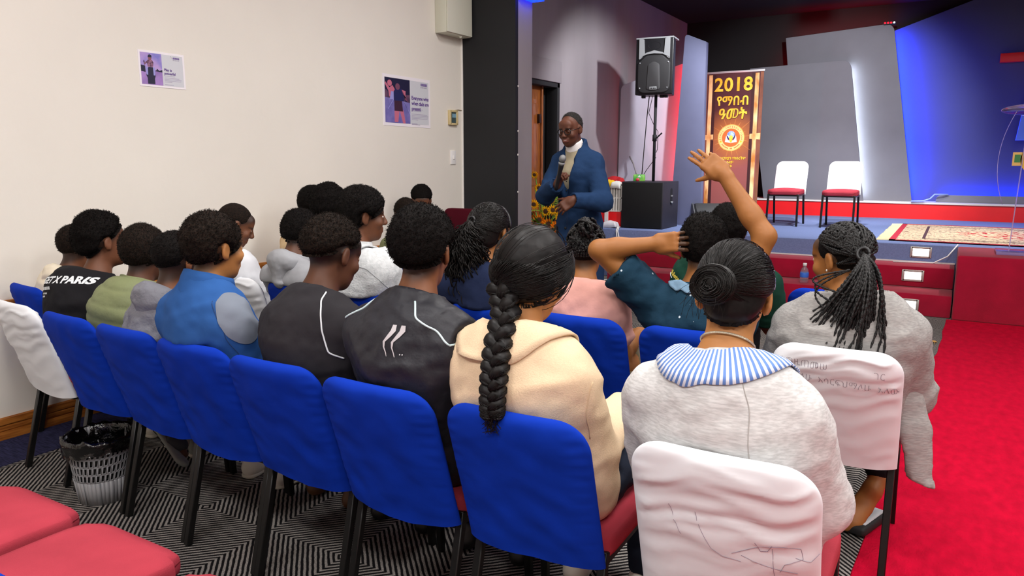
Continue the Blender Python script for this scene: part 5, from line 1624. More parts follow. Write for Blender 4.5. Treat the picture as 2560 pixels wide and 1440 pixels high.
        d = lump * vnoise(v * 26, seed) + fuzz * vnoise(v * 130, seed + 1) * .9 + fuzz * .5 * np.random.RandomState(int(seed * 10)).uniform(-1, 1, len(v))
        dd = -((v - s.hp(0, 0, z0)) @ nrm); w_ = np.clip(dd / .032, 0, 1)          # hair gets shorter towards the hairline
        v = v + n * (d * (.3 + .7 * w_) - np.where((n @ nrm) < .7, t * .8 * (1 - w_) ** 1.4, 0))[:, None]
        o = link(name, mesh_np(name, v, f), m or m_hair, s.root)
        if fuzz > .0012:
            rg = np.random.RandomState(int(seed * 7) + 3); N_ = int(3600 * min(1.6, .6 + t * 25))
            ok = np.nonzero((n @ nrm) < .35)[0]; i = ok[rg.randint(0, len(ok), N_)]
            b = v[i] + rg.normal(size=(N_, 3)) * .002; nn = n[i]
            L = (fuzz * .8 + .0008) * rg.uniform(.5, 1.3, (N_, 1)); t1 = np.cross(nn, rg.normal(size=(N_, 3))); t1 /= np.linalg.norm(t1, axis=1, keepdims=True) + 1e-9; t2 = np.cross(nn, t1)
            pts = np.stack([b - nn * .002, b + nn * L * .35 + t1 * L * .45, b + nn * L * .8 + t2 * L * .5, b + nn * L * .9 - t1 * L * .35], 1)
            V, F = tubes_uniform(pts, .0006, 3)
            link('hair_curls', mesh_np('hair_curls', V, F), m or m_hair, o)
        return o
    def on_skull(s, u, t):
        """point at inflated skull in unit direction u (head frame)"""
        u = unit(u); r = np.array((.0745 + t, .094 + t, .088 + t))
        q = 1 / np.sqrt(((u / r) ** 2).sum())
        return s.hp(*(V3(0, -.016, .032) + u * q))

def slerp(a, b, t):
    a, b = unit(a), unit(b); w = math.acos(max(-1, min(1, float(a @ b))))
    if w < 1e-4: return a
    return (math.sin((1 - t) * w) * a + math.sin(t * w) * b) / math.sin(w)

def tubes_uniform(p, r, n=3):
    """p (count, m, 3): many short tubes at once"""
    c, m, _ = p.shape
    t = np.gradient(p, axis=1); t /= np.linalg.norm(t, axis=2, keepdims=True) + 1e-12
    x = np.cross(t, V3(.31, .77, .55)); x /= np.linalg.norm(x, axis=2, keepdims=True) + 1e-12
    y = np.cross(t, x)
    V = np.stack([p + (x * math.cos(2 * math.pi * k / n) + y * math.sin(2 * math.pi * k / n)) * r for k in range(n)], 2).reshape(-1, 3)
    i = (np.arange(c)[:, None, None] * m + np.arange(m - 1)[None, :, None]) * n; k = np.arange(n)[None, None]
    a = i + k; b = i + (k + 1) % n
    return V.astype(np.float32), np.stack([a, b, b + n, a + n], -1).reshape(-1, 4)

def fast_tubes(paths, radii, n=3):
    """many thin tubes as one vertex/face set; paths list of (m,3)"""
    V, F, base = [], [], 0
    for p, r in zip(paths, radii):
        p = np.asarray(p, float); m = len(p)
        t = np.gradient(p, axis=0); t /= np.linalg.norm(t, axis=1, keepdims=True) + 1e-12
        ref = V3(.31, .77, .55)
        x = np.cross(t, ref); x /= np.linalg.norm(x, axis=1, keepdims=True) + 1e-12
        y = np.cross(t, x)
        rr = np.broadcast_to(np.asarray(r, float), (m,))[:, None]
        ring = [p + (x * math.cos(2 * math.pi * k / n) + y * math.sin(2 * math.pi * k / n)) * rr for k in range(n)]
        V.append(np.stack(ring, 1).reshape(-1, 3))
        i = np.arange(m - 1)[:, None] * n; k = np.arange(n)[None]
        a = i + k; b = i + (k + 1) % n
        F.append(np.stack([a, b, b + n, a + n], -1).reshape(-1, 4) + base)
        base += m * n
    return np.concatenate(V).astype(np.float32), np.concatenate(F)
# ------------------------------------------------------------------ fabrics
def cloth_mat(name, c, **k):
    d = dict(rough=.9, var=.06, vscale=10, bump=.35, bscale=14, bdist=.01, spec=.15, bdetail=5.0); d.update(k)
    return mat(name, c, **d)
m_marl = cloth_mat('pale_grey_marl', '#babab9', color2='#cfcfce', vscale=150, stretch=(.28, .5, 1.6), bump=.2, bscale=60, bdist=.003)
m_beige = cloth_mat('oatmeal_pique', '#dcc3a2', var=.05, vscale=180, bump=.5, bscale=300, bdist=.002)
m_wind = cloth_mat('black_nylon', '#24242a', rough=.5, spec=.3, bump=.35, bscale=11, bdist=.02)
m_char = cloth_mat('charcoal_jersey', '#2b292c', bump=.3, bscale=9, bdist=.015)
m_fleece = cloth_mat('denim_blue_fleece', '#2a5490', bump=.3, bscale=8, bdist=.012)
m_fleeceg = cloth_mat('grey_fleece_panel', '#757c88', bump=.3, bscale=10)
m_greyny = cloth_mat('grey_nylon', '#73747c', rough=.6, spec=.3, bump=.8, bscale=10, bdist=.03)
m_olive = cloth_mat('olive_quilted_nylon', '#79805a', rough=.6, spec=.25, bump=.4, bscale=24, bdist=.01)
m_btee = cloth_mat('black_cotton', '#1d1c1f', bump=.4, bscale=8, bdist=.02)
m_cream = cloth_mat('cream_cotton', '#e3d8c2')
m_wht = cloth_mat('white_cotton', '#dfe0e4')
m_lgrey = cloth_mat('light_grey_sweat', '#9b9ca0')
m_palef = cloth_mat('pale_grey_fleece', '#b9bcbd', color2='#c8cacb', vscale=60, bump=.6, bscale=120, bdist=.004)
m_navyt = cloth_mat('navy_cotton', '#1c2540')
m_pink = cloth_mat('pale_pink_cotton', '#e2a79c', bump=.5, bscale=7, bdist=.02)
m_green = cloth_mat('bottle_green_cotton', '#12392c', bump=.4, bscale=8, bdist=.02)
m_card = cloth_mat('heather_grey_knit', '#8f8d8b', color2='#a09e9b', vscale=160, stretch=(.28, .5, 1.5), bump=.4, bscale=110, bdist=.003)
m_tan = cloth_mat('sand_beige_sweat', '#d9bd94')
m_coat = cloth_mat('navy_wool_coat', '#1d3557', bump=.4, bscale=160, bdist=.003)
m_jeans = cloth_mat('dark_denim', '#1f2533'); m_black_tr = cloth_mat('black_trousers', '#131316'); m_khaki = cloth_mat('khaki_trousers', '#7b715c'); m_greytr = cloth_mat('grey_trousers', '#4a4a50')
m_shoe_b = mat('black_shoe', '#121214', .5); m_shoe_w = mat('white_shoe', '#d8d2c6', .6); m_shoe_br = mat('brown_shoe', '#5a3a22', .6); m_shoe_g = mat('grey_sandal', '#a3a8a2', .7)
m_sole = mat('pale_sole', '#c9c4b6', .7)
m_pipe = mat('white_piping', '#d9dde0', .6); m_pipe_s = mat('reflective_piping', '#bfd4d6', .4)
m_teal = None
def teal_mat():
    """dark teal cotton with a scatter of tiny white anchors"""
    m = cloth_mat('teal_cotton', '#173345', bump=.5, bscale=9, bdist=.02)
    nt = m.node_tree; b = nt.nodes['Principled BSDF']; old = b.inputs['Base Color'].links[0].from_socket
    tc = nt.nodes.new('ShaderNodeTexCoord'); vo = nt.nodes.new('ShaderNodeTexVoronoi'); vo.inputs['Scale'].default_value = 19; vo.inputs['Randomness'].default_value = .6
    nt.links.new(tc.outputs['Object'], vo.inputs['Vector'])
    r = nt.nodes.new('ShaderNodeMath'); r.operation = 'LESS_THAN'; r.inputs[1].default_value = .085; nt.links.new(vo.outputs['Distance'], r.inputs[0])
    mx = nt.nodes.new('ShaderNodeMix'); mx.data_type = 'RGBA'; nt.links.new(r.outputs[0], mx.inputs[0]); nt.links.new(old, mx.inputs[6]); mx.inputs[7].default_value = (*hexc('#b9c4cc'), 1)
    nt.links.new(mx.outputs[2], b.inputs['Base Color'])
    return m

def fold_collar(p, name, m, r0=.066, r1=.115, drop=.055, rise=.03, a0=-R(150), a1=R(150), mats=None, n=72, thick=.004, point=0.0):
    """turned-down collar round the neck, lying on the garment; opening in front"""
    up = unit(p.hp(0, -.02, -.06) - p.N); k = p.sc
    bv = p.bvh()
    w = 9; v = []
    for i in range(n + 1):
        a = a0 + (a1 - a0) * i / n            # 0 = back of the neck
        dirv = -p.fwd * math.cos(a) + p.rt * math.sin(a)
        e = abs(a) / abs(a0)
        c0 = p.N + V3(0, -.004, 0)
        zt = rise - .02 * (1 - math.cos(a)) * .5
        v.append(c0 + dirv * r0 * k + up * (zt - .03)); v.append(c0 + dirv * (r0 + .002) * k + up * zt); v.append(c0 + dirv * (r0 + .009) * k + up * (zt + .006))
        R1 = r1 + point * max(0, e - .55) / .45 + .012 * abs(math.sin(a))
        for j in range(1, w - 2):
            u = j / (w - 3); rr = r0 + .012 + (R1 - r0 - .012) * u
            q = c0 + dirv * rr * k; h = bv.ray_cast(Vector((q[0], q[1], q[2] + .3)), Vector((0, 0, -1)))
            zn = q[2] + (zt + .004 - (drop + rise) * .55 * u)
            zs = (h[0].z + .006) if h[0] is not None else zn
            q = q.copy(); q[2] = max(zs, zn - .02) if abs(zs - q[2]) < .2 else zn
            v.append(q)
    v = np.array(v)
    f = [(i * w + j, i * w + j + 1, (i + 1) * w + j + 1, (i + 1) * w + j) for i in range(n) for j in range(w - 1)]
    me = mesh_np(name, v, f)
    if mats:
        for q in mats: me.materials.append(q)
        me.polygons.foreach_set('material_index', [(i // (w - 1)) % 2 for i in range(len(me.polygons))])
    o = link(name, me, m, p.topo)
    sd = o.modifiers.new('thickness', 'SOLIDIFY'); sd.thickness = thick; sd.offset = 1
    return o

def garment_panel(p, name, m, cond, off=.0025):
    """a panel of another colour sewn over part of the garment"""
    me = p.topo.data; n = len(me.vertices)
    v = np.empty(n * 3, np.float32); me.vertices.foreach_get('co', v); v = v.reshape(-1, 3)
    f = np.array([tuple(q.vertices) for q in me.polygons if len(q.vertices) == 4])
    g = cond(v); f2 = f[(g[f] > 0).any(1)]
    nn = vnormals(v, f); v2 = v + nn * off
    acc = np.zeros_like(v2); cnt = np.zeros(n)
    for i, j in ((0, 1), (1, 2), (2, 3), (3, 0), (1, 0), (2, 1), (3, 2), (0, 3)):       # draw the outer row in to the seam
        a, b = f2[:, i], f2[:, j]; k = (g[a] < 0) & (g[b] > 0); a, b = a[k], b[k]
        t = (-g[a] / (g[b] - g[a]))[:, None]
        np.add.at(acc, a, v2[a] + (v2[b] - v2[a]) * t); np.add.at(cnt, a, 1)
    k = cnt > 0; v2[k] = acc[k] / cnt[k][:, None]
    acc[:] = 0; c2 = np.zeros(n)
    for i in range(4):                                                                    # far corners follow their drawn-in neighbours
        a = f2[:, i]; far = (g[a] < 0) & (cnt[a] == 0)
        for j in ((i + 1) % 4, (i + 3) % 4):
            b = f2[:, j]; q = far & (cnt[b] > 0)
            np.add.at(acc, a[q], v2[b[q]]); np.add.at(c2, a[q], 1)
    k = c2 > 0; v2[k] = acc[k] / c2[k][:, None]
    used = np.unique(f2); mp = np.full(n, -1); mp[used] = np.arange(len(used))
    return link(name, mesh_np(name, v2[used], mp[f2]), m, p.topo)

def stand_collar(p, m, r0=.08, r1=.076, h=.06, name='collar', tilt=.012, gap=.5):
    """upright collar ring round the neck, open in front"""
    up = unit(p.hp(0, -.02, -.06) - p.N); k = p.sc; v = []; n = 40; w = 6
    for i in range(n + 1):
        a = -math.pi + gap + (2 * math.pi - 2 * gap) * i / n
        d = -p.fwd * math.cos(a) + p.rt * math.sin(a)
        for j in range(w):
            u = j / (w - 1); rr = r0 + (r1 - r0) * u + .006 * math.sin(u * 3.1) + .003 * math.sin(a * 5 + j)
            v.append(p.N + V3(0, -.004, -.03 * k) + d * rr * k + up * ((h + .03) * u - tilt * (1 - math.cos(a)) * u) * k)
    f = [(i * w + j, i * w + j + 1, (i + 1) * w + j + 1, (i + 1) * w + j) for i in range(n) for j in range(w - 1)]
    o = link(name, mesh_np(name, v, f), m, p.topo)
    sd = o.modifiers.new('thickness', 'SOLIDIFY'); sd.thickness = .006
    return o

def hood(p, m, size=1.0):
    k = p.sc * size
    up = unit(p.hp(0, -.02, -.06) - p.N)
    b = -p.fwd
    P = [cone(p.N + b * .06 + p.rt * -.06 * k + up * .0, p.N + b * .06 + p.rt * .06 * k + up * .0, .05 * k, k=.03),
         cone(p.N + b * .075, p.N + b * .085 - V3(0, 0, .12 * k), .075 * k, .045 * k, .04, flat=(p.fwd, 1.3)),
         cone(p.N + p.rt * -.085 * k + p.fwd * .02, p.N + b * .05 + p.rt * -.05 * k, .03 * k, .045 * k, .03), cone(p.N + p.rt * .085 * k + p.fwd * .02, p.N + b * .05 + p.rt * .05 * k, .03 * k, .045 * k, .03)]
    P.append(cone(p.N + up * .03, p.N + up * .16, .066 * k, .1 * k, .01, op='s'))
    return p.cloth('hood', P, m, .009, .0045, 22, seed=3.0, parent=p.topo)

SK = dict(dark='#5b3724', mid='#7a4a2c', warm='#96602f', light='#ad7440', brown='#6a4029')

# ================================================================== row over the waste basket
# --- girl with the bun
p = Person((-.385, 1.845), 0, (-.435, 1.765, 1.13), R(10), R(14), R(2), 1.0, SK['light'], 'person in a pale grey sweatshirt with a striped collar and hair in a low bun', width=1.02, slump=.05, elbow=.062, bounds=((-.647, -.69), None))
p.body(.011, .0055, scalp=(-.02, .75), ear=1.15, hand_h=.008)
p.top('sweatshirt', m_marl, .016, 1.0, .03, .0095, .005, 14, 1.0, neck=.012, arm=1.05)
p.trousers(m_black_tr); p.shoes(m_shoe_b)
m_stb, m_stw = mat('collar_blue_stripe', '#5f83c4', .8), mat('collar_white_stripe', '#dfe4ee', .8)
fold_collar(p, 'striped_collar', None, .064, .142, .075, .022, mats=[m_stb, m_stw], n=110, point=.03)
up = unit(p.hp(0, -.02, -.06) - p.N); e1 = unit(np.cross(up, p.fwd)); e2 = np.cross(up, e1)
MB().tube([p.N + up * (.042 + .012 * math.sin(2 * math.pi * j / 40)) + (e1 * math.cos(2 * math.pi * j / 40) + e2 * math.sin(2 * math.pi * j / 40)) * .0615 for j in range(41)], .0028, 6, cap=False).build('necklace', mat('silver_chain', '#d8cdb4', .25, .9, bump=1.0, bscale=900), p.root, smooth=True)
p.piping('back_seam', [(.02, 1.0), (.05, .93), (.055, .86), (.06, .8)], .0012, mat('marl_seam', '#a5a29e', .9))  # thin seam line in a darker grey than the marl
bun = V3(-.3, -.9, -.15)
p.cap(.012, m_sleek, -.012, .72, .0008, .001, h=.006, low=True)
rg = np.random.RandomState(2); paths = []; rad = []
for i in range(900):
    a = rg.uniform(-math.pi, math.pi)
    if abs(a) < 2.1: st = V3(math.sin(a) * 1.0, math.cos(a) * 1.0, .62 * math.cos(a) - .08 + .1 * rg.rand())
    else: st = V3(math.sin(a) * 1.0, math.cos(a) * 1.0, -.75 + .1 * rg.rand())
    lift = .0135 + .002 * rg.rand()
    en = bun + rg.normal(size=3) * .06
    paths.append([p.on_skull(slerp(st, en, t), lift + .002 * math.sin(t * 3.1)) for t in np.linspace(0, 1, 13)]); rad.append(.0007)
bc = p.on_skull(bun, .03); bn = p.Hm @ unit(bun); bx_ = unit(np.cross(bn, V3(0, 0, 1))); by_ = np.cross(bn, bx_)
for i in range(1100):
    r0 = .003 + .047 * rg.rand() ** .6; hgt = rg.uniform(-.012, .03) * (1 - (r0 / .06) ** 2); ph = rg.uniform(0, 6.28); ln = rg.uniform(2, 5); tl = rg.normal() * .2
    paths.append([bc + (bx_ * math.cos(ph + u) * (r0 + .004 * math.sin(2 * u)) + by_ * math.sin(ph + u) * r0 * .92) + bn * (hgt + .006 * math.sin(u + ph) + tl * .01 * math.cos(u)) for u in np.linspace(0, ln, 14)]); rad.append(.0012)
for i in range(26):      # loose wisps at the nape and over the ear
    st = bc + bn * .01 + bx_ * rg.uniform(-.03, .03); d = bx_ * rg.uniform(-.4, 1.0) * .06 + V3(0, 0, -rg.uniform(.03, .09)) + bn * rg.uniform(-.01, .03)
    paths.append([st + d * u + V3(0, 0, .015) * math.sin(u * 3) + bx_ * .008 * math.sin(u * 5 + i) for u in np.linspace(0, 1, 9)]); rad.append(.0005)
v, f = fast_tubes(paths, rad)
link('hair_strands', mesh_np('hair_strands', v, f), m_sleek2, p.root)
MB().ball(bc, .03, 16, 10, (1, .8, 1)).build('hair_bun', m_sleek, p.root, smooth=True)
band = [p.on_skull(slerp(V3(math.sin(a), .32, math.cos(a)), V3(0, .2, 1), .0), .0165) for a in np.linspace(-1.65, 1.65, 40)]
hb_ = MB().tube(band, .006, 8, flat=.5).build('headband', mat('glitter_navy', '#23246a', .4, color2='#c8c8d8', vscale=420), p.root, smooth=True)

# --- girl with the long braid
p = Person((-.909, 1.845), 0, (-.985, 1.765, 1.13), R(2), R(14), R(4), 1.0, SK['light'], 'person in an oatmeal jacket with one long dark braid down the back', width=1.03, slump=.05, bounds=((-1.135, -1.145), (-.647, -.69)))
p.body(.011, .0055, scalp=(-.02, .75), hand_h=.008)
p.top('jacket', m_beige, .016, 1.0, .026, .0095, .004, 13, 2.0, neck=.01, arm=1.18)
p.trousers(m_jeans); p.shoes(m_shoe_w, m_sole)
fold_collar(p, 'jacket_collar', m_beige, .068, .15, .075, .024, point=.01, thick=.006)
p.piping('sleeve_seam', [(.165, .9), (.155, .82), (.15, .74)], .0016, mat('beige_seam', '#c9ae8c', .9))
p.cap(.024, m_sleek, -.06, .4, .0008, .002, h=.006, low=True)
# hair combed back, over the ears, to the nape
rg = np.random.RandomState(5); paths = []; rad = []
nape = V3(-.45, -.78, -.62)
for i in range(1300):
    a = rg.uniform(-math.pi, math.pi)
    st = V3(math.sin(a), math.cos(a) * .95, .75 * math.cos(a) + .02) if abs(a) < 1.7 else V3(math.sin(a), math.cos(a), -.2 + .2 * rg.rand())
    lift = .0255 + .004 * rg.rand() + .006 * max(0, math.sin(a))
    en = nape + rg.normal(size=3) * .07
    paths.append([p.on_skull(slerp(st, en, t), lift + .012 * math.sin(t * 3.1) * (abs(a) > .6)) for t in np.linspace(0, 1, 15)]); rad.append(.0009)
side = V3(.95, .35, -.05)
for i in range(260):     # the fall of hair past the right cheek
    st = V3(.1 + .5 * rg.rand(), .75, .75); q = V3(.9 + .1 * rg.rand(), .35 * rg.rand() + .1, -.55 - .3 * rg.rand())
    paths.append([p.on_skull(slerp(st, q, t), .02 + .012 * t + .003 * rg.rand()) for t in np.linspace(0, 1, 12)]); rad.append(.0008)
p0 = p.on_skull(nape, .02); lk = lambda x: p.loc(x)
ctrl = [p0, lk((-.985, 1.62, 1.06)), lk((-.968, 1.555, .985)), lk((-.955, 1.515, .92)), lk((-.945, 1.49, .86)), lk((-.94, 1.483, .825))]
def spline(c, n):
    c = [np.asarray(q) for q in c]; out = []
    for i in range(len(c) - 1):
        a, b, d, e = c[max(0, i - 1)], c[i], c[i + 1], c[min(len(c) - 1, i + 2)]
        for u in np.linspace(0, 1, n, endpoint=False):
            out.append(.5 * ((2 * b) + (-a + d) * u + (2 * a - 5 * b + 4 * d - e) * u * u + (-a + 3 * b - 3 * d + e) * u ** 3))
    out.append(c[-1]); return np.array(out)
sp = spline(ctrl, 26); m_ = len(sp)
turns = 4.0
core = []; crad = []
for q in range(3):
    ph = 2 * math.pi * q / 3
    path = []
    for i in range(m_):
        u = i / (m_ - 1); t = 2 * math.pi * turns * u + ph
        tg = unit(sp[min(i + 1, m_ - 1)] - sp[max(i - 1, 0)]); sx = unit(np.cross(tg, V3(0, 1, 0))); sy = np.cross(sx, tg)
        wd = .025 * (1 - .3 * u)
        path.append(sp[i] + sx * wd * math.sin(t) + sy * wd * .55 * math.sin(2 * t))
    path = np.array(path); core.append(path); crad.append(.0205 * (1 - .3 * np.linspace(0, 1, m_)))
    for j in range(90):
        a = rg.uniform(0, 6.28); tw = rg.uniform(-2, 2)
        o = np.stack([V3(math.cos(a + tw * i / m_), math.sin(a + tw * i / m_), .3 * math.sin(a)) * .0205 * (1 - .3 * i / m_) for i in range(m_)])
        paths.append(path + o); rad.append(.0008)
for j in range(60):
    st = sp[-1] + rg.normal(size=3) * .008
    paths.append([st + V3(rg.normal() * .01, -.004, -.035) * u + V3(.004 * math.sin(u * 4 + j), 0, 0) for u in np.linspace(-.6, 1, 7)]); rad.append(.0009)
v, f = fast_tubes(core, crad, 10); link('hair_braid', mesh_np('hair_braid', v, f), m_sleek, p.root)
v, f = fast_tubes(paths, rad); link('hair_strands', mesh_np('hair_strands', v, f), m_sleek2, p.root)

# --- boy in the black windbreaker
p = Person((-1.36, 1.845), 0, (-1.343, 1.735, 1.182), R(22), R(6), R(0), 1.0, SK['mid'], 'person in a black windbreaker with pale piping and a wave logo on the back', width=1.02, hs=.96, bounds=((-1.58, -1.555), (-1.135, -1.145)))
p.body(.011, .0055, scalp=(-.045, .62), ear=1.2, hand_h=.008)
p.top('windbreaker', m_wind, .015, 1.0, .024, .0095, .006, 16, 3.0, collar='stand', neck=-.005, arm=1.03)
stand_collar(p, m_wind, .08, .077, .035); p.trousers(m_black_tr); p.shoes(m_shoe_b)
p.cap(.03, m_hair, .0, .55, .003, .002, h=.006, seed=1.0, room=1.25)
for q in (-1, 1):
    p.piping('shoulder_piping', [(q * .085 + .0, 1.06), (q * .11, 1.02), (q * .17, .99), (q * .22, .95)], .0032, m_pipe_s)
for dx in (0, .026):
    e = []
    for (z, x, w_) in ((1.0, .052, .016), (.985, .049, .022), (.97, .04, .018), (.955, .03, .01), (.94, .032, .006), (.925, .04, .004), (.915, .044, .003)): e.append(((x + dx, z), (x + dx + w_ * .75, z)))
    p.print_poly('printed_wave_logo', e, mat('logo_grey', '#c3bfc1', .6))
p.print_bars('printed_logo_dots', [(0, 0, (.003, .003), .004)], (-1.275, 1.56, .922), (0, 1, 0), m_pipe)

# --- boy in the charcoal sweatshirt
p = Person((-1.797, 1.865), 0, (-1.779, 1.81, 1.139), R(-6), R(16), R(0), .97, SK['dark'], 'person in a charcoal sweatshirt with a white seam line, head bowed', width=1.02, hs=.94, bounds=((-2.0, -2.015), (-1.58, -1.555)))
p.body(.011, .006, scalp=(-.03, .55), ear=1.15, hand_h=.008)
p.top('sweatshirt', m_char, .015, 1.0, .026, .0095, .005, 14, 1.0, collar='crew', neck=.022, arm=1.03)
p.trousers(m_jeans); p.shoes(m_shoe_b)
p.cap(.023, m_hair_br, .018, .45, .003, .002, h=.006, seed=2.0, room=1.15)
p.piping('seam_piping', [(.10, 1.035), (.125, .98), (.15, .9), (.165, .86), (.2, .84)], .0028, m_pipe)
p.piping('seam_piping', [(-.10, 1.035), (-.15, 1.0), (-.19, .96), (-.215, .9)], .0028, m_pipe)

# --- boy in the blue fleece
p = Person((-2.21, 1.885), R(-4), (-2.265, 1.72, 1.138), R(0), R(2), R(0), .97, SK['light'], 'person in a blue fleece with a grey shoulder panel and stand collar', width=1.02, hs=.95, bounds=((-2.41, -2.44), (-2.0, -2.015)))
p.body(.011, .006, scalp=(-.06, .62), ear=1.15, hand_h=.008)
p.top('fleece', m_fleece, .015, 1.0, .026, .0095, .005, 12, 2.0, collar='stand', neck=.0, arm=1.03)
stand_collar(p, m_fleece, .09, .086, .09, tilt=.03); p.trousers(m_black_tr); p.shoes(m_shoe_br)
garment_panel(p, 'shoulder_panel', m_fleeceg, lambda c: np.minimum(c[:, 0] - (p.N[0] + .15 + (p.N[2] - c[:, 2]) * .5), c[:, 2] - p.E[1][2] - .02))
p.cap(.024, m_hair_br, -.035, .62, .0035, .0035, h=.006, seed=3.0)
p.piping('arm_seam', [(.1, .98), (.16, .9), (.175, .8), (.18, .7)], .0014, mat('blue_seam', '#1d3a66', .9))

# --- boy in the grey hooded jacket
p = Person((-2.62, 1.905), R(-3), (-2.625, 1.82, 1.057), R(6), R(8), R(0), .88, SK['mid'], 'person in a grey nylon jacket with its hood down', hs=.93, bounds=((-2.83, -2.83), (-2.41, -2.44)))
p.body(.012, .0065, scalp=(-.075, .45), ear=1.15, hand_h=.009)
p.top('jacket', m_greyny, .014, 1.0, .02, .0105, .008, 18, 1.0, neck=.0, arm=1.03)
hood(p, m_greyny); p.trousers(m_greytr); p.shoes(m_shoe_w, m_sole)
p.cap(.009, m_hair, .0, .35, .0016, .001, h=.006, seed=4.0)

# --- boy in the olive quilted jacket, one foot tucked under the chair
p = Person((-3.04, 1.925), R(-3), (-3.01, 1.93, 1.048), R(20), R(4), R(0), .9, SK['dark'], 'person in an olive quilted jacket with a high collar', hs=.97, bounds=((-3.27, -3.26), (-2.83, -2.83)),
           legs={1: dict(k=(-2.9, 2.3, .5), a=(-3.18, 2.1, .17), t=(-3.07, 2.08, .06))})
p.body(.012, .0065, scalp=(-.05, .55), hand_h=.009)
p.top('quilted_jacket', m_olive, .016, 1.0, .022, .0095, .002, 16, 1.0, collar='stand', neck=-.01, quilt=(.062, .008, .12), arm=1.05)
stand_collar(p, m_olive, .088, .084, .075, tilt=.03); p.trousers(m_greytr, shorts=True); p.shoes(m_shoe_g, m_sole, (-1,))
a_, t_ = p.loc((-3.27, 2.08, .17)), p.loc((-3.05, 2.05, .045))
so = p.cloth('sandal', [cone(a_, t_, .034, .043, .02, flat=((.35, .6, .7), 2.2))], m_shoe_g, .008, 0.0, 10)
n_ = unit(V3(-.42, -.72, -.45))
for k in range(5):
    c = a_ * (1 - (k + 1) / 6.2) + t_ * (k + 1) / 6.2; sd_ = unit(np.cross(unit(t_ - a_), n_)) * .034
    MB().tube([c - sd_ + n_ * .021, c + n_ * .0235, c + sd_ + n_ * .021], .0018, 5).build('sole_groove', m_shoe_b, so)
p.cloth('sandal_strap', [cone(a_ * .45 + t_ * .55 - n_ * .02, a_ * .3 + t_ * .7 - n_ * .035, .04, .036, .02)], mat('dark_strap', '#3a3c40', .7), .008, 0.0, 10, parent=so)
p.cap(.017, m_hair_br, -.03, .5, .0022, .002, h=.006, seed=5.0)

# --- boy in the black printed t-shirt
p = Person((-3.5, 1.95), R(-10), (-3.475, 2.02, 1.064), R(0), R(-4), R(-4), .95, SK['brown'], 'person in a black t-shirt with a white printed word on the back', hs=.97, chair=(-3.5, 1.95, R(-4)), bounds=((-3.70, -3.70), (-3.27, -3.26)))
p.body(.012, .0065, scalp=(-.02, .75), ear=1.15, hand_h=.009)
p.top('t_shirt', m_btee, .014, .3, .022, .0105, .006, 14, 2.0, collar='crew', neck=.012, arm=1.05)
p.trousers(m_black_tr); p.shoes(m_shoe_w, m_sole)
dtx = (-.25, 1, -.25)
p.print_text('GET X PARIS', .046, (-3.60, 1.86, .87), dtx, m_pipe, rot=.05, bold=.002)
p.print_bars('printed_small_lines', [(0, -.03, (.011, .009, .011, .010, .011, .012), .014), (0, -.05, (.006, .008, .007, .007, .008), .008), (.004, -.064, (.008, .007, .006), .008)], (-3.60, 1.86, .87), dtx, m_pipe, rot=.05)
p.cap(.03, m_hair, .0, .8, .004, .006, h=.006, seed=6.0, top=.008)

# --- boy in the cream hooded top by the wall
p = Person((-3.93, 2.22), R(-6), (-3.9, 2.14, 1.003), R(-6), R(8), R(0), .88, SK['brown'], 'person in a cream hooded top beside the cream wall', hs=.95, bounds=(None, (-3.70, -3.70)))
p.body(.013, .007, scalp=(-.07, .5), hand_h=.01)
p.top('hooded_top', m_cream, .014, 1.0, .02, .012, .005, 14, 1.0, neck=.0, arm=1.03); hood(p, m_cream, .9)
p.trousers(m_jeans); p.shoes(m_shoe_w, m_sole)
p.cap(.008, m_hair_br, -.02, .45, .0015, .001, h=.007, seed=2.0)

# ================================================================== next row
# --- boy in white looking down
p = Person((-3.28, 2.95), R(-8), (-3.42, 2.74, 1.095), R(-24), R(24), R(0), .92, SK['brown'], 'person in a white shirt looking down, close-cropped hair', hs=.95, slump=.06, chair=(-3.28, 2.95, R(-4)), bounds=(None, (-3.08, -3.17)),
           legs={1: dict(k=(-3.18, 3.21, .53), a=(-3.17, 3.2, .085)), -1: dict(k=(-3.40, 3.21, .53), a=(-3.41, 3.2, .085))})
p.body(.013, .0065, scalp=(-.015, .62), hand_h=.01)
p.top('shirt', m_wht, .014, 1.0, .02, .012, .006, 14, 2.0, collar='crew', neck=.015, arm=1.03)
p.trousers(m_khaki); p.shoes(m_shoe_b)
p.cap(.004, m_hair_br, -.005, .62, .001, .0005, h=.007, seed=2.0)
# --- boy in the grey hooded top
p = Person((-2.88, 2.96), R(-2), (-2.935, 2.76, 1.066), R(10), R(18), R(0), .88, SK['dark'], 'person in a light grey hooded top with black hair', hs=.93, bounds=((-3.08, -3.17), (-2.63, -2.69)))
p.body(.014, .008, scalp=(-.05, .5), hand_h=.011)
p.top('hooded_top', m_lgrey, .014, 1.0, .02, .012, .005, 14, 3.0, neck=.0, arm=1.03); hood(p, m_lgrey, .95)
p.trousers(m_jeans); p.shoes(m_shoe_b); p.cap(.026, m_hair, -.03, .5, .003, .003, h=.007, seed=3.0)
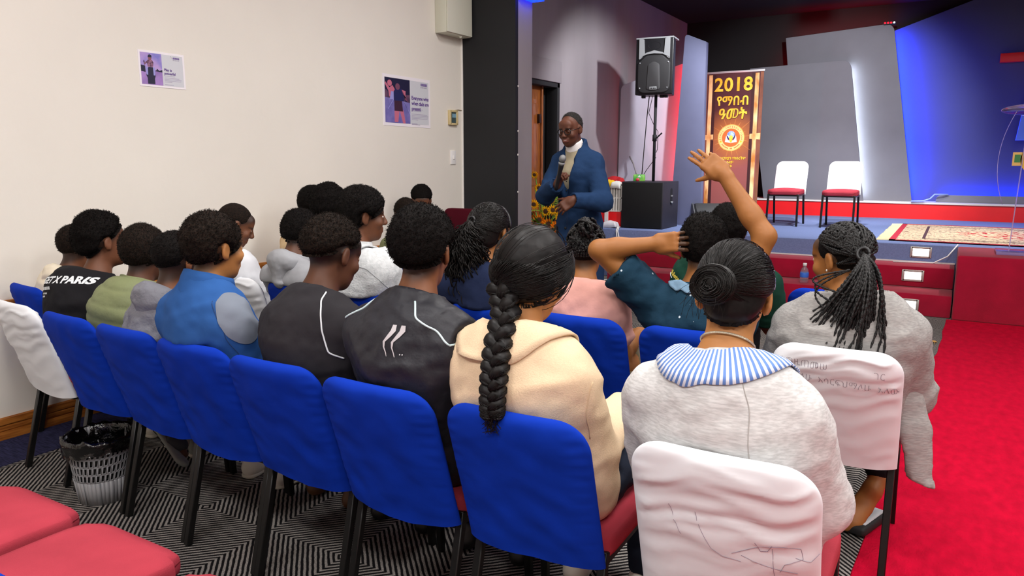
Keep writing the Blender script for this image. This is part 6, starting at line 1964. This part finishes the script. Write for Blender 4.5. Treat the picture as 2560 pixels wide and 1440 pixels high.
# --- boy in the pale grey fleece jacket, in profile
p = Person((-2.38, 2.96), R(0), (-2.46, 2.72, 1.182), R(-36), R(2), R(0), 1.0, SK['brown'], 'person in a pale grey fleece jacket seen in profile', width=1.05, hs=.97, bounds=((-2.63, -2.69), (-2.04, -2.1)))
p.body(.012, .006, scalp=(-.045, .62), ear=1.1, hand_h=.011)
p.top('fleece_jacket', m_palef, .016, 1.0, .024, .011, .004, 14, 1.0, neck=.005, arm=1.03)
fold_collar(p, 'jacket_collar', m_palef, .068, .11, .05, .03, thick=.007)
p.piping('yoke_seam', [(-.17, .97), (-.05, .965), (.06, .955), (.12, .9), (.15, .8)], .0018, mat('fleece_seam', '#9da0a2', .9))
p.trousers(m_black_tr); p.shoes(m_shoe_b); p.cap(.036, m_hair, -.028, .66, .0035, .005, h=.007, seed=1.0)
# --- woman with the curly ponytail
p = Person((-1.70, 2.96), 0, (-1.765, 2.77, 1.13), R(0), R(8), R(0), 1.0, SK['warm'], 'person with a big curly black ponytail, dark blue top and headband', bounds=((-2.04, -2.1), (-1.485, -1.545)))
p.body(.013, .0065, scalp=(-.03, .7), hand_h=.011)
p.top('top', m_navyt, .014, 1.0, .016, .012, .004, 14, 1.0, collar='crew', neck=.012)
p.trousers(m_jeans); p.shoes(m_shoe_b)
p.cap(.014, m_sleek, -.02, .72, .0008, .001, h=.007, low=True)
rg = np.random.RandomState(8); paths = []; rad = []
tie = V3(-.12, -.98, .1)
for i in range(420):
    a = rg.uniform(-math.pi, math.pi)
    st = V3(math.sin(a), math.cos(a), .62 * math.cos(a) - .02) if abs(a) < 2.1 else V3(math.sin(a), math.cos(a), -.7)
    paths.append([p.on_skull(slerp(st, tie + rg.normal(size=3) * .08, t), .0155 + .002 * rg.rand()) for t in np.linspace(0, 1, 11)]); rad.append(.0012)
tc_ = p.on_skull(tie, .035)
for i in range(300):     # curls
    a = rg.uniform(0, 6.28); rr = math.sqrt(rg.rand())
    en = p.loc((-1.825, 2.675, .99)) + V3(math.cos(a) * rr * .125, math.sin(a) * rr * .07, -.16 + .2 * rg.rand()); mid = tc_ + (en - tc_) * .4 + V3(math.cos(a) * .06 * rr, -.05, .02)
    fr_ = rg.uniform(18, 34); ph = rg.uniform(0, 6.28); cr_ = rg.uniform(.005, .011)
    pts = []
    for u in np.linspace(0, 1, 26):
        b = tc_ * (1 - u) ** 2 + mid * 2 * u * (1 - u) + en * u * u
        pts.append(b + V3(math.cos(fr_ * u + ph), math.sin(fr_ * u + ph), .4 * math.sin(fr_ * u)) * cr_ * min(1, u * 3))
    paths.append(pts); rad.append(.0026)
v, f = fast_tubes(paths, rad, 4); link('hair_strands', mesh_np('hair_strands', v, f), m_sleek2, p.root)
p.cloth('hair_ponytail', [ellip(p.loc((-1.83, 2.71, 1.06)), (.062, .045, .05), k=.04), ellip(p.loc((-1.83, 2.68, .965)), (.098, .058, .1), k=.05), ellip(p.loc((-1.82, 2.665, .87)), (.075, .045, .06), k=.05)], m_hair, .008, .012, 70, seed=2.0)
band = [p.on_skull(V3(math.sin(a), .55, math.cos(a)), .017) for a in np.linspace(-1.6, 1.6, 30)]
MB().tube(band, .006, 6).build('headband', mat('black_band', '#0e0e12', .3), p.root, smooth=True)
ts = MB().tube([tc_ + (p.Hm @ V3(math.cos(a) * .016, 0, math.sin(a) * .016)) + V3(0, .014, 0) for a in np.linspace(0, 6.28, 20)], .005, 6).build('hair_tie', m_shoe_b, p.root, smooth=True)
# --- child in pink with plaited updo
p = Person((-1.27, 2.97), 0, (-1.345, 2.88, 1.065), R(16), R(6), R(0), .9, SK['warm'], 'child in a pale pink t-shirt with plaited hair pinned up', hs=.93, slump=.03, bounds=((-1.485, -1.545), (-1.035, -1.09)))
p.body(.012, .0065, scalp=(-.05, .55), hand_h=.01)
p.top('t_shirt', m_pink, .014, .36, .024, .011, .006, 12, 2.0, collar='crew', neck=.008, arm=1.2)
p.trousers(m_khaki); p.shoes(m_shoe_w, m_sole)
p.cap(.007, m_hair, -.045, .55, .001, .001, h=.007)
rg = np.random.RandomState(4); paths = []; rad = []
kn = V3(.12, -.75, .62)
for i in range(46):
    a = -math.pi + 2 * math.pi * (i + .5) / 46
    st = V3(math.sin(a), math.cos(a), .6 * math.cos(a) + .05) if abs(a) < 1.7 else V3(math.sin(a), math.cos(a), -.62)
    t_ = np.linspace(0, 1, 40)
    paths.append([p.on_skull(slerp(st, kn + rg.normal(size=3) * .12, t), .012 + .006 * t) for t in t_]); rad.append(.0052 + .0014 * np.sin(t_ * 60 + i))
kc = p.on_skull(kn, .03)
for i in range(16):
    ph = rg.uniform(0, 6.28); r0 = rg.uniform(.02, .045); z0 = rg.uniform(-.02, .02); t_ = np.linspace(0, 4.5, 40); ax_ = unit(rg.normal(size=3)); b1 = unit(np.cross(ax_, V3(.2, .5, .8))); b2 = np.cross(ax_, b1)
    paths.append([kc + (b1 * math.cos(u + ph) + b2 * math.sin(u + ph)) * r0 + ax_ * z0 for u in t_]); rad.append(.006 + .0014 * np.sin(t_ * 14))
v, f = fast_tubes(paths, rad, 6); link('hair_plaits', mesh_np('hair_plaits', v, f), m_braid, p.root)
# --- boy with one hand on his head and the other raised
p = Person((-.80, 2.96), 0, (-.835, 2.875, 1.105), R(8), R(10), R(0), .95, SK['warm'], 'person in a teal anchor-print shirt, one hand on the head, the other arm raised', width=1.02,
           arms={-1: dict(e=(-1.20, 2.69, 1.098), w=(-.985, 2.745, 1.13), d=(.98, -.05, .16), n=(.18, .95, -.1), hand=dict(curl=(.25, .85, .7), spread=.16, thumb_open=.45, thumb_curl=.5)),
                 1: dict(e=(-.598, 2.84, 1.17), w=(-.768, 2.86, 1.4), d=(-.86, .12, .62), n=(-.12, .95, -.3), hand=dict(curl=(.1, .15, .12), spread=.1, thumb_open=.7, thumb_curl=.05,
                         curls=[(-.12, .1, .08), (-.06, .12, .1), (.1, .2, .15), (.5, .9, .5)]))})
p.body(.011, .006, scalp=(-.055, .55), hand_h=.0048)
m_teal = teal_mat()
p.top('shirt', m_teal, .013, .34, .02, .0095, .007, 16, 1.0, neck=.0, arm=1.28)
fold_collar(p, 'shirt_collar', cloth_mat('faded_blue_collar', '#6f8ba2', bump=.5, bscale=30), .074, .108, .045, .012, thick=.005)
p.trousers(m_jeans); p.shoes(m_shoe_b)
p.cap(.022, m_hair, -.045, .5, .0035, .005, h=.0065, seed=2.0)
# --- woman with braids, in profile; bare foot tucked under the chair
p = Person((-.30, 2.95), R(10), (-.335, 2.89, 1.1), R(50), R(6), R(-3), 1.02, SK['warm'], 'person in a heather grey cardigan with long thin braids tied back', width=1.15, slump=.05, elbow=.062, chair=(-.30, 2.95, 0),
           legs={1: dict(k=(-.2, 3.34, .5), a=(-.17, 3.13, .2), t=(-.2, 3.06, .09)), -1: dict(k=(-.42, 3.32, .52), a=(-.42, 3.2, .1), t=(-.42, 3.36, .04))})
Aq, toe = p.loc((-.185, 3.1, .165)), p.loc((-.24, 3.02, .06))
ft = [cone(Aq, toe, .036, .046, .02, flat=((0, -.7, .7), 1.6)), ellip(Aq + V3(0, -.012, .0), (.035, .036, .038))]
sx = unit(p.vec((1, .25, 0)))
for k, (o_, L_) in enumerate(((-.034, .030), (-.016, .024), (-.001, .021), (.013, .018), (.027, .015))):
    b0 = toe + sx * o_ + p.vec((-.006, -.02, -.022)); ft.append(cone(b0, b0 + unit(p.vec((-.35, -.6, -.8))) * L_ * .95, .0125 if k == 0 else .0088, .0115 if k == 0 else .008, .006))
p.body(.0105, .006, scalp=(-.02, .7), hand_h=.008, foot=ft, ear=1.05)
p.top('cardigan', m_card, .016, 1.0, .026, .0095, .005, 13, 3.0, neck=.004, arm=1.2)
p.trousers(m_black_tr); p.shoes(m_shoe_b, which=(-1,))
tl = p.cloth('cardigan_tail', [cone(p.loc((-.12, 2.9, .74)), p.loc((-.05, 2.87, .5)), .06, .048, .03, flat=((-.3, 1, 0), 2.2)), cone(p.loc((-.05, 2.87, .5)), p.loc((-.005, 2.85, .31)), .048, .036, .03, flat=((-.3, 1, 0), 3.0)), cone(p.loc((-.04, 2.86, .45)), p.loc((-.045, 2.86, .36)), .035, .03, .03, flat=((-.3, 1, 0), 2.5)), cut((-.35, 0, -1), p.loc((-.01, 2.84, .32)))], m_card, .008, .003, 18, seed=2.0, parent=p.topo)
so = p.cloth('flip_flop', [rbox(p.loc((-.205, 3.09, .03)), (.04, .1, .008), .012, np.array(Matrix.Rotation(R(-28), 3, 'Z')), .01)], mat('black_rubber', '#141416', .7), .008, 0.0, 10)
p.cloth('flip_flop_lining', [rbox(p.loc((-.2, 3.1, .047)), (.033, .085, .003), .006, np.array(Matrix.Rotation(R(-28), 3, 'Z')), .01)], mat('pale_insole', '#b9bcc0', .7), .007, 0.0, 10, parent=so)
p.cap(.006, m_hair, -.03, .66, .0008, .0005, h=.006)
for q in (-1, 1): MB().ball(p.hp(q * .082, .002, -.034), .0045).build('earring', mat('silver_stud', '#e0dcd2', .2, .9), p.root, smooth=True)
rg = np.random.RandomState(9); paths = []; rad = []
tie_w = p.loc((-.255, 2.775, 1.135)); tu = unit(((tie_w - p.Hc) @ p.Hm) - V3(0, -.016, .032))
for i in range(64):
    a = -math.pi + 2 * math.pi * (i + .5) / 64
    st = V3(math.sin(a), math.cos(a), .62 * math.cos(a) + .06) if abs(a) < 1.75 else V3(math.sin(a), math.cos(a), -.55)
    t_ = np.linspace(0, 1, 60)
    en = tu + rg.normal(size=3) * .09
    paths.append([p.on_skull(slerp(st, en, t), .009 + .012 * t ** 2) for t in t_]); rad.append(.0042 + .0013 * np.sin(t_ * 95 + i))
for i in range(26):
    st = unit(V3(rg.normal() * .8, rg.uniform(-.2, .8), rg.uniform(.5, 1))); t_ = np.linspace(0, 1, 50)
    paths.append([p.on_skull(slerp(st, tu + rg.normal(size=3) * .09, t), .010 + .012 * t ** 2) for t in t_]); rad.append(.0042 + .0013 * np.sin(t_ * 85 + i))
for i in range(190):
    L_ = rg.uniform(.2, .38); sx_, sy_ = rg.normal() * .03, rg.normal() * .024
    en = tie_w + p.vec((-.03 + sx_ * 1.6, -.085 - abs(sy_), -L_)); mid = tie_w + p.vec((.045 + sx_ * .6, -.09 + sy_, -.04))
    w1, w2 = rg.uniform(0, 6.28), rg.uniform(3, 9); t_ = np.linspace(0, 1, 64); pts = []
    for u in t_:
        b = (tie_w + rg.normal(size=3) * 0) * (1 - u) ** 2 + mid * 2 * u * (1 - u) + en * u * u
        cu = max(0, u - .75) / .25
        pts.append(b + V3(math.sin(w2 * u + w1), .4 * math.cos(w2 * u), 0) * .007 * u + V3(math.cos(18 * u + w1), math.sin(18 * u + w1), 0) * .006 * cu)
    paths.append(pts); rad.append((.0046 + .0014 * np.sin(t_ * 110 + i)) * (1 - .35 * np.maximum(0, t_ - .8) / .2))
for i in range(3):       # stray looping braids over the shoulder
    t_ = np.linspace(0, 1, 50); o_ = rg.uniform(-.02, .02)
    paths.append([tie_w + p.vec((-.03 - .11 * math.sin(3.1 * u) + o_ * u, -.07 - .03 * u, -.05 - (.08 + .05 * i) * u)) for u in t_]); rad.append(.0035 + .001 * np.sin(t_ * 100))
v, f = fast_tubes(paths, rad, 6); link('hair_braids', mesh_np('hair_braids', v, f), m_braid, p.root)
MB().tube([tie_w + p.vec((math.cos(a) * .019, .0 + math.sin(a) * .012, math.sin(a) * .019)) for a in np.linspace(0, 6.28, 20)], .006, 6).build('hair_tie', m_shoe_b, p.root, smooth=True)

# ================================================================== front rows
# --- boy in the green t-shirt
p = Person((-1.08, 3.95), 0, (-.985, 3.8, 1.09), R(28), R(12), R(0), 1.0, SK['mid'], 'person in a bottle green t-shirt with a small sports print', width=1.3, slump=.04, chair=(-1.08, 3.87, 0))
p.body(.013, .007, scalp=(-.05, .6), hand_h=.01)
p.top('t_shirt', m_green, .014, .4, .026, .011, .006, 12, 1.0, collar='crew', neck=.01, arm=1.3)
p.trousers(m_black_tr); p.shoes(m_shoe_b); p.cap(.024, m_hair, -.035, .6, .0035, .004, h=.007, seed=1.0)
lx, lz = p.loc((-1.27, 3.6, .875))[0], .875
p.print_poly('printed_swoosh', [((lx - .03, lz + .035), (lx - .02, lz + .037)), ((lx - .032, lz + .01), (lx - .016, lz + .014)), ((lx - .022, lz - .012), (lx - .008, lz - .002)), ((lx, lz - .02), (lx + .004, lz - .012))], m_pipe)
p.print_text('Athlete', .034, (-1.262, 3.6, .89), (0, 1, 0), mat('yellow_print', '#d6c04a', .6), rot=-.5, bold=.001)
p.piping('printed_underline', [(lx, lz + .012), (lx + .05, lz - .022)], .002, m_pipe)
# --- person in beige by the wall
p = Person((-3.8, 3.87), R(-6), (-3.83, 3.74, 1.14), R(-4), R(10), R(0), .98, SK['brown'], 'person in a sand beige sweatshirt hunched beside the wall', slump=.07, width=1.05, chair=(-3.8, 3.82, R(-6)), bounds=(None, (-3.58, -3.63)))
p.body(.014, .007, scalp=(-.01, .5), hand_h=.012)
p.top('sweatshirt', m_tan, .016, 1.0, .03, .012, .006, 12, 1.0, collar='crew', neck=.012, arm=1.05); p.trousers(m_black_tr); p.shoes(m_shoe_b)
p.cap(.02, m_hair, -.005, .5, .003, .002, h=.007, seed=3.0)
# --- person with rounded hair, dark shirt
p = Person((-3.34, 3.62), 0, (-3.40, 3.45, 1.157), R(0), R(6), R(0), 1.0, SK['brown'], 'person with rounded black hair in a dark shirt behind the fleece jacket', chair=(-3.34, 3.6, 0), bounds=((-3.58, -3.63), None))
p.body(.014, .008, scalp=(-.04, .6), hand_h=.012); p.top('shirt', m_btee, .014, .4, .018, .013, .005, 14, 1.0, collar='crew', neck=.012); p.trousers(m_jeans); p.shoes(m_shoe_b)
p.cap(.036, m_hair, -.03, .62, .0035, .005, h=.008, seed=2.0)
# --- boy in the olive padded vest
p = Person((-3.37, 4.40), R(5), (-3.415, 4.22, 1.055), R(51), R(10), R(0), .92, SK['brown'], 'person in an olive padded vest with short hair and a visible ear', hs=.97, chair=(-3.37, 4.36, R(5)))
p.body(.014, .007, scalp=(-.03, .5), hand_h=.012, ear=1.2); p.top('padded_vest', m_olive, .018, .3, .02, .012, .002, 14, 1.0, collar='stand', neck=-.01, quilt=(.07, .008)); p.trousers(m_jeans); p.shoes(m_shoe_b)
p.cap(.012, m_hair_br, -.005, .5, .002, .001, h=.007, seed=2.0)
# --- boy facing the group
p = Person((-3.9, 5.03), R(-160), (-3.885, 5.02, 1.108), R(23), R(26), R(0), .95, SK['brown'], 'person facing the group with a flat-topped cut, by the pilaster')
p.body(.014, .0065, scalp=(.04, .1), hand_h=.012); p.top('shirt', m_navyt, .014, .4, .018, .013, .005, 14, 1.0, collar='crew', neck=.012); p.trousers(m_jeans); p.shoes(m_shoe_b)
p.cap(.02, m_hair, .036, .12, .002, .001, h=.007, seed=1.0)

# ================================================================== the man speaking
p = Person((-2.55, 5.22, 0), R(170), (-2.575, 5.2, 1.682), R(4), R(12), R(2), 1.02, '#5a3322', 'person in a navy coat with glasses and white collar speaking into a microphone', seated=False, seat_z=.86, slump=-.02, width=1.0, hs=1.02,
           arms={1: dict(e=(-2.745, 5.12, 1.18), w=(-2.56, 4.95, 1.27), d=(.30, -.2, .55), n=(.8, .15, -.4), hand=dict(curl=(1.0, 1.2, .9), spread=.05, thumb_open=.55, thumb_curl=.8)),
                 -1: dict(e=(-2.285, 5.17, 1.14), w=(-2.42, 4.93, 1.16), d=(-.5, -.35, -.42), n=(-.35, .5, -.3), hand=dict(curl=(.35, .5, .4), spread=.15, thumb_open=.6))},
           legs={1: dict(k=(-2.66, 5.22, .5), a=(-2.67, 5.25, .09), t=(-2.69, 5.1, .03)), -1: dict(k=(-2.44, 5.24, .5), a=(-2.43, 5.27, .09), t=(-2.42, 5.12, .03))})
p.body(.011, .0048, scalp=(.03, 1.7), hand_h=.0048, jaw=1.06, beard=.18, lips='#a0605a')
sh = p.top('shirt', cloth_mat('stone_shirt', '#a39880'), .006, .3, .0, .011, .002, 14, 1.0, neck=.03)
for z in (1.36, 1.29, 1.22): MB().ball(p.N + V3(0, .115 + .04 * (1.42 - z), z - p.N[2]), .006).build('button', m_shoe_b, sh, smooth=True)
up = unit(p.hp(0, -.02, -.06) - p.N)
wc = p.cloth('clerical_collar', [cone(p.N + up * .0 + V3(0, .012, 0), p.N + up * .055 + V3(0, .014, 0), .073, .068, .01), cut(up, p.N + up * .06 + V3(0, .02, 0)), cut(-up, p.N + up * .004)], mat('white_collar_linen', '#eeeae8', .7), .0065, 0.0, 10)
P = p.torso(.018, 1.05, 1.0, .014, flatk=1.3)
P += [cone(p.pel + V3(0, 0, .02), V3(0, -.06, .62), .165, .215, .06, flat=(p.fwd, 1.25)), cone(V3(0, -.06, .62), V3(0, -.06, .5), .215, .22, .03, flat=(p.fwd, 1.25)), cut((0, 0, -1), (0, 0, .47)),
      cone(p.N + V3(0, -.015, -.02), p.N + up * .06 + V3(0, -.015, 0), .092, .085, .02), cut(up, p.N + up * .055, near=(p.N + up * .12, .16)),
      cone(p.N + up * -.03 + V3(0, .02, 0), p.N + up * .16, .074, .085, .008, op='s'),
      cone(p.N + V3(0, .12, .08), p.N + V3(0, .13, -.01), .07, .078, .01, op='s'), cone(p.N + V3(0, .13, -.01), p.N + V3(0, .155, -.09), .078, .08, .01, op='s'), cone(p.N + V3(0, .155, -.09), p.N + V3(.0, .13, -.33), .078, .022, .01, op='s')]
for q in (-1, 1):
    ax_ = unit(p.Wr[q] - p.E[q]); P.append(cut(ax_, p.Wr[q] - ax_ * .012, near=(p.Wr[q] + ax_ * .05, .07)))
p.topo = p.cloth('coat', P, m_coat, .0095, .005, 13, seed=2.0); p._bvh = None
for z in (1.12, .93): MB().ball(p.on_back(.03, z, .004, (0, -1, 0)), .011, sc=(1, .5, 1)).build('button', m_black, p.topo, smooth=True)
fe = []
for z in np.linspace(1.16, .5, 14): fe.append((.012, z))
p.piping('front_edge', fe, .0025, mat('coat_seam', '#16294a', .9), d=(0, -1, 0), n=2)
p.trousers(m_black_tr); p.shoes(m_shoe_b)
p.cap(.004, mat('greying_hair', '#0f0c0b', .85, color2='#241f1d', vscale=200, bump=1, bscale=200, bdist=.004), .03, 2.6, .0013, .0005, h=.0055)
gl = MB()
for q in (-1, 1):
    gl.tube([p.hp(q * .034 + math.cos(a) * .0255, .107 - abs(math.cos(a) * q + 1) * .004, -.002 + math.sin(a) * .0205) for a in np.linspace(0, 6.283, 24)], .003, 6, cap=False)
    gl.tube([p.hp(q * .057, .1, .005), p.hp(q * .078, .06, .006), p.hp(q * .081, .0, .008)], .0024, 6)
gl.tube([p.hp(-.012, .109, .003), p.hp(0, .113, .006), p.hp(.012, .109, .003)], .0022, 6)
MB().tube([p.hp(x, .0965 - abs(x) * .25, -.0645 + abs(x) * .12) for x in np.linspace(-.017, .017, 9)], .0026, 6).build('teeth', mat('teeth', '#d9cfc2', .4), p.root, smooth=True)
go = gl.build('glasses', mat('black_acetate', '#0c0c0e', .25), p.root, smooth=True)
# microphone in his right hand
wv = p.Wr[1]; hd_ = unit(p.hd[1])
grip = Vector((-2.505, 4.875, 1.345)); dirm = Vector((.10, -.06, .30)).normalized(); q = dirm.to_track_quat('Z', 'Y').to_matrix()
t = empty('microphone', grip, 0, 'black handheld microphone with a silver mesh head held by the speaking man', 'microphone')
MB().lathe([(.001, -.12), (.012, -.12), (.014, -.09), (.015, .0), (.02, .07), (.021, .085), (.001, .085)], 20, M=q, cap0=False, cap1=False).build('handle', m_cab, t, smooth=True)
MB().lathe([(.0215, .083), (.0235, .088), (.0235, .094), (.0215, .098)], 20, M=q, cap0=False, cap1=False).build('collar_ring', m_silver, t, smooth=True)
MB().lathe([(.001, .155)] + [(.026 * math.sin(a), .124 - .03 * math.cos(math.pi - a) ) for a in np.linspace(.05, 2.5, 12)], 20, M=q, cap0=False, cap1=False).build('mesh_head', mat('mic_mesh', '#8d8f90', .4, .6, bump=1.0, bscale=700), t, smooth=True)
